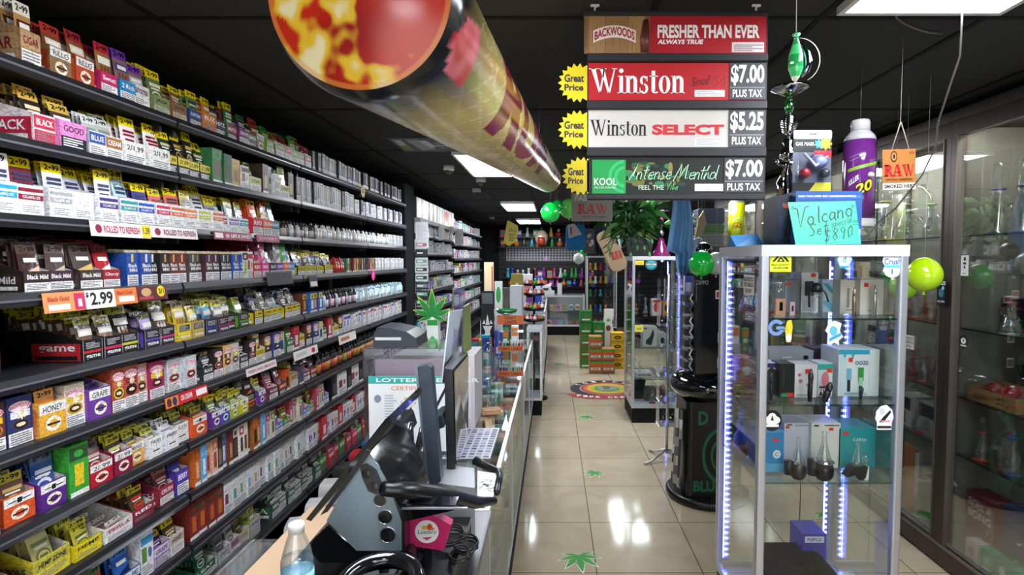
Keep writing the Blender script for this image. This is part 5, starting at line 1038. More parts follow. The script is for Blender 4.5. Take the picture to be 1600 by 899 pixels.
for i, (px, w_) in enumerate(((632, 9), (650, 5))):
    bb = at(px, 740, 1.85); t = thing('card_reader', ('black card reader on a curved stem behind the dark monitor', 'thin black card reader handset next to the tall pole display')[i], 'card reader', (bb.x, bb.y, CZ + .0005))
    m = MB('plastic'); h = at(px, 660 if i == 0 else 668, 1.85).z - CZ; m.tube([(0, 0, .0), (-.01, 0, h * .5), (.01, 0, h * .8)], .01, '#141416', 8); m.obj('stem', t)
    m = MB('gloss'); m.tube([(.0, 0, h * .62), (.012, 0, h * .8), (.02, 0, h)], [w_ * .0011, w_ * .0026, w_ * .0012], '#2a2b2e', 10); m.obj('handset', t)
# customer screens seen edge on
b2 = at(672, 757, 1.72); b2 = Vector((b2.x, b2.y, CZ)); t = thing('pole_display', 'slim dark blue grey pole display standing upright on the silver base', 'display', b2)
slab2('panel', t, [(652, 574), (668, 570), (673, 575), (689, 752), (683, 757), (669, 756)], 1.72, 1.765, '#3b4550', 'plastic', b2)
slab2('panel_edge', t, [(648.5, 577), (652, 574), (669, 756), (666, 757)], 1.715, 1.73, '#8fa0b0', 'brushed', b2)
b3 = at(712, 735, 1.85); b3 = Vector((b3.x, b3.y, CZ)); t = thing('customer_monitor', 'dark flat monitor turned to the aisle with reflections on its screen', 'monitor', b3)
m = MB('plastic')
def quadbox(m, near, far, Ya, Yb, col, b):
    """a slab whose near outline at Ya and far outline at Yb differ"""
    P = [at(px, py, Ya) - b for px, py in near] + [at(px, py, Yb) - b for px, py in far]; n = len(near)
    m.add([tuple(p) for p in P], [tuple(range(n))[::-1], tuple(range(n, 2 * n))] + [(i, (i + 1) % n, n + (i + 1) % n, n + i) for i in range(n)], col)
quadbox(m, [(694, 576), (707, 578), (711, 733), (698, 733)], [(712, 550), (731, 551), (731, 680), (715, 682)], 1.85, 2.28, '#23262a', b3); m.obj('casing', t)
m = MB('gloss'); P = [at(708, 581, 1.86), at(711.6, 728, 1.86), at(730.5, 678, 2.26), at(730.6, 556, 2.26)]; P = [p - b3 + Vector((.0035, 0, 0)) for p in P]; m.add([tuple(p) for p in P], [(0, 1, 2, 3)], '#4c4a44'); m.obj('screen_glass', t)
m = MB('plastic'); quadbox(m, [(664, 656), (690, 650), (694, 668), (684, 672), (668, 668)], [(690, 636), (700, 632), (704, 650), (696, 654), (690, 650)], 1.8, 2.0, '#2a323a', b3); m.obj('hinge_bracket', t)
m = MB('paintmetal'); P = [at(662, 757, 1.75), at(742, 767, 1.70), at(741, 735, 1.865), at(668, 725, 1.92)]; P = [Vector((p.x, p.y, 0)) for p in P]; zb = .165
P = [p - Vector((b3.x, b3.y, 0)) for p in P]; m.add([(p.x, p.y, zb) for p in P] + [(p.x, p.y, .0005) for p in P], [(0, 1, 2, 3), (7, 6, 5, 4), (0, 4, 5, 1), (1, 5, 6, 2), (2, 6, 7, 3), (3, 7, 4, 0)], '#94979a'); m.obj('metal_foot', t)
# leaning sheets in clear holders
def sheet(pts, Ya, Yb, col, name, label, lines_=True, mat='card'):
    b = at(pts[0][0], pts[0][1], Ya); b = Vector((b.x, b.y, CZ + .0005)); n = Vector((.0014, 0, 0))
    P = [at(px, py, Y) - b for (px, py), Y in zip(pts, (Ya, Ya, Yb, Yb))]
    m = MB(mat); m.add([tuple(p + n) for p in P] + [tuple(p - n) for p in P], [(0, 1, 2, 3), (7, 6, 5, 4), (0, 4, 5, 1), (1, 5, 6, 2), (2, 6, 7, 3), (3, 7, 4, 0)], col)
    if lines_:
        for i in range(14):
            f0 = .12 + i * .055; a = P[0].lerp(P[1], f0).lerp(P[3].lerp(P[2], f0), .12); c = P[0].lerp(P[1], f0).lerp(P[3].lerp(P[2], f0), .85); d = (P[1] - P[0]) * .02
            m.add([tuple(a + n * 1.4), tuple(c + n * 1.4), tuple(c + d + n * 1.4), tuple(a + d + n * 1.4)], [(0, 1, 2, 3)], '#8a92a8')
    o = m.obj(name, None, b); tag(o, label, 'notice'); return o
b4 = Vector((at(700, 600, 2.1).x, 2.1, CZ))
t = thing('notice_holder', 'leaning clear holder with printed white sheets behind the customer monitor', 'notice holder', b4)
def leaf_panel(nm, near, far, Ya, Yb, col, mat):
    m = MB(mat); quadbox(m, near, far, Ya, Yb, col, b4); return m.obj(nm, t)
leaf_panel('white_sheet', [(689, 600), (691, 600), (703, 487), (701, 487)], [(703, 590), (706, 590), (722, 484), (719, 484)], 2.1, 2.24, '#ccd6e4', 'card')
leaf_panel('sheet_edge', [(665, 664), (669, 664), (716, 572), (712, 572)], [(668, 660), (672, 660), (720, 566), (716, 566)], 2.02, 2.12, '#34383e', 'plastic')
leaf_panel('clear_sleeve', [(705, 590), (707, 590), (710, 450), (707, 450)], [(722, 575), (724, 575), (726, 452), (723, 452)], 2.16, 2.3, '#d8dce0', 'clear_thin')
leaf_panel('olive_sheet', [(721, 555), (722.5, 555), (725, 480), (723.5, 480)], [(734, 545), (737, 545), (735, 474), (732, 474)], 2.3, 2.42, '#8a9a5a', 'card')
0 and leaf_panel('foot', [(690, 725), (725, 730), (724, 600), (692, 600)], [(700, 700), (728, 700), (728, 580), (704, 580)], 2.14, 2.3, '#e0e4e6', 'clear_thin')
# acrylic case with the certificate
ca = at(570, 720, 2.42); cb = at(700, 545, 2.42)
t = thing('acrylic_case', 'clear acrylic dispenser case behind the register with a lottery certificate on its front', 'case', (ca.x, 2.42, CZ + .0005)); w = cb.x - ca.x; h = cb.z - CZ
m = MB('clear'); 
for bx in ((0, w, 0, .004, 0, h), (0, w, .28, .284, 0, h), (0, .004, .004, .28, 0, h), (w - .004, w, .004, .28, 0, h), (.004, w - .004, .004, .28, h - .004, h)): m.box(*bx)
m.obj('case_walls', t)
m = MB('film')
for k in range(3):
    m.box(.03, w - .02, .07 + k * .06, .075 + k * .06, .1, h - .06 - k * .01, ['#d8c0d0', '#e0d0dc', '#c8b0c8'][k])
m.obj('ticket_packs', t)
m = MB('card'); x0 = at(578, 700, 2.42).x - ca.x; zt = at(578, 588, 2.42).z - CZ; x1 = at(706, 588, 2.42).x - ca.x
m.box(x0, x1, -.006, -.004, .03, zt, '#eef2f2'); m.rect(x0, x1, zt - .033, zt, '#3ab0a8', -.0066); m.text('LOTTERY RETAILER', x0 + .035, x1 + .12, zt - .026, zt - .008, '#f2fafa', -.0072, .02)
m.text('CERTIFICATE', x0 + .1, x0 + .29, zt - .062, zt - .045, '#e08a6a', -.007, .01)
m.oval(x0 + .04, zt - .1, .016, .018, '#8a96a8', -.007, 12); lines(m, x0 + .07, x0 + .13, zt - .22, zt - .08, 12, '#c0c8cc', -.007); lottery_mark(m, x0 + .175, zt - .115, .042, -.0075)
m.obj('certificate', t)
t = thing('receipt_printer', 'dark grey low printer with open lid lying on the acrylic case', 'printer', (at(583, 540, 2.46).x, 2.46, CZ + h + .001))
m = MB('plastic'); zc = .0; m.prism([(0, 0), (.2, 0), (.19, .04), (.15, .068), (.07, .085), (.02, .088), (.0, .05)], 'y', 0, .2, '#3c4148'); m.obj('body', t)
m = MB('card'); m.box(.01, .125, -.003, -.0005, .03, .043, '#c8ccc8'); m.obj('paper_slot', t)
# white riser, leaf standee
m = MB('matte'); m.box(0, .42, 0, .3, 0, .38, '#d9d3d6'); m.rect(.02, .2, .1, .3, '#c8a0b0', -.001); m.rect(.22, .4, .05, .32, '#eceaea', -.001); tag(m.obj('white_box', None, (-.83, 2.85, CZ + .0005)), 'large white carton on the counter behind the acrylic case', 'box')
def leaf_pts(cx, cz, s, n=7, rot=0.0):
    out = []
    for k in range(n):
        a = rot + PI / 2 + (k - (n - 1) / 2) * math.radians(36); L = s * (1 - .11 * abs(k - (n - 1) / 2) ** 1.3)
        d = (math.cos(a), math.sin(a)); p = (-d[1], d[0]); wd = L * .13
        out.append([(cx + d[0] * L * q + p[0] * wd * wv, cz + d[1] * L * q + p[1] * wd * wv) for q, wv in ((0, .1), (.25, .65), (.5, 1), (.8, .5), (1, 0), (.8, -.5), (.5, -1), (.25, -.65), (0, -.1))])
    return out
b5 = at(676, 540, 2.95); t = thing('leaf_standee', 'green leaf shaped standee over a green white patterned box near the white papers', 'display standee', (b5.x, b5.y, CZ + .381))
m = MB('card'); zz = at(676, 500, 2.95).z - CZ - .381
for col, sc, yy in (('#b8e03a', .15, -.001), ('#1c8a3c', .136, -.0035)):
    for k, lf in enumerate(leaf_pts(0, zz + .02, sc)): m.prism(lf, 'y', yy - .002 - k * .0001, yy - k * .0001, col)
m.obj('leaf_cutout', t)
m = MB('card'); m.box(-.03, .03, 0, .06, 0, zz + .01, '#e8f0e8'); m.poly([(-.028, .02), (0, .05), (.028, .02), (.028, .06), (0, .09), (-.028, .06)], '#3ac050', -.001); m.rect(-.028, .028, zz - .03, zz, '#2aa040', -.001); m.obj('stand_box', t)

t = thing('storage_bin', 'clear plastic storage bin with lid on the low ledge near the water bottle', 'bin', (-1.36, 2.05, .2835))
m = MB('clear_thin'); m.prism([(.01, 0), (.2, 0), (.215, .2), (0, .2)], 'y', 0, .36, '#fff'); m.obj('bin_body', t)
m = MB('clear'); m.box(-.01, .225, -.01, .37, .2005, .215, '#fff'); m.obj('lid', t)
m = MB('card'); m.box(.05, .16, .05, .25, .004, .12, '#c85a3a'); m.box(.05, .16, .251, .33, .004, .09, '#dcdcdc'); m.obj('contents', t)

for i, (px, py) in enumerate(((722, 815), (735, 830), (712, 845))):
    c = at(px, py, 1.45); m = MB('plastic'); q = random.Random(40 + i); r_ = .022 + .006 * i; z0 = CZ + .1006 + .004
    m.tube([(c.x - .012 * i + r_ * math.cos(a * .6) * (1 + .2 * q.random()), 1.4 + i * .05 + r_ * 1.5 * math.sin(a * .6), z0 + .0008 * a) for a in range(26)], .0032, '#0c0c0e', 6)
    tag(m.obj('cable_coil'), 'coiled black cable on the cash drawer, %s from the register arm' % ORD[i + 1], 'cable')
# ------------------------------------------------------------------ bronze framed glass wall cabinets on the right hand wall
CX0, CX1 = 2.19, 2.62
WZ = [1.88, 1.37, .985, .66]
JY = [1.0, 3.09, 4.55, 6.0, 7.5]
def wall_cabinet(y0, y1, label):
    t = thing('glass_cabinet', label, 'glass cabinet', (CX0, y1, 0), -PI / 2, 'wall display cabinets'); w = y1 - y0; d = CX1 - CX0
    fr = MB('brushed'); c = '#57504b'
    fr.box(0, w, 0, .05, 0.02, .13, c); fr.box(0, w, 0, .05, 2.42, 2.56, c); fr.box(0, w, -.012, 0, 2.50, 2.555, '#6c645e'); fr.box(0, w, -.01, 0, .125, .14, '#8c8580'); fr.box(0, w, .01, .03, .14, .155, '#a8a4a0')
    for x in (0, w - .05): fr.box(x, x + .05, 0, .05, .13, 2.42, c); fr.box(x + .048 if x == 0 else x - .006, x + .054 if x == 0 else x + .002, -.006, .02, .13, 2.42, '#7a736e')
    fr.obj('metal_frame', t)
    for i, (a, b, yy) in enumerate(((.052, w / 2 + .02, .012), (w / 2 - .02, w - .052, .028))):
        g = MB('pane'); g.box(a, b, yy, yy + .005, .156, 2.419); go = g.obj('sliding_glass_door', t)
        e = MB('pane_edge'); e.box(b - .001 if i == 0 else a, b if i == 0 else a + .001, yy - .001, yy + .006, .156, 2.419); e.obj('glass_edge', go)
    b = MB('matte'); b.box(.0, w, d - .02, d, .02, 2.56, '#b4b2a8'); 
    for xx in (w * .33, w * .66): b.box(xx - .01, xx + .01, d - .03, d - .02, .13, 2.42, '#6a5a44')
    b.box(0, w, .05, d - .03, .02, .13, '#8a8a84'); b.box(0, w, .05, d - .03, 2.47, 2.56, '#4a4846'); b.obj('cabinet_box', t)
    for x in (.0, w - .012):
        s = MB('matte'); s.box(x, x + .012, .052, d - .03, .131, 2.469, '#8c8a82'); s.obj('side_panel', t)
    for z in WZ:
        s = MB('pane'); s.box(.014, w - .014, .07, d - .035, z - .008, z); s.mat = 'pane_edge'; s.box(.014, w - .014, .068, .07, z - .008, z); s.obj('glass_shelf', t)
    l = MB('led_case'); l.box(.1, w - .1, .056, .096, 2.445, 2.46, '#ffffff'); l.obj('light_strip', t)
for i, lb in enumerate(('nearest bronze framed glass wall cabinet, beside the hanging raw board', 'second bronze framed glass wall cabinet behind the glass tower', 'third glass wall cabinet further down the wall', 'last glass wall cabinet at the far end of row')):
    wall_cabinet(JY[i], JY[i + 1] - .002, lb)
m = MB('matte'); m.box(CX1 + .01, XR - .002, 1.0, 7.5, 0, CEIL - .01, '#2c2b2b'); tag(m.obj('wall_fill'), kind='structure')
m = MB('paintmetal'); m.box(CX0, XR - .01, 7.52, 7.6, 0, CEIL - .01, '#77777a'); tag(m.obj('wall_end_panel'), kind='structure')
# ---- glass pipes
bg = random.Random(5)
def glass_pipe(kind, H, gm, accent, extra=None):
    """returns list of (part name, mesh)"""
    out = []
    g = MB(gm); r = H * .09
    if kind == 'beaker': prof = [(r * 1.9, 0), (r * 2.0, H * .02), (r * 1.5, H * .16), (r * .75, H * .34), (r * .7, H * .5), (r * .7, H * .9), (r * .9, H)]
    elif kind == 'straight': prof = [(r * 1.5, 0), (r * 1.5, H * .02), (r * .85, H * .04), (r * .85, H * .6), (r * .8, H * .62), (r * .85, H * .95), (r * 1.0, H)]
    elif kind == 'bubble': prof = [(r * 1.7, 0), (r * 1.2, H * .04), (r * 1.8, H * .18), (r * 1.6, H * .3), (r * .7, H * .4), (r * 1.1, H * .5), (r * .6, H * .6), (r * .6, H * .92), (r * .8, H)]
    else: prof = [(r * 1.6, 0), (r * 1.7, H * .03), (r * 1.3, H * .3), (r * .6, H * .42), (r * .6, H * .55), (r * .5, H * .6)]
    g.lathe(prof, '#ffffff', 16)
    g.lathe([(p[0] * .86, p[1] + .003) for p in prof if p[1] < H * .9], '#ffffff', 12)
    if kind == 'bent': g.tube([(0, 0, H * .58), (0, 0, H * .72), (r * .6, 0, H * .82), (r * 2.2, 0, H * .95), (r * 2.8, 0, H)], [r * .5, r * .45, r * .45, r * .5, r * .6], '#ffffff', 10)
    for k in range(3): g.ball((0, 0, H * (.12 + .13 * k)), r * (.7 if k else .9), '#ffffff', 12)
    out.append(('glass_body', g.mesh('glass_body')))
    s = MB(gm); s.tube([(r * .5, 0, H * .16), (r * 2.4, 0, H * .34), (r * 2.9, 0, H * .4)], [r * .28, r * .28, r * .55], '#ffffff', 8); out.append(('bowl_stem', s.mesh('bowl_stem')))
    a = MB('gloss'); 
    a.lathe([(r * .92 if kind != 'beaker' else r * .8, H * .62), (r * 1.02 if kind != 'beaker' else r * .92, H * .635), (r * .92 if kind != 'beaker' else r * .8, H * .65)], accent, 14)
    a.lathe([(prof[0][0] * 1.02, 0.0), (prof[0][0] * 1.04, .004), (prof[0][0] * .98, .008)], accent, 14)
    out.append(('accent_ring', a.mesh('accent_ring')))
    return out
PIPES = []
for kind, H, gm, acc in (('beaker', .30, 'clear', '#dfe8e8'), ('straight', .36, 'clear', '#3a4a8a'), ('bubble', .24, 'clear', '#d84a3a'), ('bent', .30, 'clear', '#2a6ab0'), ('beaker', .22, 'tint_green', '#2a8a4a'), ('bubble', .18, 'tint_blue', '#2a4ab0'), ('straight', .3, 'clear', '#1a1a1e'), ('bent', .2, 'tint_pink', '#c83a6a'), ('bubble', .16, 'tint_amber', '#c89a3a'), ('beaker', .17, 'clear', '#e05a3a'), ('straight', .42, 'clear', '#c8b040'), ('bent', .36, 'clear', '#e0e0e0')):
    PIPES.append((kind, H, gm, acc, glass_pipe(kind, H, gm, acc)))
GW = {'clear': 'clear', 'tint_green': 'green', 'tint_blue': 'blue', 'tint_pink': 'pink', 'tint_amber': 'amber'}
def put_pipe(k, x, y, z, rz, where, group='glass water pipes in the cabinets'):
    kind, H, gm, acc, parts = PIPES[k]
    w = {'beaker': 'beaker shaped', 'straight': 'straight tube', 'bubble': 'bubble chambered', 'bent': 'bent neck'}[kind]
    t = thing('water_pipe', '%s %s water pipe, %s' % (GW[gm], w, where), 'water pipe', (x, y, z + .0005), rz, group)
    for n, me in parts: o = put(me, n, (0, 0, 0)); o.parent = t
    return t
SHN = ['top glass shelf', 'second glass shelf', 'third glass shelf', 'fourth glass shelf', 'cabinet floor']
CBN = ['nearest cabinet', 'second cabinet', 'third cabinet', 'last cabinet']
def shelf_fill(ci, si, y0, y1, choices, step=(.13, .2), rows=(2.31, 2.47)):
    z = (WZ + [.13])[si]; y = y0; n = 0
    while y < y1:
        for x in rows:
            if bg.random() < .12: continue
            k = bg.choice(choices); n += 1
            put_pipe(k, x + bg.uniform(-.02, .02), y + bg.uniform(-.02, .02), z, bg.choice((PI / 2, -PI / 2)) + bg.uniform(-.45, .45), '%s on the %s of %s' % (ordinal(n), SHN[si], CBN[ci]))
        y += bg.uniform(*step)
# near cabinet
shelf_fill(0, 0, 2.62, 2.98, [1, 3, 11, 10], (.12, .15)); shelf_fill(0, 1, 2.66, 2.84, [0, 4], (.11, .13), (2.3,)); shelf_fill(0, 2, 2.6, 2.68, [3], (.16, .2), (2.33,)); shelf_fill(0, 3, 2.62, 2.98, [2, 3, 9, 0, 8], (.1, .12))
# second, third, last
for ci, (a, b) in enumerate(((3.26, 4.36), (4.74, 5.82), (6.19, 7.3)), 1):
    shelf_fill(ci, 0, a, b, [10, 1, 6, 11], (.2, .3) if ci > 1 else (.17, .22)); shelf_fill(ci, 1, a, b, [2, 5, 8, 7, 4, 9], (.16, .24) if ci > 1 else (.12, .16)); shelf_fill(ci, 2, a, b, [4, 5, 8, 2, 9, 7], (.2, .3) if ci > 1 else (.14, .18))
    shelf_fill(ci, 3, a, b, [0, 3, 2], (.25, .3) if ci > 1 else (.17, .2)); shelf_fill(ci, 4, a, b, [0, 1, 3, 11], (.3, .4) if ci > 1 else (.16, .2))
rr = random.Random(9)
def rbx(y, z, w, h, d, cols, label, x=2.29, group='boxes in the wall cabinets', style=1, rz=-PI / 2, txt=None, tcol='#fff'):
    m = MB('card'); m.box(-w / 2, w / 2, 0, d, 0, h, cols[0]); a = w / 2 * .94
    if style == 1: m.oval(0, h * .5, a * .5, h * .25, cols[1], -.001); m.rect(-a * .7, a * .7, h * .06, h * .16, cols[2], -.001)
    elif style == 2: m.rect(-a, a, h * .55, h * .95, cols[1], -.001); m.rect(-a * .4, a * .4, h * .1, h * .5, cols[2], -.001)
    elif style == 3:
        for q in range(14): m.oval(rr.uniform(-a * .8, a * .8), rr.uniform(h * .08, h * .55), rr.uniform(.006, .016), rr.uniform(.006, .018), rr.choice(cols), -.001 - q * .00003, 10)
    if txt:
        for i, ln in enumerate(txt): m.text(ln, -a * .85, a * .85, h * (.9 - .17 * i) - h * .13, h * (.9 - .17 * i), tcol, -.0022, .03, rot=-.06)
    return tag(m.obj('boxed_item', None, (x, y, z + .0006), rz), label, 'box', group)
for i in range(2):
    for j in range(3):
        rbx(2.97 - i * .17, 1.37 + j * .057, .15, .055, .1, ('#1c1416', '#c82a2a', '#c82a2a'), 'flat black and red box, %s in the %s stack on second shelf of nearest cabinet' % (ORD[j + 1], ('far', 'near')[i]), 2.46)
# open kraft box with a red glass head
t = thing('open_display_box', 'open kraft cardboard box printed in red with glass heads inside', 'display box', (2.27, 3.02, .9856), -PI / 2)
m = MB('card'); w, h, d = .33, .075, .16; kr = '#b8935f'
m.box(0, w, 0, .003, 0, h, kr); m.box(0, w, d - .003, d, 0, h + .03, kr); m.box(0, .003, .003, d - .003, 0, h, kr); m.box(w - .003, w, .003, d - .003, 0, h, kr); m.box(.003, w - .003, .003, d - .003, 0, .003, '#9a7a4c')
serif_text(m, 'RAW', .05, .15, .014, .048, '#8a1c28', -.001); m.rect(.02, .035, .05, .066, '#e8502a', -.001); m.rect(.31, .328, .02, .036, '#e8502a', -.001)
for q in range(5): m.oval(.22 + q % 3 * .03, .025 + q // 3 * .025, .012, .006, '#5a4024', -.001, 8, 2 * q)
m.obj('box', t)
for i, (dy, r, cl, lb) in enumerate(((.13, .055, '#b81c28', 'shiny red glass ball lying in the open kraft box'), (.045, .04, '#6a3a40', 'smaller dark pink glass ball at the near side of open kraft box'), (.24, .05, '#a01824', 'second red glass ball at the end of the open kraft box'))):
    m = MB('gloss'); m.ball((0, 0, r), r, cl, 24); tag(m.obj('glass_ball', None, (2.352, 3.02 - .36 + dy + .04, .9895)), lb, 'glass ball')
m = MB('plastic'); m.tube([(0, 0, 0), (0, 0, .1)], .025, '#141416', 12)
for a in range(5): m.tube([(0, 0, .1), (.03 * math.cos(a * 1.25), .04 * math.sin(a * 1.25), .16), (.035 * math.cos(a * 1.25), .05 * math.sin(a * 1.25), .2)], .007, '#141416', 6)
tag(m.obj('hand_figure', None, (2.5, 2.9, .9857)), 'black hand shaped holder standing behind the open kraft box', 'figurine')
rbx(2.93, .1305, .2, .34, .12, ('#7a2a3a', '#c8c8b0', '#3a4a7a', '#d8b0b8', '#8a3a4a', '#2a6a3a'), 'tall maroon and blue cartoon printed game box on the cabinet floor', 2.3, style=3, txt=('ROLL A', 'BONG'), tcol='#f0eae0')
rbx(2.68, .1305, .24, .36, .12, ('#2a3a6a', '#3ac04a', '#6ae03a', '#2a6ac0', '#e0e0e0', '#1a2a4a'), 'blue box with bright green shape next to the maroon game box', 2.32, style=3)
for i in range(4): rbx(2.9 - i * .1, .1305, .085, .11, .06, (('#d8d4d4', '#b83a3a', '#4a4a4a'), ('#1f9a6a', '#7ad0a0', '#e8f0e8'), ('#2a8a5a', '#c8e8d8', '#1a4a3a'), ('#3aa07a', '#e0f0e8', '#1a5a4a'))[i], '%s small box in front of game box on cabinet floor, %s in line' % (('white', 'green', 'dark green', 'mint')[i], ORD[i + 1]), 2.24)
for i in range(5): rbx(4.3 - i * .23, .66, .16, .2, .14, (('#d8d8da', '#3a3a3e', '#8a8a8e'), ('#e4e4e4', '#2a2a2e', '#b83a3a'), ('#c8c8cc', '#4a4a4e', '#2a2a2a'), ('#e0e0e2', '#1a1a1e', '#c83a3a'), ('#d0d0d4', '#3a3a44', '#a0a0a0'))[i], 'pale box, %s from far side on fourth shelf of second cabinet' % ORD[i + 1], 2.3, style=2)
m = MB('matte'); m.box(-.06, .06, 0, .02, 0, .42, '#c07a3a'); m.box(.062, .068, 0, .02, .0, .4, '#e8e8e8'); tag(m.obj('cardboard_sleeve', None, (2.28, 3.5, .1306), -PI / 2), 'tall orange brown cardboard sleeve standing by the cabinet door frame', 'sleeve')
# stickers on the cabinet frames and doors
def sticker(loc, rz, w, h, bgc, draws, label, name='sticker', shape='rect', cat='sticker', mat='card'):
    m = MB(mat)
    if shape == 'rect': m.box(0, w, 0, .0006, 0, h, bgc)
    elif shape == 'oval': m.prism([(w / 2 + w / 2 * math.cos(a * PI / 14), h / 2 + h / 2 * math.sin(a * PI / 14)) for a in range(28)], 'y', 0, .0006, bgc)
    else: m.prism([(p[0] * w, p[1] * h) for p in shape], 'y', 0, .0006, bgc)
    for dct in draws:
        k = dct[0]
        if k == 't': m.text(dct[1], dct[2] * w, dct[3] * w, dct[4] * h, dct[5] * h, dct[6], -.0012 - (dct[7] if len(dct) > 7 else 0), .02)
        elif k == 'r': m.rect(dct[1] * w, dct[2] * w, dct[3] * h, dct[4] * h, dct[5], -.0006 - (dct[6] if len(dct) > 6 else 0))
        elif k == 'o': m.oval(dct[1] * w, dct[2] * h, dct[3] * w, dct[4] * h, dct[5], -.0006 - (dct[6] if len(dct) > 6 else 0), 20)
        elif k == 'p': m.poly([(a * w, b * h) for a, b in dct[1]], dct[2], -.0006 - (dct[3] if len(dct) > 3 else 0))
    return tag(m.obj(name, None, loc, rz), label, cat)
sx = CX0 - .0135
sticker((sx, 3.145, 1.49), -PI / 2, .07, .14, '#101820', [('r', .05, .95, .82, .97, '#e8eef0'), ('t', 'ZIPPO', .12, .88, .85, .94, '#1a4a8a'), ('o', .5, .5, .3, .18, '#3a7a9a'), ('o', .7, .7, .14, .08, '#c8dce8', .0003), ('t', 'ALL STAR', .1, .9, .12, .2, '#e8eef0')], 'dark blue sticker strip on the bronze door frame')
sticker((CX0 + .0105, 3.0, 1.66), -PI / 2, .055, .11, '#e8e8e4', [('o', .5, .82, .16, .1, '#1a1a1a'), ('r', .3, .7, .55, .66, '#1a1a1a'), ('r', .4, .6, .35, .5, '#1a1a1a'), ('r', .25, .75, .1, .14, '#8a8a8a')], 'white sticker with black symbols on the glass door near frame')
sticker((CX0 + .0105, 2.99, 1.27), -PI / 2, .06, .075, '#101012', [('o', .5, .55, .3, .22, '#e8e8e8'), ('p', [(.4, .5), (.5, .75), (.6, .5)], '#101012', .0004), ('r', .15, .85, .16, .26, '#e8e8e8')], 'round black sticker on nearest sliding glass door', shape='oval')
sticker((CX0 + .0265, 3.52, 1.19), -PI / 2, .13, .085, '#e4e0de', [('t', 'ALL PRODUCTS', .06, .94, .68, .9, '#3a3032'), ('t', 'FOR TOBACCO', .06, .94, .4, .62, '#3a3032'), ('t', 'USE ONLY', .2, .8, .1, .32, '#3a3032')], 'white notice sticker about tobacco use on cabinet glass behind the tower')
# ------------------------------------------------------------------ the glass display towers
def tower(name, label, x0, x1, y0, y1, zb, zt, shelves, kick, col='#c3c7cf', group=None, door=True, leds=()):
    t = thing(name, label, 'display case', (x0, y0, 0), 0, group); w, d = x1 - x0, y1 - y0; e = .03
    k = MB('matte'); k.box(.01, w - .01, .01, d - .01, 0.0, zb - .001, kick); k.obj('plinth', t)
    for xa, ya in ((0, 0), (w - e, 0), (0, d - e), (w - e, d - e)):
        p = MB('brushed'); p.rbox(xa, xa + e, ya, ya + e, zb, zt - .04, .006, col, 'z'); p.obj('corner_post', t)
    fr = MB('paintmetal'); fr.box(0, w, 0, d, zt - .04, zt, '#b4b6ba'); fr.obj('top', t)
    fr = MB('brushed'); fr.box(e, w - e, .002, .02, zb, zb + .03, col); fr.box(e, w - e, d - .02, d - .002, zb, zb + .03, col); fr.box(.002, .02, e, d - e, zb, zb + .03, col); fr.box(w - .02, w - .002, e, d - e, zb, zb + .03, col); fr.obj('bottom_frame', t)
    fr = MB('matte'); fr.box(.022, w - .022, .022, d - .022, zb, zb + .012, '#c8ccd8'); fr.obj('deck', t)
    for nm, b in (('front_glass', (e, w - e, .008, .012)), ('back_glass', (e, w - e, d - .012, d - .008)), ('side_glass', (.008, .012, e, d - e)), ('side_glass', (w - .012, w - .008, e, d - e))):
        g = MB('pane'); g.box(b[0], b[1], b[2], b[3], zb + .031, zt - .041); g.obj(nm, t)
    for z in shelves:
        s = MB('pane'); s.box(.014, w - .014, .014, d - .014, z - .007, z); s.mat = 'pane_edge'; s.box(.014, w - .014, .0125, .014, z - .007, z); s.box(.0125, .014, .014, d - .014, z - .007, z); s.obj('glass_shelf', t)
    for lx, ly, c in leds:
        s = MB('paintmetal'); s.box(lx - .011, lx + .011, ly, ly + .004, zb + .05, zt - .05, '#7a80b8'); so = s.obj('light_strip', t)
        s = MB('led_white'); n = 52
        for i in range(n): z = zb + .07 + i * (zt - zb - .14) / n; s.box(lx - .004, lx + .004, ly - .003, ly - .0005, z, z + .009)
        s.mat = 'led_blue'; s.box(lx - .010, lx - .006, ly - .002, ly - .0005, zb + .06, zt - .06); s.obj('lit_diodes', so)
    return t
TX0, TX1, TY0, TY1, TZ = .73, 1.25, 1.95, 2.45, 1.80
SHZ = [1.54, 1.23, .945]
tower('display_tower', 'tall silver framed glass display tower lit by blue white strips, beside the aisle', TX0, TX1, TY0, TY1, .36, TZ, SHZ, '#2a2a2c', leds=((.034, .46, 0), (.478, .46, 0)))
def bx(x0, x1, y0, Y, z, d, main, draws, label, name='boxed_item', mat='card', cat='box', side=None, group=None):
    """box standing at z whose front at distance Y spans picture columns x0..x1 and reaches up to row y0"""
    a = at(x0, 500, Y); w = at(x1, 500, Y).x - a.x; h = at(x0, y0, Y).z - z
    m = MB(mat); m.box(0, w, 0, d, 0, h, main)
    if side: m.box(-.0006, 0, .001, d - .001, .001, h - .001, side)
    for q, dct in enumerate(draws):
        k = dct[0]; yy = .0009 + .00025 * q
        if k == 't': m.text(dct[1], dct[2] * w, dct[3] * w, dct[4] * h, dct[5] * h, dct[6], -yy, .02)
        elif k == 'r': m.rect(dct[1] * w, dct[2] * w, dct[3] * h, dct[4] * h, dct[5], -yy)
        elif k == 'o': m.oval(dct[1] * w, dct[2] * h, dct[3] * w, dct[4] * h, dct[5], -yy, 18)
        elif k == 'p': m.poly([(u * w, v * h) for u, v in dct[1]], dct[2], -yy)
    return tag(m.obj(name, None, (a.x, Y, z + .0006)), label, cat, group)
RED = '#ec3a2a'
z = SHZ[0]
bx(1203, 1249, 437, 2.16, z, .1, '#6c7075', [('r', .02, .98, .02, .98, '#7e8388'), ('r', .5, .55, .2, .95, '#a8acb0'), ('t', 'POCKET', .05, .38, .86, .92, '#d8d8d8'), ('o', .6, .85, .1, .06, RED)], 'grey box behind the copper coloured device on upper tower shelf')
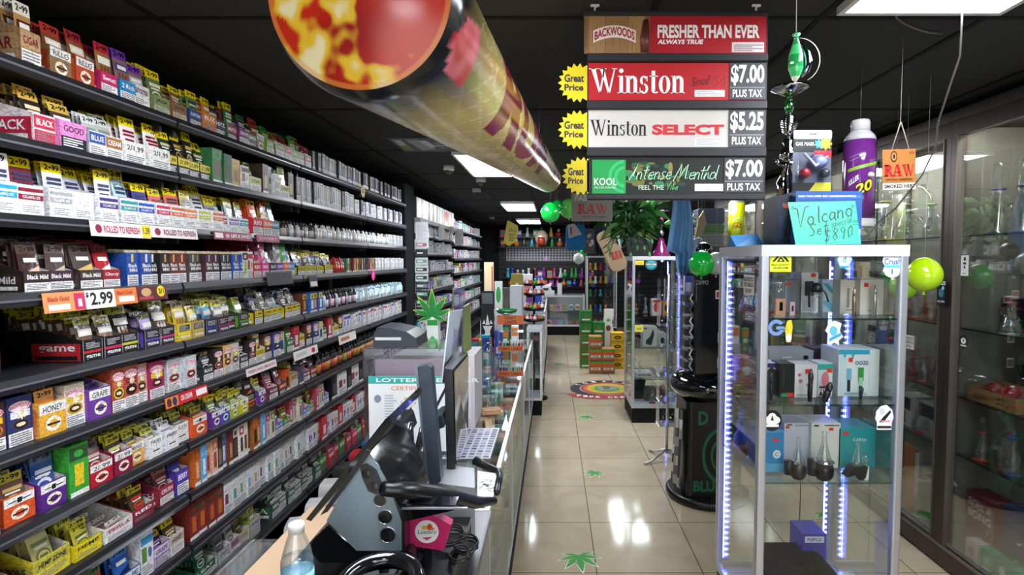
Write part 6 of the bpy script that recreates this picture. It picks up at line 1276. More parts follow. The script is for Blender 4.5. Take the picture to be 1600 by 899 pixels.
bx(1251, 1277, 426, 2.16, z, .1, '#dfe0e2', [('r', .2, .75, .42, .78, '#30384a'), ('r', .1, .9, .05, .35, '#c4c8d4'), ('o', .7, .93, .16, .05, RED)], 'white box with dark device picture on upper tower shelf')
bx(1284, 1310, 438, 2.18, z, .09, '#bcd4e4', [('p', [(.0, .9), (.3, .9), (.8, .6), (.5, .6)], '#4aa0c0'), ('p', [(.0, .3), (.3, .4), (.9, .1), (.6, .0)], '#6ab4d8'), ('o', .8, .97, .2, .06, RED)], 'pale blue box in the middle of upper tower shelf')
bx(1312, 1340, 438, 2.12, z, .08, '#e8e2da', [('r', .36, .5, .18, .76, '#9a8f84'), ('r', .3, .7, .1, .14, '#b0a89e')], 'cream box with pen picture, upper tower shelf, beside pale blue one')
bx(1343, 1379, 437, 2.08, z, .1, '#e6dfd8', [('r', .15, .35, .78, .9, RED), ('r', .3, .75, .1, .13, '#b0a89e')], 'wider cream box with red price dot at the end of upper tower shelf')
def pen(px, y0, Y, z, r, label, col='#b09a84', mat='metal'):
    a = at(px, 500, Y); h = at(px, y0, Y).z - z; t = thing('vape_pen', label, 'vape pen', (a.x, Y, z + .0006))
    m = MB(mat); m.lathe([(r, 0), (r, h * .7), (r * .9, h * .71)], col, 14); m.obj('battery', t)
    m = MB(mat); m.lathe([(r * .9, h * .715), (r * .95, h * .86), (r * .5, h * .9), (r * .45, h)], '#d8ccc0', 14); m.obj('mouthpiece', t)
pen(1334, 450, 2.05, z, .007, 'bronze vape pen standing before the narrow cream box'); pen(1366, 446, 2.05, z, .0065, 'silver vape pen standing before the wider cream box', '#c8c4bc')
t = thing('copper_device', 'copper coloured squat vaporizer with clear glass top', 'vaporizer', (at(1218, 497, 2.06).x, 2.06, z + .0006))
m = MB('plastic'); m.rbox(-.02, .02, -.012, .012, 0, .062, .008, '#d09a7c', 'z'); m.obj('body', t); m = MB('gloss'); m.box(-.006, .006, -.0135, -.0122, .018, .05, '#14141a'); m.obj('display', t); m = MB('clear'); m.lathe([(.012, .063), (.012, .11), (.016, .13)], '#fff', 12); m.obj('glass_top', t)
t = thing('pink_device', 'small pale pink device in a clear blister beside the copper one', 'vaporizer', (at(1237, 497, 2.06).x, 2.06, z + .0006))
m = MB('plastic'); m.rbox(-.010, .010, -.006, .006, 0, .05, .004, '#dcb4c4', 'z'); m.box(-.004, .004, -.0072, -.0062, .015, .036, '#3a2a4a'); m.obj('body', t); m = MB('clear_thin'); m.box(-.013, .013, -.009, .009, .051, .115); m.obj('blister', t)
t = thing('glass_vase', 'clear glass bubbler with black clip at centre of the upper tower shelf', 'glass bubbler', (at(1275, 497, 2.06).x, 2.06, z + .0006))
m = MB('clear'); m.lathe([(.022, 0), (.024, .01), (.018, .05), (.022, .075), (.012, .085)], '#fff', 16); m.obj('glass_body', t)
m = MB('plastic'); m.lathe([(.02, .087), (.022, .1), (.014, .118), (.004, .122)], '#141416', 12); m.tube([(.018, 0, .1), (.035, 0, .08), (.045, 0, .05)], .003, '#141416', 6); m.tube([(-.02, 0, .1), (-.028, 0, .07), (-.026, 0, .03)], .004, '#1c1c20', 6); m.obj('black_clip', t)
z = SHZ[1]
bx(1203, 1273, 548, 2.26, z, .12, '#b4b4b8', [('o', .82, .8, .06, .06, '#1a1a1a'), ('r', .3, .5, .78, .82, '#ececec')], 'long pale grey box at the rear of middle tower shelf')
bx(1272, 1312, 545, 2.26, z, .1, '#3a2434', [('r', .1, .9, .6, .9, '#4c2c40')], 'dark maroon box at the rear of middle tower shelf')
bx(1197, 1217, 568, 2.1, z, .08, '#dcdce4', [('r', .0, 1, .86, 1, '#2a2a6a'), ('p', [(.1, .0), (.9, .0), (.9, .75), (.5, .9), (.1, .75)], '#2a2c30'), ('r', .4, .6, .1, .8, '#0e0e10')], 'narrow white and dark box at the lit edge of middle tower shelf')
bx(1220, 1243, 569, 2.06, z, .08, '#1a1a1c', [('r', .25, .3, .3, .9, '#4a4a3a'), ('r', .2, .9, .1, .14, '#2a7a4a'), ('r', .55, .95, .02, .14, RED), ('r', .1, .55, .02, .1, '#2a9a5a')], 'tall black box with green line on middle tower shelf')
bx(1244, 1279, 570, 2.06, z, .08, '#e6e4e6', [('o', .2, .68, .08, .05, '#c86a8a'), ('o', .25, .5, .1, .06, '#c88aa0'), ('o', .6, .38, .1, .07, '#c88aa0'), ('r', .45, .68, .72, .86, RED), ('t', 'FOCUS', .1, .6, .04, .1, '#5a5a6a')], 'white box with pink dots on middle tower shelf')
bx(1280, 1303, 568, 2.08, z, .08, '#d4dce0', [('r', .0, 1, .8, .98, '#3aa8a0'), ('o', .5, .5, .26, .24, '#d87a8a'), ('r', .1, .9, .02, .3, '#3a2a3a'), ('t', 'FIX', .1, .7, .08, .24, '#f0f0f0'), ('r', .6, .95, .72, .84, RED)], 'small pink and teal box right before the maroon box')
bx(1312, 1376, 547, 2.08, z, .14, '#e4ecee', [('r', .02, .18, .05, .85, '#d0e4ec'), ('r', .0, .75, .9, 1, '#3aa6c8'), ('r', .22, .3, .1, .6, '#1a2a3a'), ('r', .2, .32, .35, .6, '#7ab8dc'), ('r', .48, .62, .32, .62, '#3a9a4a'), ('r', .5, .6, .2, .4, '#a8d8b8'), ('r', .51, .58, .02, .22, '#15171a'), ('t', 'OOZE', .4, .72, .68, .76, '#2a4a8a'), ('r', .24, .34, .74, .83, RED), ('t', 'WEEPER XL', .14, .72, .03, .08, '#3a96b8'), ('r', .75, .755, 0, 1, '#b8c4c8'), ('p', [(.1, .9), (.14, .82), (.18, .9)], '#3aa6c8'), ('p', [(.3, .9), (.34, .8), (.38, .9)], '#3aa6c8')], 'large white and light blue box with green pipe picture, middle tower shelf')
def blk(px, y0, Y, z, label, lean=.0, tw=.012):
    a = at(px, 500, Y); h = at(px, y0, Y).z - z; t = thing('black_device', label, 'vaporizer', (a.x, Y, z + .0006))
    m = MB('plastic'); m.tube([(0, 0, 0), (lean * .2, 0, h * .3), (lean * .5, 0, h * .55)], [tw * .8, tw, tw * .9], '#16161a', 12); m.obj('body', t)
    m = MB('gloss'); m.tube([(lean * .5, 0, h * .56), (lean * .8, 0, h * .8), (lean, 0, h)], [tw * .95, tw * 1.1, tw * .35], '#26202a', 12); m.obj('top', t)
blk(1207, 583, 2.02, z, 'slim black device in front of the narrow box by the lit edge', 0, .006); blk(1268, 577, 2.0, z, 'black wand shaped device before the white box with pink dots', .003, .009); blk(1292, 598, 2.0, z, 'glossy black device leaning beside the small pink box', .02, .012); blk(1348, 605, 2.03, z, 'black pen device in front of the large light blue box', .006, .006)
z = SHZ[2]
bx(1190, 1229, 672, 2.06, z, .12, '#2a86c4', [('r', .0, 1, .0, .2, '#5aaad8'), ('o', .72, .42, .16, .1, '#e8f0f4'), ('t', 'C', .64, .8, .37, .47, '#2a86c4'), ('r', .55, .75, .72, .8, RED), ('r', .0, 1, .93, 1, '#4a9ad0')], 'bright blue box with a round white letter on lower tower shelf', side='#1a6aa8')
bx(1229, 1270, 662, 2.12, z, .12, '#d2d4e2', [('t', 'CELESTIAL', .4, .95, .93, .97, '#5a5a6a'), ('r', .05, .2, .88, .94, RED), ('r', .1, .3, .95, .98, '#2a2a3a')], 'pale lavender tall box on lower tower shelf', side='#e0e2ea')
bx(1272, 1318, 662, 2.1, z, .12, '#e6e4e0', [('r', .45, .95, .94, .965, '#3a3a3a'), ('r', .6, .75, .84, .9, RED), ('r', .08, .25, .93, .965, '#2a2a2a')], 'cream white tall box with black device before it, lower tower shelf')
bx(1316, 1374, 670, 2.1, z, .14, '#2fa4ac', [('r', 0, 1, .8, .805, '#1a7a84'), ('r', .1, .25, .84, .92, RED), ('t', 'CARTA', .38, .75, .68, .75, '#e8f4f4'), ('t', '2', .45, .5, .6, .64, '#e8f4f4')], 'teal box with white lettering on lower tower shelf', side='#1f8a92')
def cone_rig(px, Y, z, label, s=1.0):
    a = at(px, 500, Y); t = thing('cone_vaporizer', label, 'vaporizer', (a.x, Y, z + .0006))
    m = MB('plastic'); m.lathe([(.018 * s, 0), (.026 * s, .012 * s), (.028 * s, .035 * s), (.022 * s, .05 * s)], '#131316', 20); m.lathe([(.016 * s, .01 * s), (.016 * s, .055 * s)], '#18181c', 14, -.026 * s, .014, 0); m.obj('base', t)
    m = MB('clear'); m.lathe([(.022 * s, .051 * s), (.02 * s, .062 * s), (.008 * s, .105 * s), (.006 * s, .135 * s), (.008 * s, .14 * s)], '#fff', 18); m.lathe([(.01 * s, .055 * s), (.004 * s, .1 * s)], '#fff', 10); m.obj('glass_cone', t)
cone_rig(1252, 2.0, z, 'black based cone vaporizer before the lavender box', 1.08); cone_rig(1293, 1.99, z, 'bulky black vaporizer with silver top before the cream box', 1.25)
m = MB('chrome'); m.lathe([(.03, 0), (.036, .004), (.034, .008), (.02, .012)], '#c8c8cc', 20); o = m.obj('silver_collar', bpy.data.objects['cone_vaporizer.001'], (0, 0, .062))
t = thing('cone_vaporizer', 'wedge shaped black and white vaporizer with glass before the teal box', 'vaporizer', (at(1347, 500, 2.0).x, 2.0, z + .0006))
m = MB('plastic'); m.prism([(-.05, .01), (-.025, .05), (.026, .05), (.018, .01), (.008, 0), (-.005, 0), (-.015, .01), (-.02, .02), (-.03, .015)], 'y', -.02, .02, '#131316'); m.obj('base', t)
m = MB('plastic'); m.prism([(.012, 0), (.028, 0), (.03, .05), (.027, .05), (.02, .012)], 'y', -.021, .021, '#e4e4e6'); m.obj('white_foot', t)
m = MB('clear'); m.lathe([(.022, .051), (.018, .07), (.006, .12), (.005, .14)], '#fff', 16); m.lathe([(.008, .06), (.008, .085)], '#222', 10, .028, 0); m.obj('glass_cone', t)
# floor of the tower
zd = .36 + .0125
m = MB('cloth'); m.rbox(-.12, .12, -.1, .1, 0, .19, .035, '#161618', 'y'); m.box(-.1, .1, -.104, -.1, .02, .12, '#0e0e10'); m.tube([(-.02, -.08, .19), (.0, -.09, .235), (.04, -.09, .225), (.06, -.09, .16), (.1, -.11, .04)], .008, '#1e1e22', 8); tag(m.obj('black_case', None, (.97, 2.17, zd)), 'bulky black padded case with coiled cord on the tower floor', 'case')
bx(1262, 1300, 835, 2.2, zd, .12, '#4a44a0', [('r', .1, .9, .86, .96, '#d8d8f0'), ('t', 'PUFFCO', .2, .8, .88, .94, '#3a3480')], 'violet box beside the black padded case on tower floor')
m = MB('clear_thin'); m.rbox(-.06, .06, -.06, .06, 0, .14, .03, '#fff', 'y'); m.mat = 'plastic'; m.box(-.04, .04, -.03, .03, .002, .1, '#1a1a1e'); tag(m.obj('bagged_item', None, (1.15, 2.08, zd)), 'clear plastic wrapped black item at the tower corner', 'bag')
m = MB('plastic'); m.tube([(1.085, 2.40, .938 - .0), (1.09, 2.40, .7), (1.085, 2.40, .4)], .0022, '#3a3a3c', 6); tag(m.obj('charging_cable'), 'thin dark charging cable hanging below the lowest tower shelf', 'cable')
sticker((.76, 2.02, .40), 0, .07, .035, '#e0b0c8', [('t', 'SALE!', .1, .9, .25, .75, '#7a2a4a')], 'small pink price ticket leaning on the tower floor')
# stickers on the tower front glass
yg = 1.9565
def gst(px0, px1, py0, py1, bgc, draws, label, shape='rect'):
    a = at(px0, py1, yg); b = at(px1, py0, yg); sticker((a.x, yg, a.z), 0, b.x - a.x, b.z - a.z, bgc, draws, label, 'sticker', shape)
gst(1203, 1237, 391, 425, '#d0dc2a', [('p', [(.1, .48), (.42, .85), (.5, .78), (.2, .46)], '#1a1e10'), ('p', [(.9, .48), (.58, .85), (.5, .78), (.8, .46)], '#1a1e10'), ('p', [(.3, .46), (.5, .72), (.7, .46)], '#1a1e10'), ('p', [(.42, .5), (.5, .6), (.58, .5)], '#d0dc2a', .0004), ('t', 'MAX QUALITY', .06, .94, .28, .36, '#1a1e10'), ('t', 'GLASS.COM', .16, .84, .14, .23, '#1a1e10')], 'square lime sticker with black mountain mark on the tower glass')
gst(1306, 1333, 391, 419, '#2a9ad0', [('p', [(.25, .12), (.75, .12), (.92, .5), (.75, .88), (.25, .88), (.08, .5)], '#e8f4f8'), ('o', .5, .5, .3, .3, '#f4f8fa', .0003), ('t', 'd', .38, .6, .3, .7, '#2a8ac0', .0003)], 'blue hexagon sticker on the upper tower glass', [(.25, 0), (.75, 0), (1, .5), (.75, 1), (.25, 1), (0, .5)])
gst(1378, 1411, 392, 435, '#eaeef0', [('t', 'Crush', .08, .92, .5, .72, '#3a6a9a'), ('r', .1, .9, .38, .48, '#5ab0d8'), ('r', .46, .52, .15, .34, '#3a3a3a'), ('t', 'THE', .38, .62, .78, .86, '#5a6a7a')], 'white shield sticker with blue band at the tower corner', [(.2, .1), (.5, 0), (.8, .1), (.95, .3), (.88, .45), (1, .6), (.95, .8), (.65, .92), (.5, 1), (.35, .92), (.05, .8), (0, .6), (.12, .45), (.05, .3)])
m = MB('card'); a = at(1200, 525, yg); sc = (at(1226, 500, yg).x - a.x)
o_, i_ = ring_pts(sc * .5, sc * .5, sc * .5, sc * .5, sc * .22, sc * .22, 35, 350)
for q in range(len(o_) - 1): m.prism([o_[q], o_[q + 1], i_[q + 1], i_[q]], 'y', 0, .0006, '#6a8ab8')
m.box(sc * .5, sc, 0, .0006, sc * .38, sc * .58, '#6a8ab8'); tag(m.obj('sticker', None, (a.x, yg, a.z)), 'slate blue letter sticker below the upper tower shelf', 'sticker')
gst(1226, 1239, 500, 535, '#e8c02a', [('o', .5, .2, .36, .18, '#ece8d8'), ('r', .1, .4, .5, .7, '#e0a82a')], 'small yellow and white sticker beside the blue letter', [(.2, 0), (.8, 0), (.9, .4), (1, .7), (.8, 1), (.3, .95), (0, .6)])
gst(1289, 1318, 502, 540, '#d4e8f0', [('o', .45, .6, .22, .2, '#5aaad0'), ('p', [(.2, .15), (.9, .4), (.9, .55), (.25, .3)], '#3a90c8'), ('o', .6, .85, .16, .1, '#f0f4f6', .0003)], 'ragged pale blue sticker on the tower glass below the upper shelf', [(.3, .0), (.5, .12), (.8, .0), (.75, .2), (1, .35), (.8, .6), (.9, .9), (.55, 1), (.2, .95), (0, .6), (.25, .4), (.1, .15)])
gst(1191, 1222, 641, 674, '#121214', [('o', .5, .52, .42, .22, '#e8e8e8'), ('o', .5, .66, .22, .2, '#e8e8e8', .0002), ('p', [(.42, .5), (.5, .78), (.58, .5)], '#121214', .0004), ('r', .16, .84, .2, .32, '#e8e8e8')], 'round black sticker with white mark at lower tower glass', 'oval')
gst(1367, 1397, 633, 672, '#eeeef0', [('p', [(.2, .3), (.4, .5), (.8, .8), (.85, .7), (.45, .3)], '#1c1c20'), ('o', .35, .75, .16, .14, '#c8ccd0'), ('r', .3, .8, .32, .38, '#d88a90', .0003), ('r', .12, .88, .06, .16, '#2a2a2e')], 'white dome shaped sticker with black figure on the tower corner', [(.1, 0), (.9, 0), (.9, .3), (1, .5), (.9, .8), (.6, 1), (.3, .95), (.05, .75), (0, .45), (.1, .3)])
xs_ = TX0 + .0075
sticker((xs_, 2.15, 1.615), -PI / 2, .11, .075, '#cfc6c0', [('t', 'ALL PRODUCTS', .06, .94, .68, .9, '#3a3032'), ('t', 'FOR TOBACCO', .06, .94, .4, .62, '#3a3032'), ('t', 'USE ONLY', .2, .8, .1, .32, '#3a3032')], 'white tobacco notice on the side glass of the tower')
m = MB('card'); m.text('EAGLE', 0, .1, .05, .08, '#1a1a30', 0, .03); m.text('TORCH', .005, .095, .025, .04, '#1a1a30', 0, .02); m.oval(.06, .1, .025, .02, '#1a8a5a', 0); tag(m.obj('sticker', None, (xs_ - .001, 2.34, 1.55), -PI / 2), 'cut out dark lettering with green mark on the tower side glass', 'sticker')
# goods on the far side of the shelves, seen through the side glass
for k, (zz, lst) in enumerate(((SHZ[0], ((.80, 2.3, 9), (.82, 2.15, 6 - 4))), (SHZ[1], ((.79, 2.32, 8),)), (SHZ[2], ((.8, 2.34, 5),)))):
    for j, (x, y, pk) in enumerate(lst): put_pipe(pk, x, y, zz, j, ('rear corner of upper tower shelf', 'side of upper tower shelf', 'corner of middle tower shelf', 'corner of lower tower shelf')[k + j if k == 0 else k + 1], 'glass pipes in the tower')
bx(1156, 1178, 560, 2.30, SHZ[1] - .0 + .0, .1, '#a82a5a', [('o', .5, .5, .3, .2, '#e0e0e8')], 'crimson box near the lit corner of middle tower shelf')
bx(1158, 1184, 700, 2.30, SHZ[2], .1, '#b85a3a', [('r', .1, .9, .6, .9, '#d89a6a')], 'orange brown box near lit corner of lower tower shelf')
# ---- on top of the tower
zt = TZ + .0006
t = thing('price_card', 'mint green handwritten price card leaning on boxes on top of the tower', 'price card', (at(1236, 382, 2.0).x, 2.0, zt))
m = MB('card'); w = at(1348, 345, 2.0).x - at(1243, 345, 2.0).x; h = at(1240, 312, 2.0).z - TZ
m.T = Matrix.Rotation(-.18, 4, 'X') @ Matrix.Translation((.005, 0, .0))
m.add([(.012, -.0, 0), (w + .006, 0, .004), (w - .004, 0, h), (-.008, 0, h * .97), (.012, .002, 0), (w + .006, .002, .004), (w - .004, .002, h), (-.008, .002, h * .97)], [(0, 1, 2, 3), (7, 6, 5, 4), (0, 4, 5, 1), (1, 5, 6, 2), (2, 6, 7, 3), (3, 7, 4, 0)], '#37a587')
ink = '#2c3a44'
for ch, x in zip('Volcano', (.016, .055, .092, .108, .135, .165, .195)): script(m, ch, x, h * .40 + (x - .016) * .22, .074 if ch == 'V' else .062, .0042, ink, .08)
m.stroke([[(0, 0), (-.05, .25)], [(.12, .02), (.07, .27)]], .008, h * .80, .05, .002, ink); m.stroke([[(0, 0), (.05, .25)], [(.12, 0), (.17, .25)]], .222, h * .84, .05, .002, ink)
for ch, x in zip('Set', (.06, .088, .112)): script(m, ch, x, h * .2 + (x - .06) * .2, .045, .0028, ink, .15)
script(m, 'special', .142, h * .40, .029, .0018, ink, .2, rise=.1, adv=.42)
for ch, x in zip('$890', (.112, .142, .17, .196)): script(m, ch, x, h * .08 + (x - .112) * .15, .046, .003, ink, .1)
script(m, 'oo', .222, h * .5, .02, .0016, ink); m.stroke([[(0, 0), (1, .1)]], .220, h * .46, .022, .0016, ink)
m.obj('card', t)
bx(1239, 1342, 299, 2.08, zt, .16, '#2b4f8c', [('r', .02, .98, .86, .93, '#3a62a0'), ('t', 'ENJOY YOUR HERBS  BEST VAPORIZATION SYSTEM', .04, .9, .885, .92, '#dfe6f4'), ('r', .8, .98, .05, .3, '#dfe6f4')], 'wide blue vaporizer box behind the mint price card on tower')
bx(1211, 1237, 306, 2.12, zt, .14, '#1b2332', [('t', 'Volcano', .3, .8, .75, .86, '#c85a2a'), ('r', .06, .4, .15, .6, '#2a3448'), ('o', .85, .35, .18, .25, '#5a6a7a'), ('o', .85, .35, .15, .22, '#1b2332')], 'narrow navy box with orange lettering beside the wide blue box')
# gas mask bag
b = at(1240, 299, 2.12); t = thing('gas_mask_bag', 'clear hanging pouch with a coloured gas mask standing on the blue box', 'packaged mask', (b.x, 2.12, at(1240, 299, 2.08).z + .0012)); w = at(1301, 250, 2.12).x - b.x; h = at(1240, 201, 2.12).z - at(1240, 299, 2.12).z
m = MB('card'); m.rbox(0, w, .01, .012, h * .86, h, .008, '#c8d8e8', 'y'); m.rect(0, w, h * .66, h * .86, '#14161a', .0095); m.text('GAS MASK', w * .06, w * .55, h * .75, h * .81, '#e8e8e8', .009, .01); m.star(w * .66, h * .78, .02, .012, 7, '#3a90c8', .0088); m.star(w * .84, h * .78, .026, .016, 8, '#e8b02a', .0085)
m.rect(0, w, .0, h * .16, '#181c18', .0095); m.poly([(w * .4, 0), (w, 0), (w, h * .16), (w * .6, h * .16)], '#b8b02a', .009); m.rect(w * .4, w * .6, h * .93, h * .95, '#1a1a1a', .0095); m.box(0, w, .012, .0135, 0, h * .9, '#5c6272'); m.obj('header_card', t)
m = MB('clear_thin'); m.box(0, w, -.035, -.034, h * .14, h * .68); m.obj('clear_pouch', t)
m = MB('film'); m.ball((w * .6, -.008, h * .48), .034, '#7a86b8', 16, .8); m.tube([(w * .2, -.02, h * .6), (w * .45, -.035, h * .4), (w * .8, -.02, h * .55)], .006, '#b8bcc8', 8); m.ball((w * .25, -.012, h * .3), .02, '#a82a38', 14); m.ball((w * .78, -.01, h * .3), .018, '#3a3c44', 14); m.rect(w * .5, w * .95, h * .55, h * .66, '#b82a34', -.005); m.obj('mask', t)
# hookah
hk = at(1229, 378, 2.3); t = thing('silver_hookah', 'tall silver and green glass hookah with wide metal dish standing on tower', 'hookah', (hk.x, 2.3, zt))
def zz(py): return at(1229, py, 2.3).z - zt
m = MB('chrome'); m.lathe([(.05, 0), (.055, .01), (.05, .03), (.044, zz(320)), (.04, zz(300)), (.045, zz(285)), (.014, zz(262)), (.036, zz(255))], '#b8bcc0', 14)
m.lathe([(.012, zz(252)), (.036, zz(246)), (.034, zz(238)), (.018, zz(228)), (.024, zz(222)), (.01, zz(214))], '#c8ccd0', 10)
pr = [(.006, zz(212))]
for i in range(8): pr += [(.036 - .003 * abs(i - 4), zz(208 - 3.4 * i)), (.024, zz(206.2 - 3.4 * i))]
m.lathe(pr + [(.005, zz(178))], '#c8ccd0', 12); m.tube([(0, 0, zz(262)), (-.04, 0, zz(256)), (-.05, 0, zz(250))], [.008, .006, .01], '#c8ccd0', 8); m.obj('body', t)
m = MB('tint_green'); m.lathe([(.004, zz(182)), (.02, zz(170)), (.021, zz(160)), (.008, zz(152))], '#fff', 8); m.lathe([(.006, zz(247)), (.024, zz(242)), (.004, zz(236))], '#fff', 8); m.obj('green_glass', t)
m = MB('chrome'); m.lathe([(.008, zz(151)), (.03, zz(148)), (.072, zz(140)), (.075, zz(136)), (.07, zz(137)), (.02, zz(144))], '#b0b4b8', 28); m.obj('dish', t)
# purple can
cn = at(1340, 355, 2.44); t = thing('inflatable_can', 'large purple inflatable spray can with white cap hanging above tower', 'inflatable can', cn)
H = at(1340, 187, 2.44).z - cn.z; r = .064
m = MB('balloon')
def sh(p): return (p[0] * r, p[1] * H)
m.lathe([sh(p) for p in ((.93, 0), (1, .01), (1, .075))], '#e4e4e8', 36); m.lathe([sh(p) for p in ((1, .075), (1.02, .3), (1.02, .6), (1, .8))], '#6a2a7a', 36)
m.lathe([sh(p) for p in ((1, .8), (.92, .84), (.68, .88), (.6, .895))], '#c8c8ca', 36)
m.obj('body', t); m = MB('balloon'); m.lathe([sh(p) for p in ((.6, .897), (.6, .97), (.56, .99), (.3, 1))], '#dadada', 30); m.obj('cap', t)
m = MB('card')
def wrap(m, T, a0, a1, z0, z1, col, bold=.03, slant=0.0, rr=1.03):
    vs, fs, (x0, x1, y0, y1) = glyphs(T, bold); P = []
    for x, y in vs:
        u = (x - x0) / (x1 - x0); v = (y - y0) / (y1 - y0); a = a0 + (a1 - a0) * u; zc = z0 + (z1 - z0) * v + slant * (u - .5); P.append((r * rr * math.sin(a), -r * rr * math.cos(a), zc * H))
    m.add(P, fs, col)
def band(m, a0, a1, z0, z1, col, rise=0.0, rr=1.025):
    n = 12
    for i in range(n):
        A, B_ = a0 + (a1 - a0) * i / n, a0 + (a1 - a0) * (i + 1) / n; u0, u1 = i / n * rise, (i + 1) / n * rise
        m.add([(r * rr * math.sin(A), -r * rr * math.cos(A), (z0 + u0) * H), (r * rr * math.sin(B_), -r * rr * math.cos(B_), (z0 + u1) * H), (r * rr * math.sin(B_), -r * rr * math.cos(B_), (z1 + u1) * H), (r * rr * math.sin(A), -r * rr * math.cos(A), (z1 + u0) * H)], [(0, 1, 2, 3)], col)
band(m, .75, 1.5, .08, .79, '#15121a'); band(m, -1.2, .8, .50, .53, '#8ab83a', .07, 1.04); band(m, -1.1, -.2, .6, .61, '#8a6aa0', .04, 1.04); band(m, -1.1, -.2, .63, .64, '#8a6aa0', .04, 1.04)
wrap(m, '20', -.7, .35, .30, .42, '#14101a', .12, .06, 1.045); wrap(m, '20', -.66, .3, .31, .41, '#e8d02a', .03, .06, 1.06); wrap(m, 'KILLER', -1.1, -.5, .40, .45, '#e8e8f0', .03, .06, 1.05)
m.lathe([(.001, .44 * H), (.013, .455 * H), (.013, .48 * H), (.001, .495 * H)], '#e8e0d8', 10, .015, -r * 1.0); m.obj('printed_marks', t)
m = MB('metal'); m.tube([(0, 0, H), (0, 0, CEIL - cn.z - .001)], .0012, '#8a8a8a', 5); m.obj('hanging_wire', t)
# raw sign board hanging
b = at(1379, 297, 2.15); t = thing('hanging_board', 'orange brown advertising board hung by two cords above the yellow balloons', 'hanging sign', b, .0); w = at(1432, 250, 2.15).x - b.x; h = at(1379, 234, 2.15).z - b.z
m = MB('card'); m.T = Matrix.Rotation(-.03, 4, 'Y'); m.box(0, w, 0, .004, 0, h, '#94602c'); m.rect(0, w, .0, h * .16, '#e8e0d4', -.0008); m.text('SMOKED HERE', w * .04, w * .98, h * .03, h * .13, '#1c1818', -.0014, .04); serif_text(m, 'RAW', w * .04, w * .96, h * .33, h * .62, '#a0141e', -.0014, .16)
m.text('NATURAL UNREFINED', w * .1, w * .9, h * .22, h * .28, '#5a2a1a', -.0014, .02); m.oval(w * .34, h * .82, w * .1, h * .14, '#2a1a14', -.001); m.oval(w * .34, h * .82, w * .07, h * .1, '#b87a3a', -.0014); m.oval(w * .34, h * .82, w * .04, h * .06, '#2a1a14', -.0018); m.rect(w * .8, w * .95, h * .88, h * .94, '#7a4a20', -.001); m.obj('board', t)
for xa in (.25, .78):
    m = MB('matte'); m.tube([(w * xa, .002, h), (w * .5, .002, at(1400, 190, 2.15).z - b.z), (w * .5, .002, CEIL - b.z - .001)], .0022, '#a89888', 5); m.obj('cord', t)
# loose boxes seen at the top of the tower edge
m = MB('card'); P = [(0, 0, 0), (.13, 0, 0), (.13, .14, 0), (0, .14, 0), (0, 0, .02), (.13, 0, .0), (.13, .14, .07), (0, .14, .07)]
b = at(1146, 384, 2.2); m.add([(0, 0, 0), (.12, 0, 0), (.12, .12, 0), (0, .12, 0), (-.015, .03, .045), (.09, .02, .05)], [(3, 2, 1, 0), (0, 1, 5, 4), (1, 2, 5), (3, 4, 5, 2), (0, 4, 3)], '#2a78b4')
tag(m.obj('blue_leaflet_box', None, (.735, 2.24, zt)), 'low blue wedge shaped leaflet box on the tower edge', 'box')
# balloons by the cabinet
def balloon(px, py, Y, rpx, col, label, sq=1.12, knot=(0, -1)):
    c = at(px, py, Y); r = rpx * Y / FPX; t = thing('balloon', label, 'balloon', c, 0, 'party balloons')
    m = MB('balloon'); m.lathe([(max(r * math.sin(PI * i / 16) * (1 + .05 * math.cos(PI * i / 16)), .0005), -r * math.cos(PI * i / 16) * 1.05) for i in range(17)], col, 28); m.obj('skin', t)
    m = MB('balloon'); m.lathe([(.009, -r * 1.05 - .016), (.003, -r * 1.05 - .006), (.006, -r * 1.05)], col, 10); m.obj('knot', t)
    return t
balloon(1444, 429, 2.62, 25.5, '#b4e012', 'large lime balloon between the glass tower and wall cabinet'); balloon(1411, 447, 2.92, 20, '#9ad81a', 'smaller lime balloon half behind the tower corner post'); balloon(1396, 433, 3.2, 19, '#1f9a34', 'dark green balloon seen through the tower glass')
for i, nm in enumerate(('balloon', 'balloon.001', 'balloon.002')):
    bo = bpy.data.objects[nm]; m = MB('matte'); m.tube([(0, 0, .07), (.0, 0, CEIL - bo.location.z - .002)], .0008, '#c8c8c8', 4); m.obj('string', bo)
# ------------------------------------------------------------------ decals on the floor
def decal(name, x, y, pts_list, label, cat='floor decal', z=.0012):
    m = MB('card')
    for pts, col, dz in pts_list: m.add([(px, py, dz) for px, py in pts], [tuple(range(len(pts)))], col)
    return tag(m.obj(name, None, (x, y, z)), label, cat)
def circ(cx, cy, r, n=40, a0=0, a1=360): return [(cx + r * math.cos(math.radians(a0 + (a1 - a0) * i / n)), cy + r * math.sin(math.radians(a0 + (a1 - a0) * i / n))) for i in range(n + (a1 - a0 < 360))]
for i, (x, y, s, rot, lb) in enumerate(((.147, 3.19, .135, .1, 'green leaf decal on the tiles closest to the counter end'), (.342, 4.48, .095, -.4, 'green leaf decal second along the aisle tiles'), (.352, 6.1, .11, .3, 'green leaf decal on the tiles just before the round floor emblem'), (.09, 9.2, .12, .2, 'green leaf decal beyond the stacked drink cartons'), (1.86, 3.74, .11, .5, 'green leaf decal on tiles behind the lit glass tower'), (-.03, 2.5, .1, 1.2, 'green leaf decal close beside the counter foot'))):
    if i == 5: continue
    L_ = []
    for k, lf in enumerate(leaf_pts(0, 0, s * 1.42, 7, rot + PI)): L_.append((lf, '#e8ece4', k * .00002))
    for k, lf in enumerate(leaf_pts(0, 0, s * 1.3, 7, rot + PI)): L_.append((lf, '#1f8c1e', .0005 + k * .00002))
    decal('leaf_decal', x, y, L_, lb)
E = [(circ(0, 0, .5), '#1c1c20', 0), (circ(0, 0, .37), '#c8c4bc', .0003)]
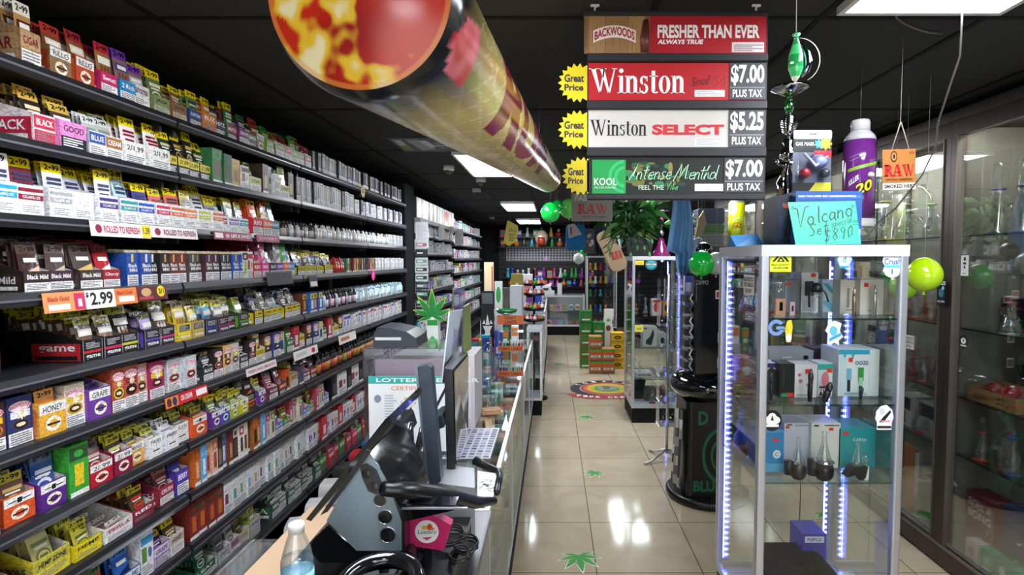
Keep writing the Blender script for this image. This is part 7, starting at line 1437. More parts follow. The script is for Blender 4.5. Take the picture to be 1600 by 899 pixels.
for r, c in ((.36, '#a83a34'), (.31, '#d86a3a'), (.27, '#d8b83a'), (.22, '#a8b83a'), (.17, '#3a9a4a'), (.11, '#8a8884')): E.append((circ(0, 0, r), c, .0006 + .0001 * (.4 - r) * 20))
E.append(([(-.1, -.12), (.12, -.05), (.16, .1), (.02, .16), (-.14, .08)], '#9a9894', .0022)); E.append(([(-.04, -.06), (.06, 0), (.04, .12), (-.06, .1)], '#5a5856', .0024))
E.append(([(-.56, -.26), (-.5, -.44), (-.3, -.56), (.3, -.56), (.5, -.44), (.56, -.26), (.4, -.30), (.26, -.38), (-.26, -.38), (-.4, -.30)], '#a82a30', .0026))
o = decal('emblem_decal', .72, 7.42, E, 'round black rainbow emblem decal with red ribbon on the aisle floor')
m = MB('card')
def arc_text(m, s, r, a0, a1, h, col, z, inward=False):
    n = len(s)
    for i, ch in enumerate(s):
        if ch == ' ': continue
        vs, fs, (x0, x1, y0, y1) = glyphs(ch, .04); a = math.radians(a0 + (a1 - a0) * (i + .5) / n); w = h * .75
        P = []
        for vx, vy in vs:
            u = ((vx - x0) / max(x1 - x0, .01) - .5) * w; v = ((vy - y0) / max(y1 - y0, .01)) * h
            if inward: P.append((-math.sin(a) * u * -1 + math.cos(a) * (r - v) , math.cos(a) * u * 1 + math.sin(a) * (r - v), z))
            else: P.append((math.sin(a) * u + math.cos(a) * (r + v), -math.cos(a) * u + math.sin(a) * (r + v), z))
        m.add(P, fs, col)
arc_text(m, 'TOBACCO', .39, 160, 20, .085, '#f0f0ec', .0012)
vs = 'PIPE DREAMS'
for i, ch in enumerate(vs):
    if ch != ' ':
        g_, f_, (x0, x1, y0, y1) = glyphs(ch, .04); m.add([(-.42 + i * .078 + (vx - x0) / (x1 - x0 + 1e-6) * .055, -.53 + .03 * (abs(i - 5) / 5) ** 2 * 3 + (vy - y0) / (y1 - y0 + 1e-6) * .09, .0032) for vx, vy in g_], f_, '#f0f0ec')
mo = m.obj('lettering', o)
# ------------------------------------------------------------------ shelving further down the wall with lit adverts above
m = MB('matte'); m.box(-1.79, -1.46, 5.48, 5.84, 0, 2.5, '#141416'); tag(m.obj('wall_column'), kind='structure')
FR = [2.02, 1.82, 1.6, 1.38, 1.15, .93, .7, .47, .25]; FB = [5.85, 6.95, 8.08, 9.6, 11.2]
for i in range(4):
    shelf_unit(FB[i], FB[i + 1] - .004, -1.79, SX, FR if i < 2 else [2.2, 1.98, 1.76, 1.54, 1.3, 1.06, .82, .58, .34], 'black wall shelving unit beyond the dark column, %s one' % ORD[i + 1], group='far wall shelving units')
for i, (y0, y1, cols, lb) in enumerate(((5.9, 7.02, ('#c8c8c8', '#3a3a3a', '#e8e8e8', '#8a7a4a'), 'lit grey advert panel on top of the far shelving with bottle shapes'), (7.03, 8.05, ('#d8d8d8', '#d82a34', '#f0f0f0', '#b8a070'), 'lit advert panel with a red patch on top of the far shelving'))):
    t = thing('advert_lightbox', lb, 'advert', (-1.44, y0, 2.19), PI / 2); w = y1 - y0
    m = MB('paintmetal'); m.box(0, w, .012, .1, 0, .22, '#3a3a3c'); m.box(0, w, -.03, .1, -.045, -.002, '#8a8c8e'); m.obj('housing', t)
    m = MB('litcard'); m.box(.01, w - .01, .0, .011, .005, .215, cols[0]); rg = random.Random(i)
    for q in range(9):
        x = .06 + q * (w - .12) / 9; m.poly([(x, .01), (x + .09, .01), (x + .07 + rg.uniform(-.02, .03), .21), (x + .03, .21)], rg.choice(cols[1:] if i == 0 else (cols[2], cols[3], '#a8a8a8')), -.0006 - q * .0001)
    if i == 1: m.oval(w * .45, .13, .12, .07, cols[1], -.002)
    m.obj('advert_face', t)
fr_ = random.Random(33); FP = [('#d8d8da', '#8a9098', '#5a5e64'), ('#a8acb0', '#e0e0e0', '#3a3a3e'), ('#4a4c50', '#b8b8bc', '#e0e0e0'), ('#e2e0dc', '#c87a8a', '#8a8a8e'), ('#c8ccd0', '#5a8ab0', '#e0e0e0')]
FP2 = [('#b83a6a', '#e0a8b8', '#e8e8e8'), ('#3a8ab8', '#8ad0e0', '#e8e8e8'), ('#6a4a9a', '#b8a0d0', '#e8e0f0'), ('#c8b03a', '#e8e0a0', '#3a3a3a'), ('#3a9a6a', '#a0d8b8', '#e8f0e8'), ('#d8d8da', '#b83a4a', '#5a5a5e'), ('#2a2a2e', '#c83a6a', '#e0e0e0')]
fm = {}
for bi, (a, b, rows, pal) in enumerate(((5.9, 8.0, FR[:8], FP), (8.12, 11.0, [2.2, 1.98, 1.76, 1.54, 1.3, 1.06, .82], FP2))):
    for ri, zr in enumerate(rows):
        y = a + .05; n = 0
        while y < b:
            c = fr_.choice(pal if ri < 3 or bi else FP + FP2); w = fr_.choice([.09, .11, .13]) * (1 if bi == 0 else 1.5); h = fr_.uniform(.1, .15); n += 1
            k = (c, w, round(h, 2))
            if k not in fm:
                m = MB('card'); fn = c_white(c[0], c[1], c[2]) if fr_.random() < .5 else c_book(*c); fn(m, w, round(h, 2), .2); fm[k] = m.mesh('boxed_goods')
            put(fm[k], 'boxed_goods', (SX - .016, y + w / 2, zr + .0008), PI / 2, '%s boxed goods, %s along the %s shelf of the %s far shelving' % (colour_word(c[0]), ordinal(n), ORD[ri + 1], ('near', 'last')[bi]), 'box', 'boxed goods on the far wall shelving'); y += w + fr_.uniform(.008, .05)
for i, (px, py0, py1, Y, w, lb) in enumerate(((650, 347, 389, 5.75, 19, 'long white paper list pinned on the dark column'), (683, 352, 376, 6.9, 8, 'small white paper slip hanging at the first lit advert'), (699, 354, 366, 7.6, 7, 'short white slip hanging under the red lit advert'), (714, 358, 384, 8.05, 12, 'white paper sheet hanging at the end of the lit adverts'))):
    a = at(px - w / 2, py1, Y); b = at(px + w / 2, py0, Y); m = MB('matte'); m.prism([(0, 0), (b.x - a.x, .01), (b.x - a.x + .01, (b.z - a.z) * .5), (b.x - a.x, b.z - a.z), (0, b.z - a.z)], 'y', 0, .001, '#dfe2e4'); lines(m, .01, b.x - a.x - .01, .03, b.z - a.z - .03, 12, '#c4c8cc')
    m.T = None; tag(m.obj('paper_sheet', None, (max(a.x, -1.425), Y, a.z)), lb, 'paper')
rq = random.Random(8)
for i in range(9):
    z = 1.86 - i * .085; m = MB('card'); c = rq.choice(['#d8dcd8', '#c8e0d4', '#e8e4e0', '#3a3c3e', '#e0c8d0', '#d8d8d0']); m.box(0, .13, 0, .012, 0, .075, c); m.rect(.01, .12, .02, .055, rq.choice(['#8a9a9a', '#3a3a3c', '#c86a8a', '#7ab8a0']), -.001); m.rect(.02, .08, .03, .045, '#f0f0f0', -.0014)
    tag(m.obj('blister_card', None, (-1.43, 5.74, z)), 'small hanging blister card, %s from the top of the strip on dark column' % ORD[i + 1], 'packet', 'strip of blister cards on the column')
# ------------------------------------------------------------------ end wall
def slatwall(x0, x1, z0, z1, Y, col='#1a1a1c'):
    t = thing('slatwall_panel', 'black slatted display wall across the back of the shop', 'display wall', (x0, Y, z0)); n = int((z1 - z0) / .12)
    for i in range(n): 
        m = MB('paintmetal'); m.box(0, x1 - x0, 0, .03, i * .12, i * .12 + .1, col); m.box(0, x1 - x0, .015, .03, i * .12 + .1, i * .12 + .12, '#3a3a3c'); m.obj('slat', t)
slatwall(-1.4, 2.9, .0, 2.5, 14.169)
t = thing('wire_grid', 'silver wire grid panel on the back wall above the hanging pipes', 'display grid', (-1.2, 14.156, 1.70)); m = MB('brushed')
for i in range(27): m.box(i * .078, i * .078 + .012, 0, .012, 0, .34, '#b8bac0')
for i in range(9): m.box(0, 2.04, -.012, 0, i * .04, i * .04 + .01, '#b8bac0')
m.obj('grid_panel', t)
rb = random.Random(12); BC = ['#2a4ab0', '#c82a3a', '#d8b83a', '#3a9a4a', '#8a3a9a', '#d87a2a', '#e0e0e0', '#3a3a40', '#c84a8a', '#3aa0b8']
def toy(x, z, kind, col, label, group, Y=13.95):
    m = MB('gloss')
    if kind == 0: m.lathe([(.05, 0), (.06, .02), (.035, .12), (.025, .2), (.04, .24)], col, 10)
    elif kind == 1: m.mat = 'card'; m.box(-.06, .06, -.03, .03, 0, .18, col); m.rect(-.05, .05, .06, .14, rb.choice(BC), -.031)
    elif kind == 2: m.ball((0, 0, .07), .07, col, 12); m.lathe([(.03, .13), (.03, .2)], '#d8d8d8', 8)
    else: m.star(0, .09, .09, .05, 5, col, -.01); m.star(0, .09, .09, .05, 5, col, .0); m.ball((0, 0, .09), .03, '#d8c04a', 8)
    tag(m.obj(('glass_pipe', 'boxed_goods', 'round_jar', 'flower_ornament')[kind], None, (x, Y, z)), label, ('pipe', 'box', 'jar', 'ornament')[kind], group)
for ri, (z, cnt, x0, x1) in enumerate(((2.06, 13, -1.3, 1.0), (1.28, 17, -1.2, 1.1), (1.06, 15, -1.1, 1.1), (2.3, 8, -1.3, .3))):
    s = MB('paintmetal'); s.box(x0 - .1, x1 + .1, 13.86, 14.168, z - .02, z - .001, '#2a2a2c'); tag(s.obj('back_shelf'), 'thin dark shelf on the back wall, %s one with goods' % ORD[ri + 1], 'shelf', None)
    for i in range(cnt):
        c = rb.choice(BC); k = rb.choice([0, 0, 1, 2] if ri != 2 else [1, 1, 2, 0]); toy(x0 + (x1 - x0) * i / cnt + rb.uniform(0, .05), z, k, c, '%s %s, %s from the shelf end on back wall, %s shelf' % (colour_word(c), ('glass piece', 'boxed thing', 'round jar', '')[k], ordinal(i + 1), ORD[ri + 1]), 'goods on the back wall shelves')
for i, (px, py) in enumerate(((881, 431), (909, 431), (853, 404), (882, 449), (1000, 440))):
    a = at(px, py, 13.8); 
    m = MB('card'); m.star(0, 0, .085, .05, 5, '#b84ac0', 0); m.star(0, 0, .09, .055, 5, '#9a3aa8', .004); m.oval(0, 0, .02, .02, '#e0c8e8', -.001)
    tag(m.obj('paper_flower', None, (a.x, 14.16, a.z)), 'purple paper flower on back wall, %s' % ('over the rear counter middle', 'beside the far glass case', 'pinned on the wire grid', 'lowest one over the rear counter', 'far side one')[i], 'decoration', 'purple paper flowers')
# skull figure
a = at(846, 384, 13.7); t = thing('skull_figure', 'orange red and white sculpted head on the back wall shelf', 'figurine', (a.x, 13.78, 2.062)); m = MB('gloss'); m.ball((0, 0, .22), .17, '#e0c8b0', 18, 1.15); m.ball((0, -.1, .14), .1, '#b8442a', 14, 1.2); m.ball((-.06, -.15, .2), .025, '#1a1010', 8); m.ball((.06, -.15, .2), .025, '#1a1010', 8); m.lathe([(.08, 0), (.07, .08)], '#8a3a2a', 12); m.obj('head', t)
# ------------------------------------------------------------------ rear counters and the far case
def far_counter(x0, x1, y0, y1, z, label):
    t = thing('rear_counter', label, 'display counter', (x0, y0, 0)); w, d = x1 - x0, y1 - y0
    m = MB('matte'); m.box(.0, w, .01, d, 0, .2, '#121214'); m.obj('plinth', t)
    m = MB('paintmetal'); c = '#d0d2d4'
    for b in ((0, w, 0, .03, .2, .24), (0, w, 0, .03, z - .04, z), (0, .04, 0, .03, .24, z - .04), (w - .04, w, 0, .03, .24, z - .04)): m.box(*b, c)
    m.box(.0, .02, .03, d, .2, z, c); m.box(w - .02, w, .03, d, .2, z, c); m.box(.02, w - .02, d - .02, d, .2, z, '#a8acb0'); m.obj('frame', t)
    g = MB('pane'); g.box(.04, w - .04, .012, .018, .24, z - .04); g.obj('front_glass', t); g = MB('pane'); g.box(.02, w - .02, .03, d - .02, z - .01, z - .002); g.obj('top_glass', t)
    g = MB('pane_edge'); g.box(.03, w - .03, .03, d - .03, .56, .57); g.obj('glass_shelf', t)
    g = MB('led_case'); g.box(.05, w - .05, .04, .06, z - .05, z - .04, '#ffffff'); 
    m = MB('matte'); m.box(.02, w - .02, .03, d - .02, .2, .21, '#c8c8c8'); m.obj('deck', t); return t
far_counter(-.2, .72, 12.7, 13.3, .92, 'rear glass counter beyond the aisle, under the back wall pipes')
far_counter(-1.2, -.22, 12.7, 13.3, .92, 'rear glass counter behind the candy stand at the wall side')
for i in range(11):
    c = rb.choice(BC); m = MB('card'); m.box(-.05, .05, 0, .12, 0, .12, c); m.rect(-.04, .04, .03, .09, rb.choice(BC), -.001); tag(m.obj('boxed_goods', None, (-.12 + i * .075, 12.85, .5712 if i % 2 else .2112)), '%s small box inside the rear counter, %s across' % (colour_word(c), ordinal(i + 1)), 'box', 'boxes in the rear counter')
tower('display_tower', 'far white framed glass case at the end of the aisle beside the rear counter', .74, 1.42, 12.4, 12.9, .2, 1.82, [1.5, 1.2, .9, .55], '#161618', '#d8dadc')
for si, z in enumerate((1.5, 1.2, .9, .55, .2125)):
    for i in range(5):
        c = rb.choice(BC); m = MB('gloss'); m.lathe([(.04, 0), (.045, .02), (.02, .1), (.03, .16)], c, 10); tag(m.obj('glass_pipe', None, (.84 + i * .115, 12.6, z + .0006)), '%s glass piece in the far white case, %s on shelf %s' % (colour_word(c), ORD[i + 1], ORD[si + 1]), 'pipe', 'glass pieces in the far case')
# ------------------------------------------------------------------ middle tower with hookah, planter and boxes
MX0, MX1, MY0, MY1 = .83, 1.40, 5.84, 6.5
tower('display_tower', 'middle silver framed glass case with black base standing on the aisle', MX0, MX1, MY0, MY1, .16, 1.78, [1.144, .81, .47], '#141416', '#c8ccd0', leds=((.5, .6, 0),))
def mb(x0, x1, y0, y1, Y, d, z, main, draws, label, **k): return bx(x0, x1, y0, Y, z, d, main, draws, label, **k)
mb(1005, 1027, 511, 545, 5.95, .2, .81, '#e0e0de', [('p', [(.2, .1), (.6, .05), (.8, .6), (.7, .9), (.5, .5), (.2, .3)], '#3a4a58'), ('r', .1, .25, .88, .95, '#1a1a1a')], 'white box with curved dark device picture in the middle case')
mb(1030, 1041, 521, 545, 6.0, .2, .81, '#dcdcdc', [('o', .5, .4, .3, .25, '#3a3a4a')], 'smaller white box beside the curved device box in middle case')
mb(994, 1020, 583, 594, 5.95, .2, .47, '#e0e0e0', [('r', .1, .8, .3, .7, '#a8a8aa'), ('o', .85, .5, .06, .2, '#e02a3a')], 'low white box on the lower shelf of middle case')
mb(1025, 1043, 578, 594, 6.0, .2, .47, '#d8d8d6', [('r', .1, .25, .7, .9, '#1a1a1a')], 'plain pale box at the rail of lower shelf, middle case')
mb(1019, 1033, 468, 494, 5.95, .12, 1.144, '#d8d0cc', [('o', .5, .5, .35, .3, '#d83a34'), ('r', .1, .9, .8, .95, '#c83a34')], 'white box with red round print in the middle case')
mb(1036, 1044, 470, 494, 5.97, .12, 1.144, '#e0902a', [('o', .5, .5, .3, .2, '#3a2a4a')], 'small orange box beside the red print box, middle case')
mb(1009, 1040, 609, 640, 6.1, .2, .1725, '#5a6050', [('r', .2, .8, .4, .9, '#6a7060')], 'olive grey box on the bottom of the middle case')
m = MB('matte'); m.prism([(0, 0), (.14, 0), (.17, .22), (.1, .25)], 'y', 0, .2, '#2a2c30'); tag(m.obj('black_bag', None, (.87, 6.2, .1731)), 'dark folded bag leaning inside the bottom of middle case', 'bag')
m = MB('gloss'); m.prism([(0, .08), (.1, .1), (.22, .06), (.3, -.0), (.28, .0), (.1, .04)], 'y', 0, .12, '#2a2c30'); tag(m.obj('angled_stand', None, (.9, 6.1, .8106)), 'black angled stand on the middle shelf of middle case', 'stand')
for i in range(4): put_pipe([8, 9, 5, 2][i], .92 + .11 * i, 6.2, 1.1446, i, '%s on top shelf of middle case' % ORD[i + 1], 'glass pipes in the middle case')
for i in range(3): put_pipe([9, 2, 7][i], .94 + .14 * i, 6.0, .1725 if i else .4706, i, '%s low in the middle case' % ORD[i + 1], 'glass pipes in the middle case')
yy = MY0 + .0065
def gs2(x0, x1, y0, y1, bgc, draws, label, shape='rect'):
    a = at(x0, y1, yy); b = at(x1, y0, yy); sticker((a.x, yy, a.z), 0, b.x - a.x, b.z - a.z, bgc, draws, label, 'sticker', shape)
gs2(993, 1006, 404, 414, '#e8d83a', [('t', 'MAX', .1, .9, .6, .85, '#3a3a1a'), ('r', .1, .9, .15, .4, '#e0a03a')], 'small yellow sticker at top of the middle case')
gs2(1008, 1027, 404, 422, '#1a6a7a', [('o', .5, .5, .34, .34, '#3aa0a8'), ('r', .06, .94, .38, .6, '#d85a34'), ('t', 'SMOKE', .1, .9, .42, .56, '#f0e8e0')], 'round teal sticker with orange band on the middle case', 'oval')
gs2(1031, 1038, 404, 411, '#1a1a1c', [('o', .5, .5, .3, .3, '#e8e8e8')], 'tiny black and white round sticker on the middle case', 'oval')
gs2(992, 1005, 508, 519, '#d8d85a', [('r', .2, .8, .3, .6, '#a8a83a')], 'crumpled yellow note taped in the middle case')
# hookah
a = at(1033, 398, 6.1); t = thing('purple_hookah', 'purple hookah with silver tray on top of middle case', 'hookah', (a.x, 6.1, 1.7806)); k = 1.12
m = MB('gloss'); m.lathe([(.085 * k, 0), (.09 * k, .015), (.06 * k, .08), (.03 * k, .15), (.028 * k, .2)], '#7a1f5a', 20); m.obj('base', t)
m = MB('metal'); m.lathe([(.02, .2 * k), (.028, .23 * k), (.012, .25 * k), (.012, .28 * k)], '#c8c8cc', 12); m.obj('stem', t)
m = MB('gloss'); m.lathe([(.014, .285 * k), (.026, .3 * k), (.02, .33 * k), (.028, .36 * k), (.014, .385 * k)], '#8a2a68', 12); m.obj('upper_stem', t)
m = MB('metal'); m.lathe([(.01, .387 * k), (.014, .43 * k), (.08, .44 * k), (.083, .445 * k), (.02, .448 * k), (.016, .47 * k)], '#c8c8cc', 18); m.obj('tray', t)
# planter
a = at(1000, 398, 6.0); t = thing('potted_plant', 'black square planter with thin green leaves and a white flower', 'plant', (a.x, 6.05, 1.7806))
m = MB('plastic'); m.prism([(-.11, 0), (.11, 0), (.14, .2), (-.14, .2)], 'y', -.1, .1, '#101012'); m.obj('pot', t)
def foliage(n, R_, H, seed, cols, droop=.5, L=(.08, .16), base=(0, 0, 0)):
    r_ = random.Random(seed); m = MB('leaf')
    for i in range(n):
        a = r_.uniform(0, 6.28); el = r_.uniform(-.3, 1.2); st = Vector((r_.gauss(0, R_ * .5), r_.gauss(0, R_ * .5), r_.uniform(0, H))) + Vector(base); l = r_.uniform(*L); d = Vector((math.cos(a) * math.cos(el), math.sin(a) * math.cos(el), math.sin(el)))
        s = d.cross(Vector((0, 0, 1))).normalized() * l * .11; mid = st + d * l * .55; tip = st + d * l + Vector((0, 0, -droop * l))
        m.add([tuple(st), tuple(mid + s), tuple(tip), tuple(mid - s)], [(0, 1, 2), (0, 2, 3)], r_.choice(cols))
    return m
foliage(60, .1, .06, 4, ['#5a7a3a', '#8a9a5a', '#3a5a2a', '#a8a86a'], .3, (.08, .2), (0, 0, .21)).obj('leaves', t)
m = MB('cloth'); m.star(0, .3, .05, .02, 5, '#e8e4dc', -.1); m.obj('flower', t)
t = thing('hanging_plant', 'bushy artificial plant with narrow green leaves hung under the ceiling', 'plant', at(985, 330, 4.8))
foliage(520, .16, .22, 6, ['#2a5a2c', '#3a7a3a', '#1e4020', '#7ab06a', '#4a8a44'], .5, (.1, .2), (0, 0, -.16)).obj('foliage', t)
for i in range(9):
    a = i * .7; m = MB('leaf'); e = Vector((.2 * math.cos(a), .2 * math.sin(a), -.25 - .06 * (i % 3))); m.tube([(0, 0, .05), tuple(e * .5 + Vector((0, 0, .1))), tuple(e)], .004, '#3a5a2a', 5)
    for q in range(16):
        f0 = q / 16; c = Vector((0, 0, .05)).lerp(e, f0); s = Vector((math.cos(q * 2.4), math.sin(q * 2.4), -.5)).normalized() * .13; w_ = s.cross(Vector((0, 0, 1))).normalized() * .012
        m.add([tuple(c), tuple(c + s * .5 + w_), tuple(c + s), tuple(c + s * .5 - w_)], [(0, 1, 2, 3)], ['#3a7a3a', '#58904a', '#24502a'][q % 3])
    m.obj('trailing_stem', t)
m = MB('metal'); p = at(985, 330, 4.8); m.tube([(0, 0, 0), (0, 0, CEIL - p.z - .002)], .002, '#5a5a5a', 5); m.obj('hanging_wire', t)
# hanging goods: grey board, backpack, strap bag, shirt, trousers
b = at(893, 346, 3.6); t = thing('grey_hanging_board', 'grey board with red and white lettering hung below the price rack', 'hanging sign', b); w = at(957, 340, 3.6).x - b.x; h = at(893, 302, 3.6).z - b.z
m = MB('card'); m.box(0, w, 0, .006, 0, h, '#76746f'); m.text('PASSING A', w * .08, w * .96, h * .72, h * .93, '#b8b8b4', -.001, .02); serif_text(m, 'RAW', w * .14, w * .88, h * .26, h * .62, '#a8283a', -.001, .15); m.text('WHEN I CAN MAKE', w * .26, w * .86, h * .12, h * .2, '#3a3836', -.001, .01); m.obj('board', t)
for xa in (.08, .92): m = MB('metal'); m.tube([(w * xa, .003, h), (w * xa, .003, CEIL - b.z - .002)], .0012, '#6a6a6a', 5); m.obj('hanging_wire', t)
b = at(899, 391, 8.2); t = thing('backpack', 'bright blue backpack with a pale front pocket hanging over the aisle', 'backpack', b); h = at(899, 348, 8.2).z - b.z
m = MB('cloth'); m.rbox(-.14, .14, -.08, .08, 0, h * .92, .05, '#2a80b8', 'y'); m.obj('body', t); m = MB('cloth'); m.rbox(-.12, .12, -.12, -.081, .02, h * .42, .03, '#2a7ab0', 'y'); m.obj('front_pocket', t)
m = MB('cloth'); m.prism([(-.12, h * .9), (-.02, h * .95), (.1, h * .55), (.0, h * .5), (-.1, h * .4)], 'y', -.1, -.082, '#c8c0c4'); m.obj('pale_flap', t); m = MB('cloth'); m.tube([(-.06, -.09, h * .45), (-.07, -.1, h * .8), (.0, -.02, h * .96), (.05, 0, h * 1.0)], .01, '#22262c', 6); m.obj('strap', t)
m = MB('metal'); m.tube([(.0, 0, h * .92), (0, 0, CEIL - b.z - .002)], .002, '#555', 5); m.obj('hanging_cord', t)
b = at(955, 390, 5.5)
t = thing('sling_bag', 'beige sling bag with red lettering hanging slanted over the aisle', 'bag', b)
ax_ = (at(968, 416, 5.5) - at(944, 364, 5.5)); L = ax_.length; ang = math.atan2(ax_.x, -ax_.z)
m = MB('cloth'); m.T = Matrix.Rotation(-ang, 4, 'Y'); m.rbox(-.085, .085, -.05, .05, -L * .62, L * .55, .06, '#9a8468', 'y'); m.mat = 'matte'; m.rect(-.07, .07, L * .34, L * .37, '#2a2420', -.0515); m.rect(-.07, .07, L * .12, L * .14, '#2a2420', -.0515); m.obj('body', t)
m = MB('card'); m.T = Matrix.Rotation(-ang, 4, 'Y') @ Matrix.Translation((0, -.053, -L * .15)) @ Matrix.Rotation(.25, 4, 'Y'); serif_text(m, 'RAW', -.03, .085, -.05, .03, '#a8202c', 0, .16); m.obj('lettering', t)
m = MB('cloth'); m.tube([at(944, 364, 5.5) - b, at(950, 345, 5.5) - b, Vector((at(955, 335, 5.5).x - b.x, 0, CEIL - b.z - .002))], .012, '#1a1a1c', 6); m.obj('strap', t)
def cloth_hang(name, label, cat, prof, Y, col, d=.08, fold=5, seed=0, cy=None):
    """garment hanging free: outline in picture coordinates, folded along x"""
    b = at(prof[0][0], prof[0][1], Y); t = thing(name, label, cat, b); m = MB('cloth'); n = 24; rows = prof
    P = []
    for (xl, y, xr) in rows:
        for k in range(n + 1):
            u = k / n; p = at(xl + (xr - xl) * u, y, Y) - b; ph = u * fold * 2 * PI + seed + y * .02
            P.append((p.x, d * .5 * math.sin(ph) * (.4 + .6 * (rows.index((xl, y, xr)) / len(rows))), p.z))
    F = [(i * (n + 1) + k, i * (n + 1) + k + 1, (i + 1) * (n + 1) + k + 1, (i + 1) * (n + 1) + k) for i in range(len(rows) - 1) for k in range(n)]
    m.add(P, F, col, True); q = len(P); m.add([(p[0], p[1] + .012, p[2]) for p in P], [f[::-1] for f in F], col, True); m.obj('fabric', t)
    top = at((rows[0][0] + rows[0][2]) / 2, rows[0][1], Y) - b; w_ = MB('metal'); w_.tube([(top.x - .08, .006, top.z - .03), (top.x, .006, top.z + .0), (top.x + .08, .006, top.z - .03)], .004, '#8a8a8a', 5); w_.tube([(top.x, .006, top.z), (top.x, .006, CEIL - b.z - .002)], .002, '#8a8a8a', 5); w_.obj('hanger', t)
    return t
cloth_hang('blue_towel_robe', 'blue cloth garment hanging over the aisle under the price rack', 'garment', [(1053, 306, 1078), (1052, 325, 1081), (1050, 345, 1084), (1047, 365, 1085), (1044, 385, 1083), (1043, 392, 1083), (1056, 396, 1082), (1057, 410, 1080), (1058, 422, 1078), (1062, 431, 1070)], 4.1, '#78aadc', .09, 3, 1)
cloth_hang('white_shirt', 'white shirt hanging behind the beige sling bag', 'garment', [(948, 346, 962), (948, 356, 964), (952, 368, 968), (958, 380, 970), (964, 388, 971)], 5.9, '#ccd0da', .05, 3, 2)
cloth_hang('navy_trousers', 'dark navy garment hanging behind the beige sling bag', 'garment', [(931, 350, 948), (930, 362, 948), (930, 375, 947), (932, 388, 947), (934, 397, 946)], 6.1, '#1c2434', .05, 3, 4)
b = at(920, 396, 8.6); m = MB('card'); m.rbox(-.09, .09, 0, .12, 0, .38, .02, '#2a2628', 'y'); 
for i in range(6): m.oval(rb.uniform(-.06, .06), rb.uniform(.05, .32), .025, .03, rb.choice(['#8a7a7a', '#6a4a4a', '#a89a98']), -.001 - i * .0001, 8)
m.tube([(0, .06, .38), (0, .06, CEIL - b.z - .002)], .002, '#444', 5); tag(m.obj('hanging_case', None, b), 'dark patterned case hanging beside the blue backpack', 'bag')
# balloons over the aisle
def balloon_up(px, py, Y, rpx, col, label, cord=True):
    t = balloon(px, py, Y, rpx, col, label)
    if cord: m = MB('matte'); r = rpx * Y / FPX; m.tube([(0, 0, r * .9), (0, 0, CEIL - at(px, py, Y).z - .002)], .0012, '#8a8a8a', 5); m.obj('string', t)
    return t
balloon_up(860, 332, 5.6, 15, '#12c044', 'bright green balloon over the aisle below the inflatable tube'); balloon_up(870, 322, 6.1, 9, '#0f9a3a', 'small dark green balloon beside the bright green ones'); balloon_up(889, 326, 6.4, 15, '#5ac04a', 'light green balloon half behind the grey lettered board')
balloon_up(912, 393, 9, 6.5, '#1fb84a', 'tiny green balloon at the far glass case corner'); balloon_up(904, 404, 8.6, 8.5, '#c4ccc4', 'tiny pale balloon at the far glass case corner')
balloon_up(1096, 412, 3.75, 19.5, '#12cc46', 'large green balloon above the black rotating display'); balloon_up(1119, 412, 3.85, 17, '#b8bec0', 'pale grey balloon above the black rotating display'); balloon_up(1100, 392, 4.05, 13, '#16181a', 'black balloon behind the large green balloon')
# yellow paper and other small hanging notes
b = at(787, 384, 7.5); m = MB('card'); m.prism([(0, .06), (.05, .0), (.16, .04), (.2, .2), (.19, .27), (.08, .33), (.05, .34)], 'y', 0, .002, '#c8b82a'); m.text('SALE', .07, .17, .18, .24, '#5a521a', -.001); lines(m, .07, .17, .06, .16, 4, '#6a621a', -.001); m.tube([(.09, .0, .32), (.09, 0, CEIL - b.z - .002)], .001, '#999', 4); tag(m.obj('yellow_flyer', None, b), 'yellow paper flyer hanging from the ceiling before the back wall', 'flyer')
# black rotating display stand
bc = Vector((1.14, 4.05, 0)); t = thing('black_display_stand', 'tall black rotating lighter display stand with green round logo, behind the lit tower', 'display stand', bc)
m = MB('plastic'); m.lathe([(.29, 0), (.30, .01), (.30, .045), (.28, .06)], '#0d0d0f', 32); m.obj('foot', t)
m = MB('plastic'); m.rbox(-.2, .2, -.19, .19, .061, .74, .04, '#101216', 'z'); m.obj('cabinet', t)
m = MB('card'); m.oval(.05, .36, .14, .2, '#1f6a4a', -.192, 28); m.oval(.05, .36, .12, .175, '#101216', -.1925, 28); m.oval(.05, .36, .08, .12, '#1f6a4a', -.193, 24); m.oval(.05, .36, .065, .1, '#101216', -.1935, 24); m.text('D', -.12, -.05, .58, .68, '#1f6a4a', -.193, .04); m.text('R', .06, .13, .58, .68, '#1f6a4a', -.193, .04); m.text('BLUNTS', -.15, .17, .1, .18, '#1f6a4a', -.193, .04); m.obj('printed_logo', t)
m = MB('gloss'); m.lathe([(.2, .741), (.26, .78), (.28, .82), (.28, .86), (.25, .90), (.2, .93)], '#131418', 36); m.obj('waist_ring', t)
m = MB('gloss'); m.rbox(-.15, .2, -.15, .15, .931, 1.65, .02, '#0c0f16', 'z'); m.obj('tower_box', t)
m = MB('card'); m.text('ZIPPO', -.14, -.05, 1.57, 1.6, '#8a8a8c', -.152, .03)
for k, (x, z, w_, h_, c) in enumerate(((.0, 1.47, .05, .06, '#b81f34'), (.05, 1.44, .055, .05, '#b81f34'), (.02, 1.16, .045, .07, '#d8d8d8'), (.02, .98, .045, .07, '#e0e0e0'))):
    m.rect(x, x + w_, z, z + h_, '#f0f0f0', -.152 - k * .0002); m.rect(x + .006, x + w_ - .006, z + .008, z + h_ - .008, c if k < 2 else '#3a3a40', -.1535)
m.obj('labels', t)
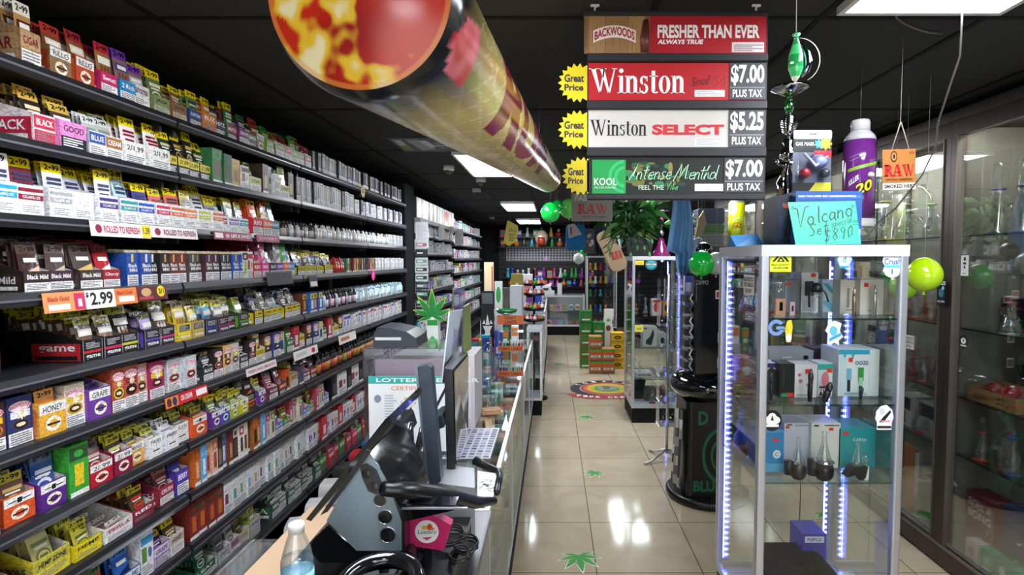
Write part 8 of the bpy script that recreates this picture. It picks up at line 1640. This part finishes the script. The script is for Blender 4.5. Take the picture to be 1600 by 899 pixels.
for k in range(7):
    m = MB('plastic'); m.tube([(-.155, -.12, 1.5 - k * .08), (-.175, -.14, 1.47 - k * .08), (-.16, -.16, 1.44 - k * .08)], .006, ['#b8b8bc', '#5a5a60', '#d8d0d0'][k % 3], 6); m.box(-.2, -.158, -.1, .05, 1.44 - k * .08, 1.49 - k * .08, '#1a1b20'); m.obj('sunglasses_holder', t)
m = MB('cloth'); P = []
for i in range(9):
    for k in range(9): P.append((-.222 - .012 * math.sin(k * 1.6) - .003 * i, -.17 + .26 * k / 8, .68 - .56 * i / 8 - .05 * k / 8))
m.add(P, [(i * 9 + k, i * 9 + k + 1, i * 9 + k + 10, i * 9 + k + 9) for i in range(8) for k in range(8)], [['#c8c4c0', '#6a6664', '#a09c98', '#4a4644', '#d8d4d0'][rb.randrange(5)] for _ in range(64)], True); tag(m.obj('patterned_cloth', None, bc), 'grey and white patterned cloth hanging on the black display stand', 'cloth')
# clear card spinner
sc_ = Vector((.985, 4.75, 0)); t = thing('card_spinner', 'clear acrylic spinner rack with pendants on thin silver feet', 'spinner rack', sc_)
m = MB('metal'); m.tube([(0, 0, .06), (0, 0, 1.62)], .012, '#c0c0c4', 8); m.obj('pole', t)
for k in range(4):
    a = .5 + k * PI / 2; m = MB('metal'); m.tube([(0, 0, .1), (.17 * math.cos(a), .17 * math.sin(a), .02), (.24 * math.cos(a), .24 * math.sin(a), .012)], .01, '#c8c8cc', 8); m.obj('foot', t)
for k in range(6):
    m = MB('clear'); z = .32 + k * .215
    for a in range(4):
        c, s = math.cos(a * PI / 2), math.sin(a * PI / 2)
        for q in range(3): 
            x, y = .085, -.06 + q * .05; m.add([(x * c - y * s, x * s + y * c, z), (x * c - (y + .042) * s, x * s + (y + .042) * c, z), (x * c - (y + .042) * s, x * s + (y + .042) * c, z + .19), (x * c - y * s, x * s + y * c, z + .19)], [(0, 1, 2, 3)], '#fff')
    m.box(-.09, .09, -.09, .09, z, z + .004); m.mat = 'gloss'
    for q in range(8): m.ball((-.07 + .02 * q, -.09, z + .05 + .03 * (q % 3)), .008, ['#d8d8d8', '#4a4a50', '#8ab85a', '#c8c8cc'][q % 4], 6)
    m.obj('card_tier', t)
# cabinet with luggage and yellow can
t = thing('storage_cabinet', 'dark grey storage cabinet behind the lit tower carrying cases and a yellow can', 'cabinet', (1.22, 4.62, 0)); m = MB('paintmetal'); m.box(0, .6, 0, .4, 0, 1.8, '#3a3c40'); m.obj('body', t)
for i in range(2): m = MB('paintmetal'); m.box(.01 + i * .295, .295 + i * .295, -.016, -.001, .02, 1.78, '#45474c'); dd = m.obj('door', t); m = MB('metal'); m.box(.275 + i * .03, .285 + i * .03, -.03, -.017, .9, 1.05, '#a8a8ac'); m.obj('handle', dd)
zc = 1.801
for i, (h_, col, w_, lb, x) in enumerate(((.055, '#121214', .22, 'flat black case at the bottom of stack on dark cabinet', 0), (.10, '#5c6166', .21, 'grey ribbed case in the stack on dark cabinet', -.01), (.085, '#2f5a24', .2, 'green case in the stack on dark cabinet', -.005), (.13, '#16243c', .22, 'navy blue case on top of the stack on dark cabinet', -.015))):
    t = thing('carry_case', lb, 'case', (1.33 + x, 4.75, zc), 0, 'stacked carry cases'); m = MB('plastic'); m.rbox(-w_ / 2, w_ / 2, -.1, .1, 0, h_, .02, col, 'y')
    for q in range(3): m.box(-w_ / 2 + .02, w_ / 2 - .02, -.103, -.1, h_ * (.25 + .25 * q), h_ * (.25 + .25 * q) + .004, '#222')
    m.obj('shell', t); m = MB('plastic'); m.tube([(-w_ / 2, -.02, h_ * .3), (-w_ / 2 - .025, 0, h_ * .5), (-w_ / 2, .02, h_ * .7)], .006, '#1a1a1a', 6); m.obj('handle', t); zc += h_ + .0006
cp = at(1151, 388, 4.45); t = thing('inflatable_can', 'yellow inflatable spray can standing on the dark cabinet beside the stacked cases', 'inflatable can', (1.55, 4.72, 1.801)); H = .42; r = .068
m = MB('balloon'); m.lathe([(r * .95, 0), (r, .01), (r, .04)], '#e8e8e4', 28); m.lathe([(r, .04), (r * 1.02, H * .5), (r, H)], '#c8d81e', 28); m.lathe([(r, H), (r * .6, H + .03), (r * .6, H + .07)], '#c8c8c8', 24); m.obj('body', t)
m = MB('card'); wrap(m, '20', -.9, .5, .5, .62, '#d8502a', .1, .06, 1.05 * .068 / r); wrap(m, '20', -.85, .45, .51, .61, '#f0e02a', .03, .06, 1.07); wrap(m, 'KILLER', -.9, .1, .66, .7, '#f4f4f0', .03, .05, 1.05); m.obj('printed_marks', t)
cloth_hang('grey_cloth', 'pale grey cloth hanging behind the blue garment', 'garment', [(1086, 372, 1096), (1084, 385, 1104), (1082, 400, 1108)], 4.3, '#a8acb0', .04, 2, 0)
b = at(1086, 372, 4.5); m = MB('cloth'); m.prism([(0, 0), (.06, .02), (.09, .12), (.07, .22), (.03, .16)], 'y', 0, .04, '#a8946a'); m.tube([(.05, .02, .2), (.05, .02, CEIL - b.z - .002)], .0015, '#777', 4); tag(m.obj('straw_hat', None, b), 'tan straw fan hanging beside the blue garment', 'fan')
# ------------------------------------------------------------------ stacks of drink cartons in the aisle
def drink(x, y, z, w, h, d, cols, label, kind, group):
    m = MB('card'); m.box(-w / 2, w / 2, 0, d, 0, h, cols[0]); a = w / 2 * .96
    if kind == 0:
        for i in range(4): m.rect(-a + i * a / 2 + .004, -a + (i + 1) * a / 2 - .004, h * .08, h * .9, cols[1], -.001)
        m.star(0, h * .55, w * .14, w * .06, 5, '#c8302a', -.002); m.rect(-a * .7, a * .7, h * .18, h * .32, '#e8ece4', -.0016)
    elif kind == 1:
        m.rect(-a, a, h * .55, h * .97, cols[1], -.001); m.rect(-a, a, h * .8, h * .97, cols[2], -.0012); m.rect(-a * .8, a * .8, h * .3, h * .5, '#e8e8e8', -.0014); m.text('ICE', -a * .5, a * .5, h * .32, h * .48, '#b82a34', -.002, .03); m.rect(-a, a, 0, h * .14, '#8a5a3a', -.001)
    else: m.rect(-a, a, h * .2, h * .8, '#e8c82a', -.001); m.oval(0, h * .5, a * .6, h * .2, '#2a2a20', -.0014); m.rect(-a * .3, a * .3, h * .46, h * .54, '#e8c82a', -.0018)
    return tag(m.obj('drink_carton', None, (x, y, z), 0), label, 'carton', group)
def px2(px, Y): return (px - PPX) / FPX * Y
Y = 8.8; k = Y / FPX
for i, (px, zb, n) in enumerate(((916, 0, 5), (936, 0, 4))):
    for j in range(n): drink(px2(px, Y), Y, j * .185 + .0005, .19, .18, .25, ('#8a6a3a' if j < 3 else '#1a6a2a', '#1f8a34'), 'green drink carton, %s from floor in the %s green stack' % (ORD[j + 1], ('outer', 'inner')[i]), 0, 'stacked drink cartons')
for i, px in enumerate((931, 951)):
    for j in range(3 if i == 0 else 2): drink(px2(px, 8.45), 8.4, j * .19 + .0005, .19, .185, .25, ('#a87a4a', '#d85a2a', '#5aa83a'), 'orange and green drink carton, %s from floor, %s column of front stack' % (ORD[j + 1], ('aisle', 'inner')[i]), 1, 'stacked drink cartons')
for j in range(4): drink(px2(961, 8.75) + .05, 8.76, j * .145 + .0005, .2, .14, .22, ('#d8a82a', '#e8c82a', '#2a2a20'), 'yellow drink carton, %s from the floor' % ORD[j + 1], 2, 'stacked drink cartons')
t = thing('bottle_standee', 'white bottle shaped standee with green leaf print behind the drink cartons', 'standee', (px2(950, 9.2), 9.2, 0)); m = MB('card'); m.prism([(-.07, 0), (.1, 0), (.1, .55), (.07, .7), (.1, .8), (.1, .92), (-.06, .92), (-.06, .8), (-.08, .7), (-.1, .5)], 'y', 0, .03, '#e0e2de')
for lf in leaf_pts(.01, .72, .06): m.poly(lf, '#3a9a3a', -.001)
m.oval(.01, .6, .04, .05, '#7a3a3a', -.0012); m.obj('board', t)
# ------------------------------------------------------------------ small end case, candy rack and goods along the counter
tower('display_tower', 'small low white glass case at the far end of the sales counter', -.30, -.125, 6.12, 6.5, .17, .98, [.6], '#101012', '#dcdee0')
t = thing('pom_pom', 'black tassel with pink bow inside the small low case', 'ornament', (-.21, 6.3, .6078)); m = MB('cloth')
for q in range(22): a = q * .285; m.tube([(0, 0, .2), (.03 * math.cos(a), .03 * math.sin(a), .1), (.045 * math.cos(a), .045 * math.sin(a), 0.0)], .006, '#141416', 4)
m.obj('tassel', t); m = MB('film'); m.ball((0, 0, .235), .035, '#c87ab0', 10); m.obj('bow', t)
far_counter(-.95, -.13, 7.15, 7.95, .95, 'white framed glass counter beyond the small low case'); far_counter(-.95, -.13, 8.4, 11.4, .95, 'long white framed counter toward the back at the wall side')
# funky lands stand
b = at(778, 590, 4.1); w = at(818, 590, 4.1).x - b.x; H = at(778, 493, 4.1).z - CZ
t = thing('lighter_rack', 'clear three tier lighter rack with orange header strips on the glass counter', 'display rack', (b.x, 4.1, CZ + .0005))
def hz(py): return at(798, py, 4.1).z - CZ
for a, bb, two in ((507, 493, 1), (549, 541, 0), (588, 580, 0)):
    m = MB('card'); m.box(0, w, -.012, -.004, hz(a), hz(bb), '#e0743a')
    if two: m.text('FUNKY', w * .28, w * .72, (hz(a) + hz(bb)) / 2 + .003, hz(bb) - .006, '#4a2a1a', -.0128, .02); m.text('LANDS', w * .28, w * .72, hz(a) + .006, (hz(a) + hz(bb)) / 2 - .003, '#4a2a1a', -.0128, .02)
    else: m.text('FUNKY LANDS', w * .06, w * .94, hz(a) + .008, hz(bb) - .008, '#4a2a1a', -.0128, .02)
    m.obj('header_strip', t)
m = MB('clear_thin'); m.box(0, .003, -.003, .12, 0, H); m.box(w - .003, w, -.003, .12, 0, H); m.obj('clear_side', t)
for z in (hz(588) - .0, hz(549) - .002, hz(520)): m = MB('clear'); m.box(.004, w - .004, 0, .12, z, z + .003); m.obj('tier', t)
lc = ['#7a2a8a', '#2a2a2e', '#8ac02a', '#b8d02a', '#c83a2a', '#2a8ad0', '#3ab0e0', '#2a5ab0', '#d88a2a', '#3a3a5a']
for tier, (py, n) in enumerate(((540, 9), (579, 11))):
    for i in range(n):
        z = hz(549) + .002 if tier == 0 else hz(588) + .004; c = lc[(i * 3 + tier) % 10]; x = b.x + .014 + i * (w - .028) / (n - 1)
        tl = thing('pocket_lighter', '%s lighter, %s in the %s tier of clear rack' % (colour_word(c), ordinal(i + 1), ('upper', 'lower')[tier]), 'lighter', (x, 4.13, CZ + z), 0, 'lighters in the clear rack')
        m = MB('plastic'); m.rbox(-.006, .006, -.005, .005, 0, .055, .003, c, 'z', 3); m.obj('fuel_body', tl); m = MB('metal'); m.box(-.005, .005, -.004, .004, .0555, .07, '#c0c0c4'); m.obj('metal_hood', tl)
m = MB('gloss'); m.lathe([(.04, 0), (.07, .012), (.085, .035), (.08, .036), (.04, .012)], '#127a34', 24); tag(m.obj('green_bowl', None, (b.x + .06, 4.18, CZ + H + .001)), 'green glass bowl on top of the lighter rack', 'bowl')
t = thing('clear_jar', 'clear plastic jar on the counter beside the lighter rack', 'jar', (at(762, 590, 4.0).x, 4.02, CZ + .0005)); m = MB('clear'); m.lathe([(.05, 0), (.055, .01), (.055, .2), (.03, .25), (.02, .27)], '#fff', 20); m.obj('jar_body', t); m = MB('plastic'); m.box(.03, .034, -.02, .02, .06, .18, '#2a6ab0'); m.obj('blue_tag', t)
# torch sign
b = at(752, 546, 5.2); t = thing('torch_sign', 'black sign with white torch emblem standing on the counter', 'sign', (b.x, 5.2, CZ + .0005)); w = at(772, 540, 5.2).x - b.x; h = at(752, 455, 5.2).z - CZ; 
m = MB('card'); m.box(0, w, 0, .01, 0, h, '#101a20'); c = w / 2
m.poly([(c - .03, .12), (c + .03, .12), (c + .022, .2), (c + .045, .25), (c - .045, .25), (c - .022, .2)], '#e8ecec', -.001); m.poly([(c - .02, .26), (c, .36), (c + .02, .26)], '#e8ecec', -.001); m.poly([(c - .05, .27), (c - .03, .31), (c - .022, .27)], '#e8ecec', -.001); m.poly([(c + .05, .27), (c + .03, .31), (c + .022, .27)], '#e8ecec', -.001); m.rect(.01, w - .01, h - .12, h - .02, '#5a6468', -.001); m.obj('board', t)
# candy rack
t = thing('candy_rack', 'round multi tier rack of bright candy standing past the lighter rack', 'candy rack', (px2(835, 6.9), 6.6, 0)); X0 = px2(833, 6.6); t.location = (X0, 6.9, 0)
m = MB('metal'); m.tube([(0, 0, 0), (0, 0, 1.62)], .014, '#2a2a2c', 8); m.lathe([(.17, 0), (.17, .015), (.02, .03)], '#2a2a2c', 24); m.obj('pole', t)
for k, z in enumerate((.98, 1.12, 1.3, 1.42)):
    m = MB('metal'); m.lathe([(.02, z), (.13, z), (.135, z + .03)], '#3a3a3c', 20); m.obj('tier', t)
    for q in range(13):
        a = q * 2 * PI / 13; c = ['#d82a34', '#e8e0d0', '#d8b03a', '#e07a9a', '#3aa04a', '#f0f0f0', '#c83a3a'][(q * 5 + k) % 7]
        m = MB('film'); m.ball((0, 0, .035), .026, c, 8, 1.2); m.tube([(0, 0, .06), (0, 0, .085)], .007, '#f0e8e0', 5)
        tag(m.obj('wrapped_candy', None, (X0 + .105 * math.cos(a), 6.9 + .105 * math.sin(a), z + .0065)), '%s wrapped candy, %s round the %s tier of candy rack' % (colour_word(c), ORD[q + 1], ORD[k + 1]), 'candy', 'candies on the round rack')
# bits along the counters
def cb(px0, px1, py0, Y, z, d, main, draws, label, cat='box', name='boxed_item'): return bx(px0, px1, py0, Y, z, d, main, draws, label, name=name, cat=cat)
cb(797, 816, 447, 7.2, .951, .2, '#d8e2e8', [('r', .05, .95, .05, .95, '#e2eaee')], 'plain white display board on the counter behind candy rack', 'sign', 'display_board')
cb(799, 817, 428, 7.6, .951, .1, '#a8a03a', [('o', .5, .5, .3, .3, '#e8ece8')], 'olive yellow box with white patch behind the white display board')
cb(757, 771, 410, 5.6, CZ + .0, .06, '#dcc8a0', [('r', .82, .95, .05, .95, '#a83a3a'), ('r', 0, 1, 0, .08, '#b8542a')], 'tall tan cardboard pack standing on the counter')
cb(773, 785, 440, 5.4, CZ, .05, '#c8ccc8', [('o', .5, .8, .3, .12, '#2a9a3a'), ('r', .2, .8, .1, .5, '#a8acb0')], 'narrow pale pack with a green spot beside the tan pack')
cb(786, 796, 450, 6.6 - .7, CZ, .06, '#3a3c34', [('r', .2, .8, .2, .8, '#4a4c40')], 'dark narrow pack on the counter by the green bowl')
m = MB('plastic'); m.prism([(0, 0), (.3, 0), (.3, .08), (.24, .1), (.2, .2), (.02, .2), (.0, .1)], 'y', 0, .3, '#e0e2e4'); m.prism([(.05, .201), (.22, .201), (.24, .28)], 'y', .1, .2, '#e8eaec'); m.box(.04, .16, -.004, -.001, .1, .16, '#2a2c30'); tag(m.obj('white_register', None, (px2(846, 12.8), 12.85, .9206)), 'white register machine on the rear counter', 'cash register')
cb(871, 878, 443, 12.8, .9206, .1, '#e4e6e8', [('r', .2, .8, .9, .95, '#c8c8c8')], 'plain white upright box on the rear counter beside register')
cb(817, 832, 429, 9.0, .951, .1, '#e8e0e0', [('r', .1, .9, .4, .7, '#d87a8a')], 'white tray with pink print on the long white counter')
cb(836, 846, 432, 9.2, .951, .1, '#2a4ab0', [('r', .1, .9, .5, .8, '#d0d8f0')], 'blue tub with pale band on the long white counter')
for i in range(13):
    c = rb.choice(BC + ['#e0e0e0'] * 4); h_ = rb.uniform(.08, .26); m = MB('card'); m.box(-.06, .06, 0, .1, 0, h_, c); m.rect(-.05, .05, h_ * .4, h_ * .85, rb.choice(BC + ['#e8e8e8'] * 3), -.001)
    tag(m.obj('boxed_goods', None, (-.85 + rb.uniform(0, .5), 8.6 + i * .2, .951)), '%s carton on the long white counter, %s from near end' % (colour_word(c), ordinal(i + 1)), 'box', 'cartons on the long white counter')
ci = 0
for Y_, xs2 in ((5.0, (-.69, -.6, -.5)), (4.7, (-.68, -.58)), (5.7, (-.62, -.5, -.4)), (3.6, (-.68, -.58)), (3.3, (-.7,))):
    for x in xs2:
        ci += 1; c = rb.choice(BC); h_ = rb.uniform(.1, .24); m = MB('card'); m.box(-.035, .035, 0, .06, 0, h_, c); m.rect(-.03, .03, h_ * .45, h_ * .9, rb.choice(BC), -.001); m.rect(-.02, .02, h_ * .1, h_ * .35, '#e8e8e8', -.001)
        tag(m.obj('counter_carton', None, (x, Y_, CZ + .0006)), '%s small carton standing on the glass counter, %s from the register end' % (colour_word(c), ordinal(ci)), 'box', 'small cartons on the glass counter')
# goods lying on the low ledge below the shelves
for i in range(14):
    if i in (1, 2, 3): continue
    c = rb.choice(['#c8ccd0', '#2a8a3a', '#b82a34', '#2a6ab0', '#3a3a3c', '#d8d0c8', '#e0e0e0']); m = MB('film'); s_ = rb.uniform(.09, .13)
    m.rbox(-s_ * .7, s_ * .7, -.05, .05, 0, s_ * 1.3, s_ * .35, c, 'y'); m.oval(0, s_ * .7, s_ * .3, s_ * .3, '#e8e8e8', -.0512); m.oval(0, s_ * .7, s_ * .2, s_ * .2, c, -.0518)
    tag(m.obj('bagged_goods', None, (-1.31 + rb.uniform(-.03, .03), 1.75 + i * .25, .2835), PI / 2 + rb.uniform(-.3, .3)), '%s glossy bag on the low ledge, %s from the near end' % (colour_word(c), ordinal(i + 1)), 'bag', 'bags on the low ledge')
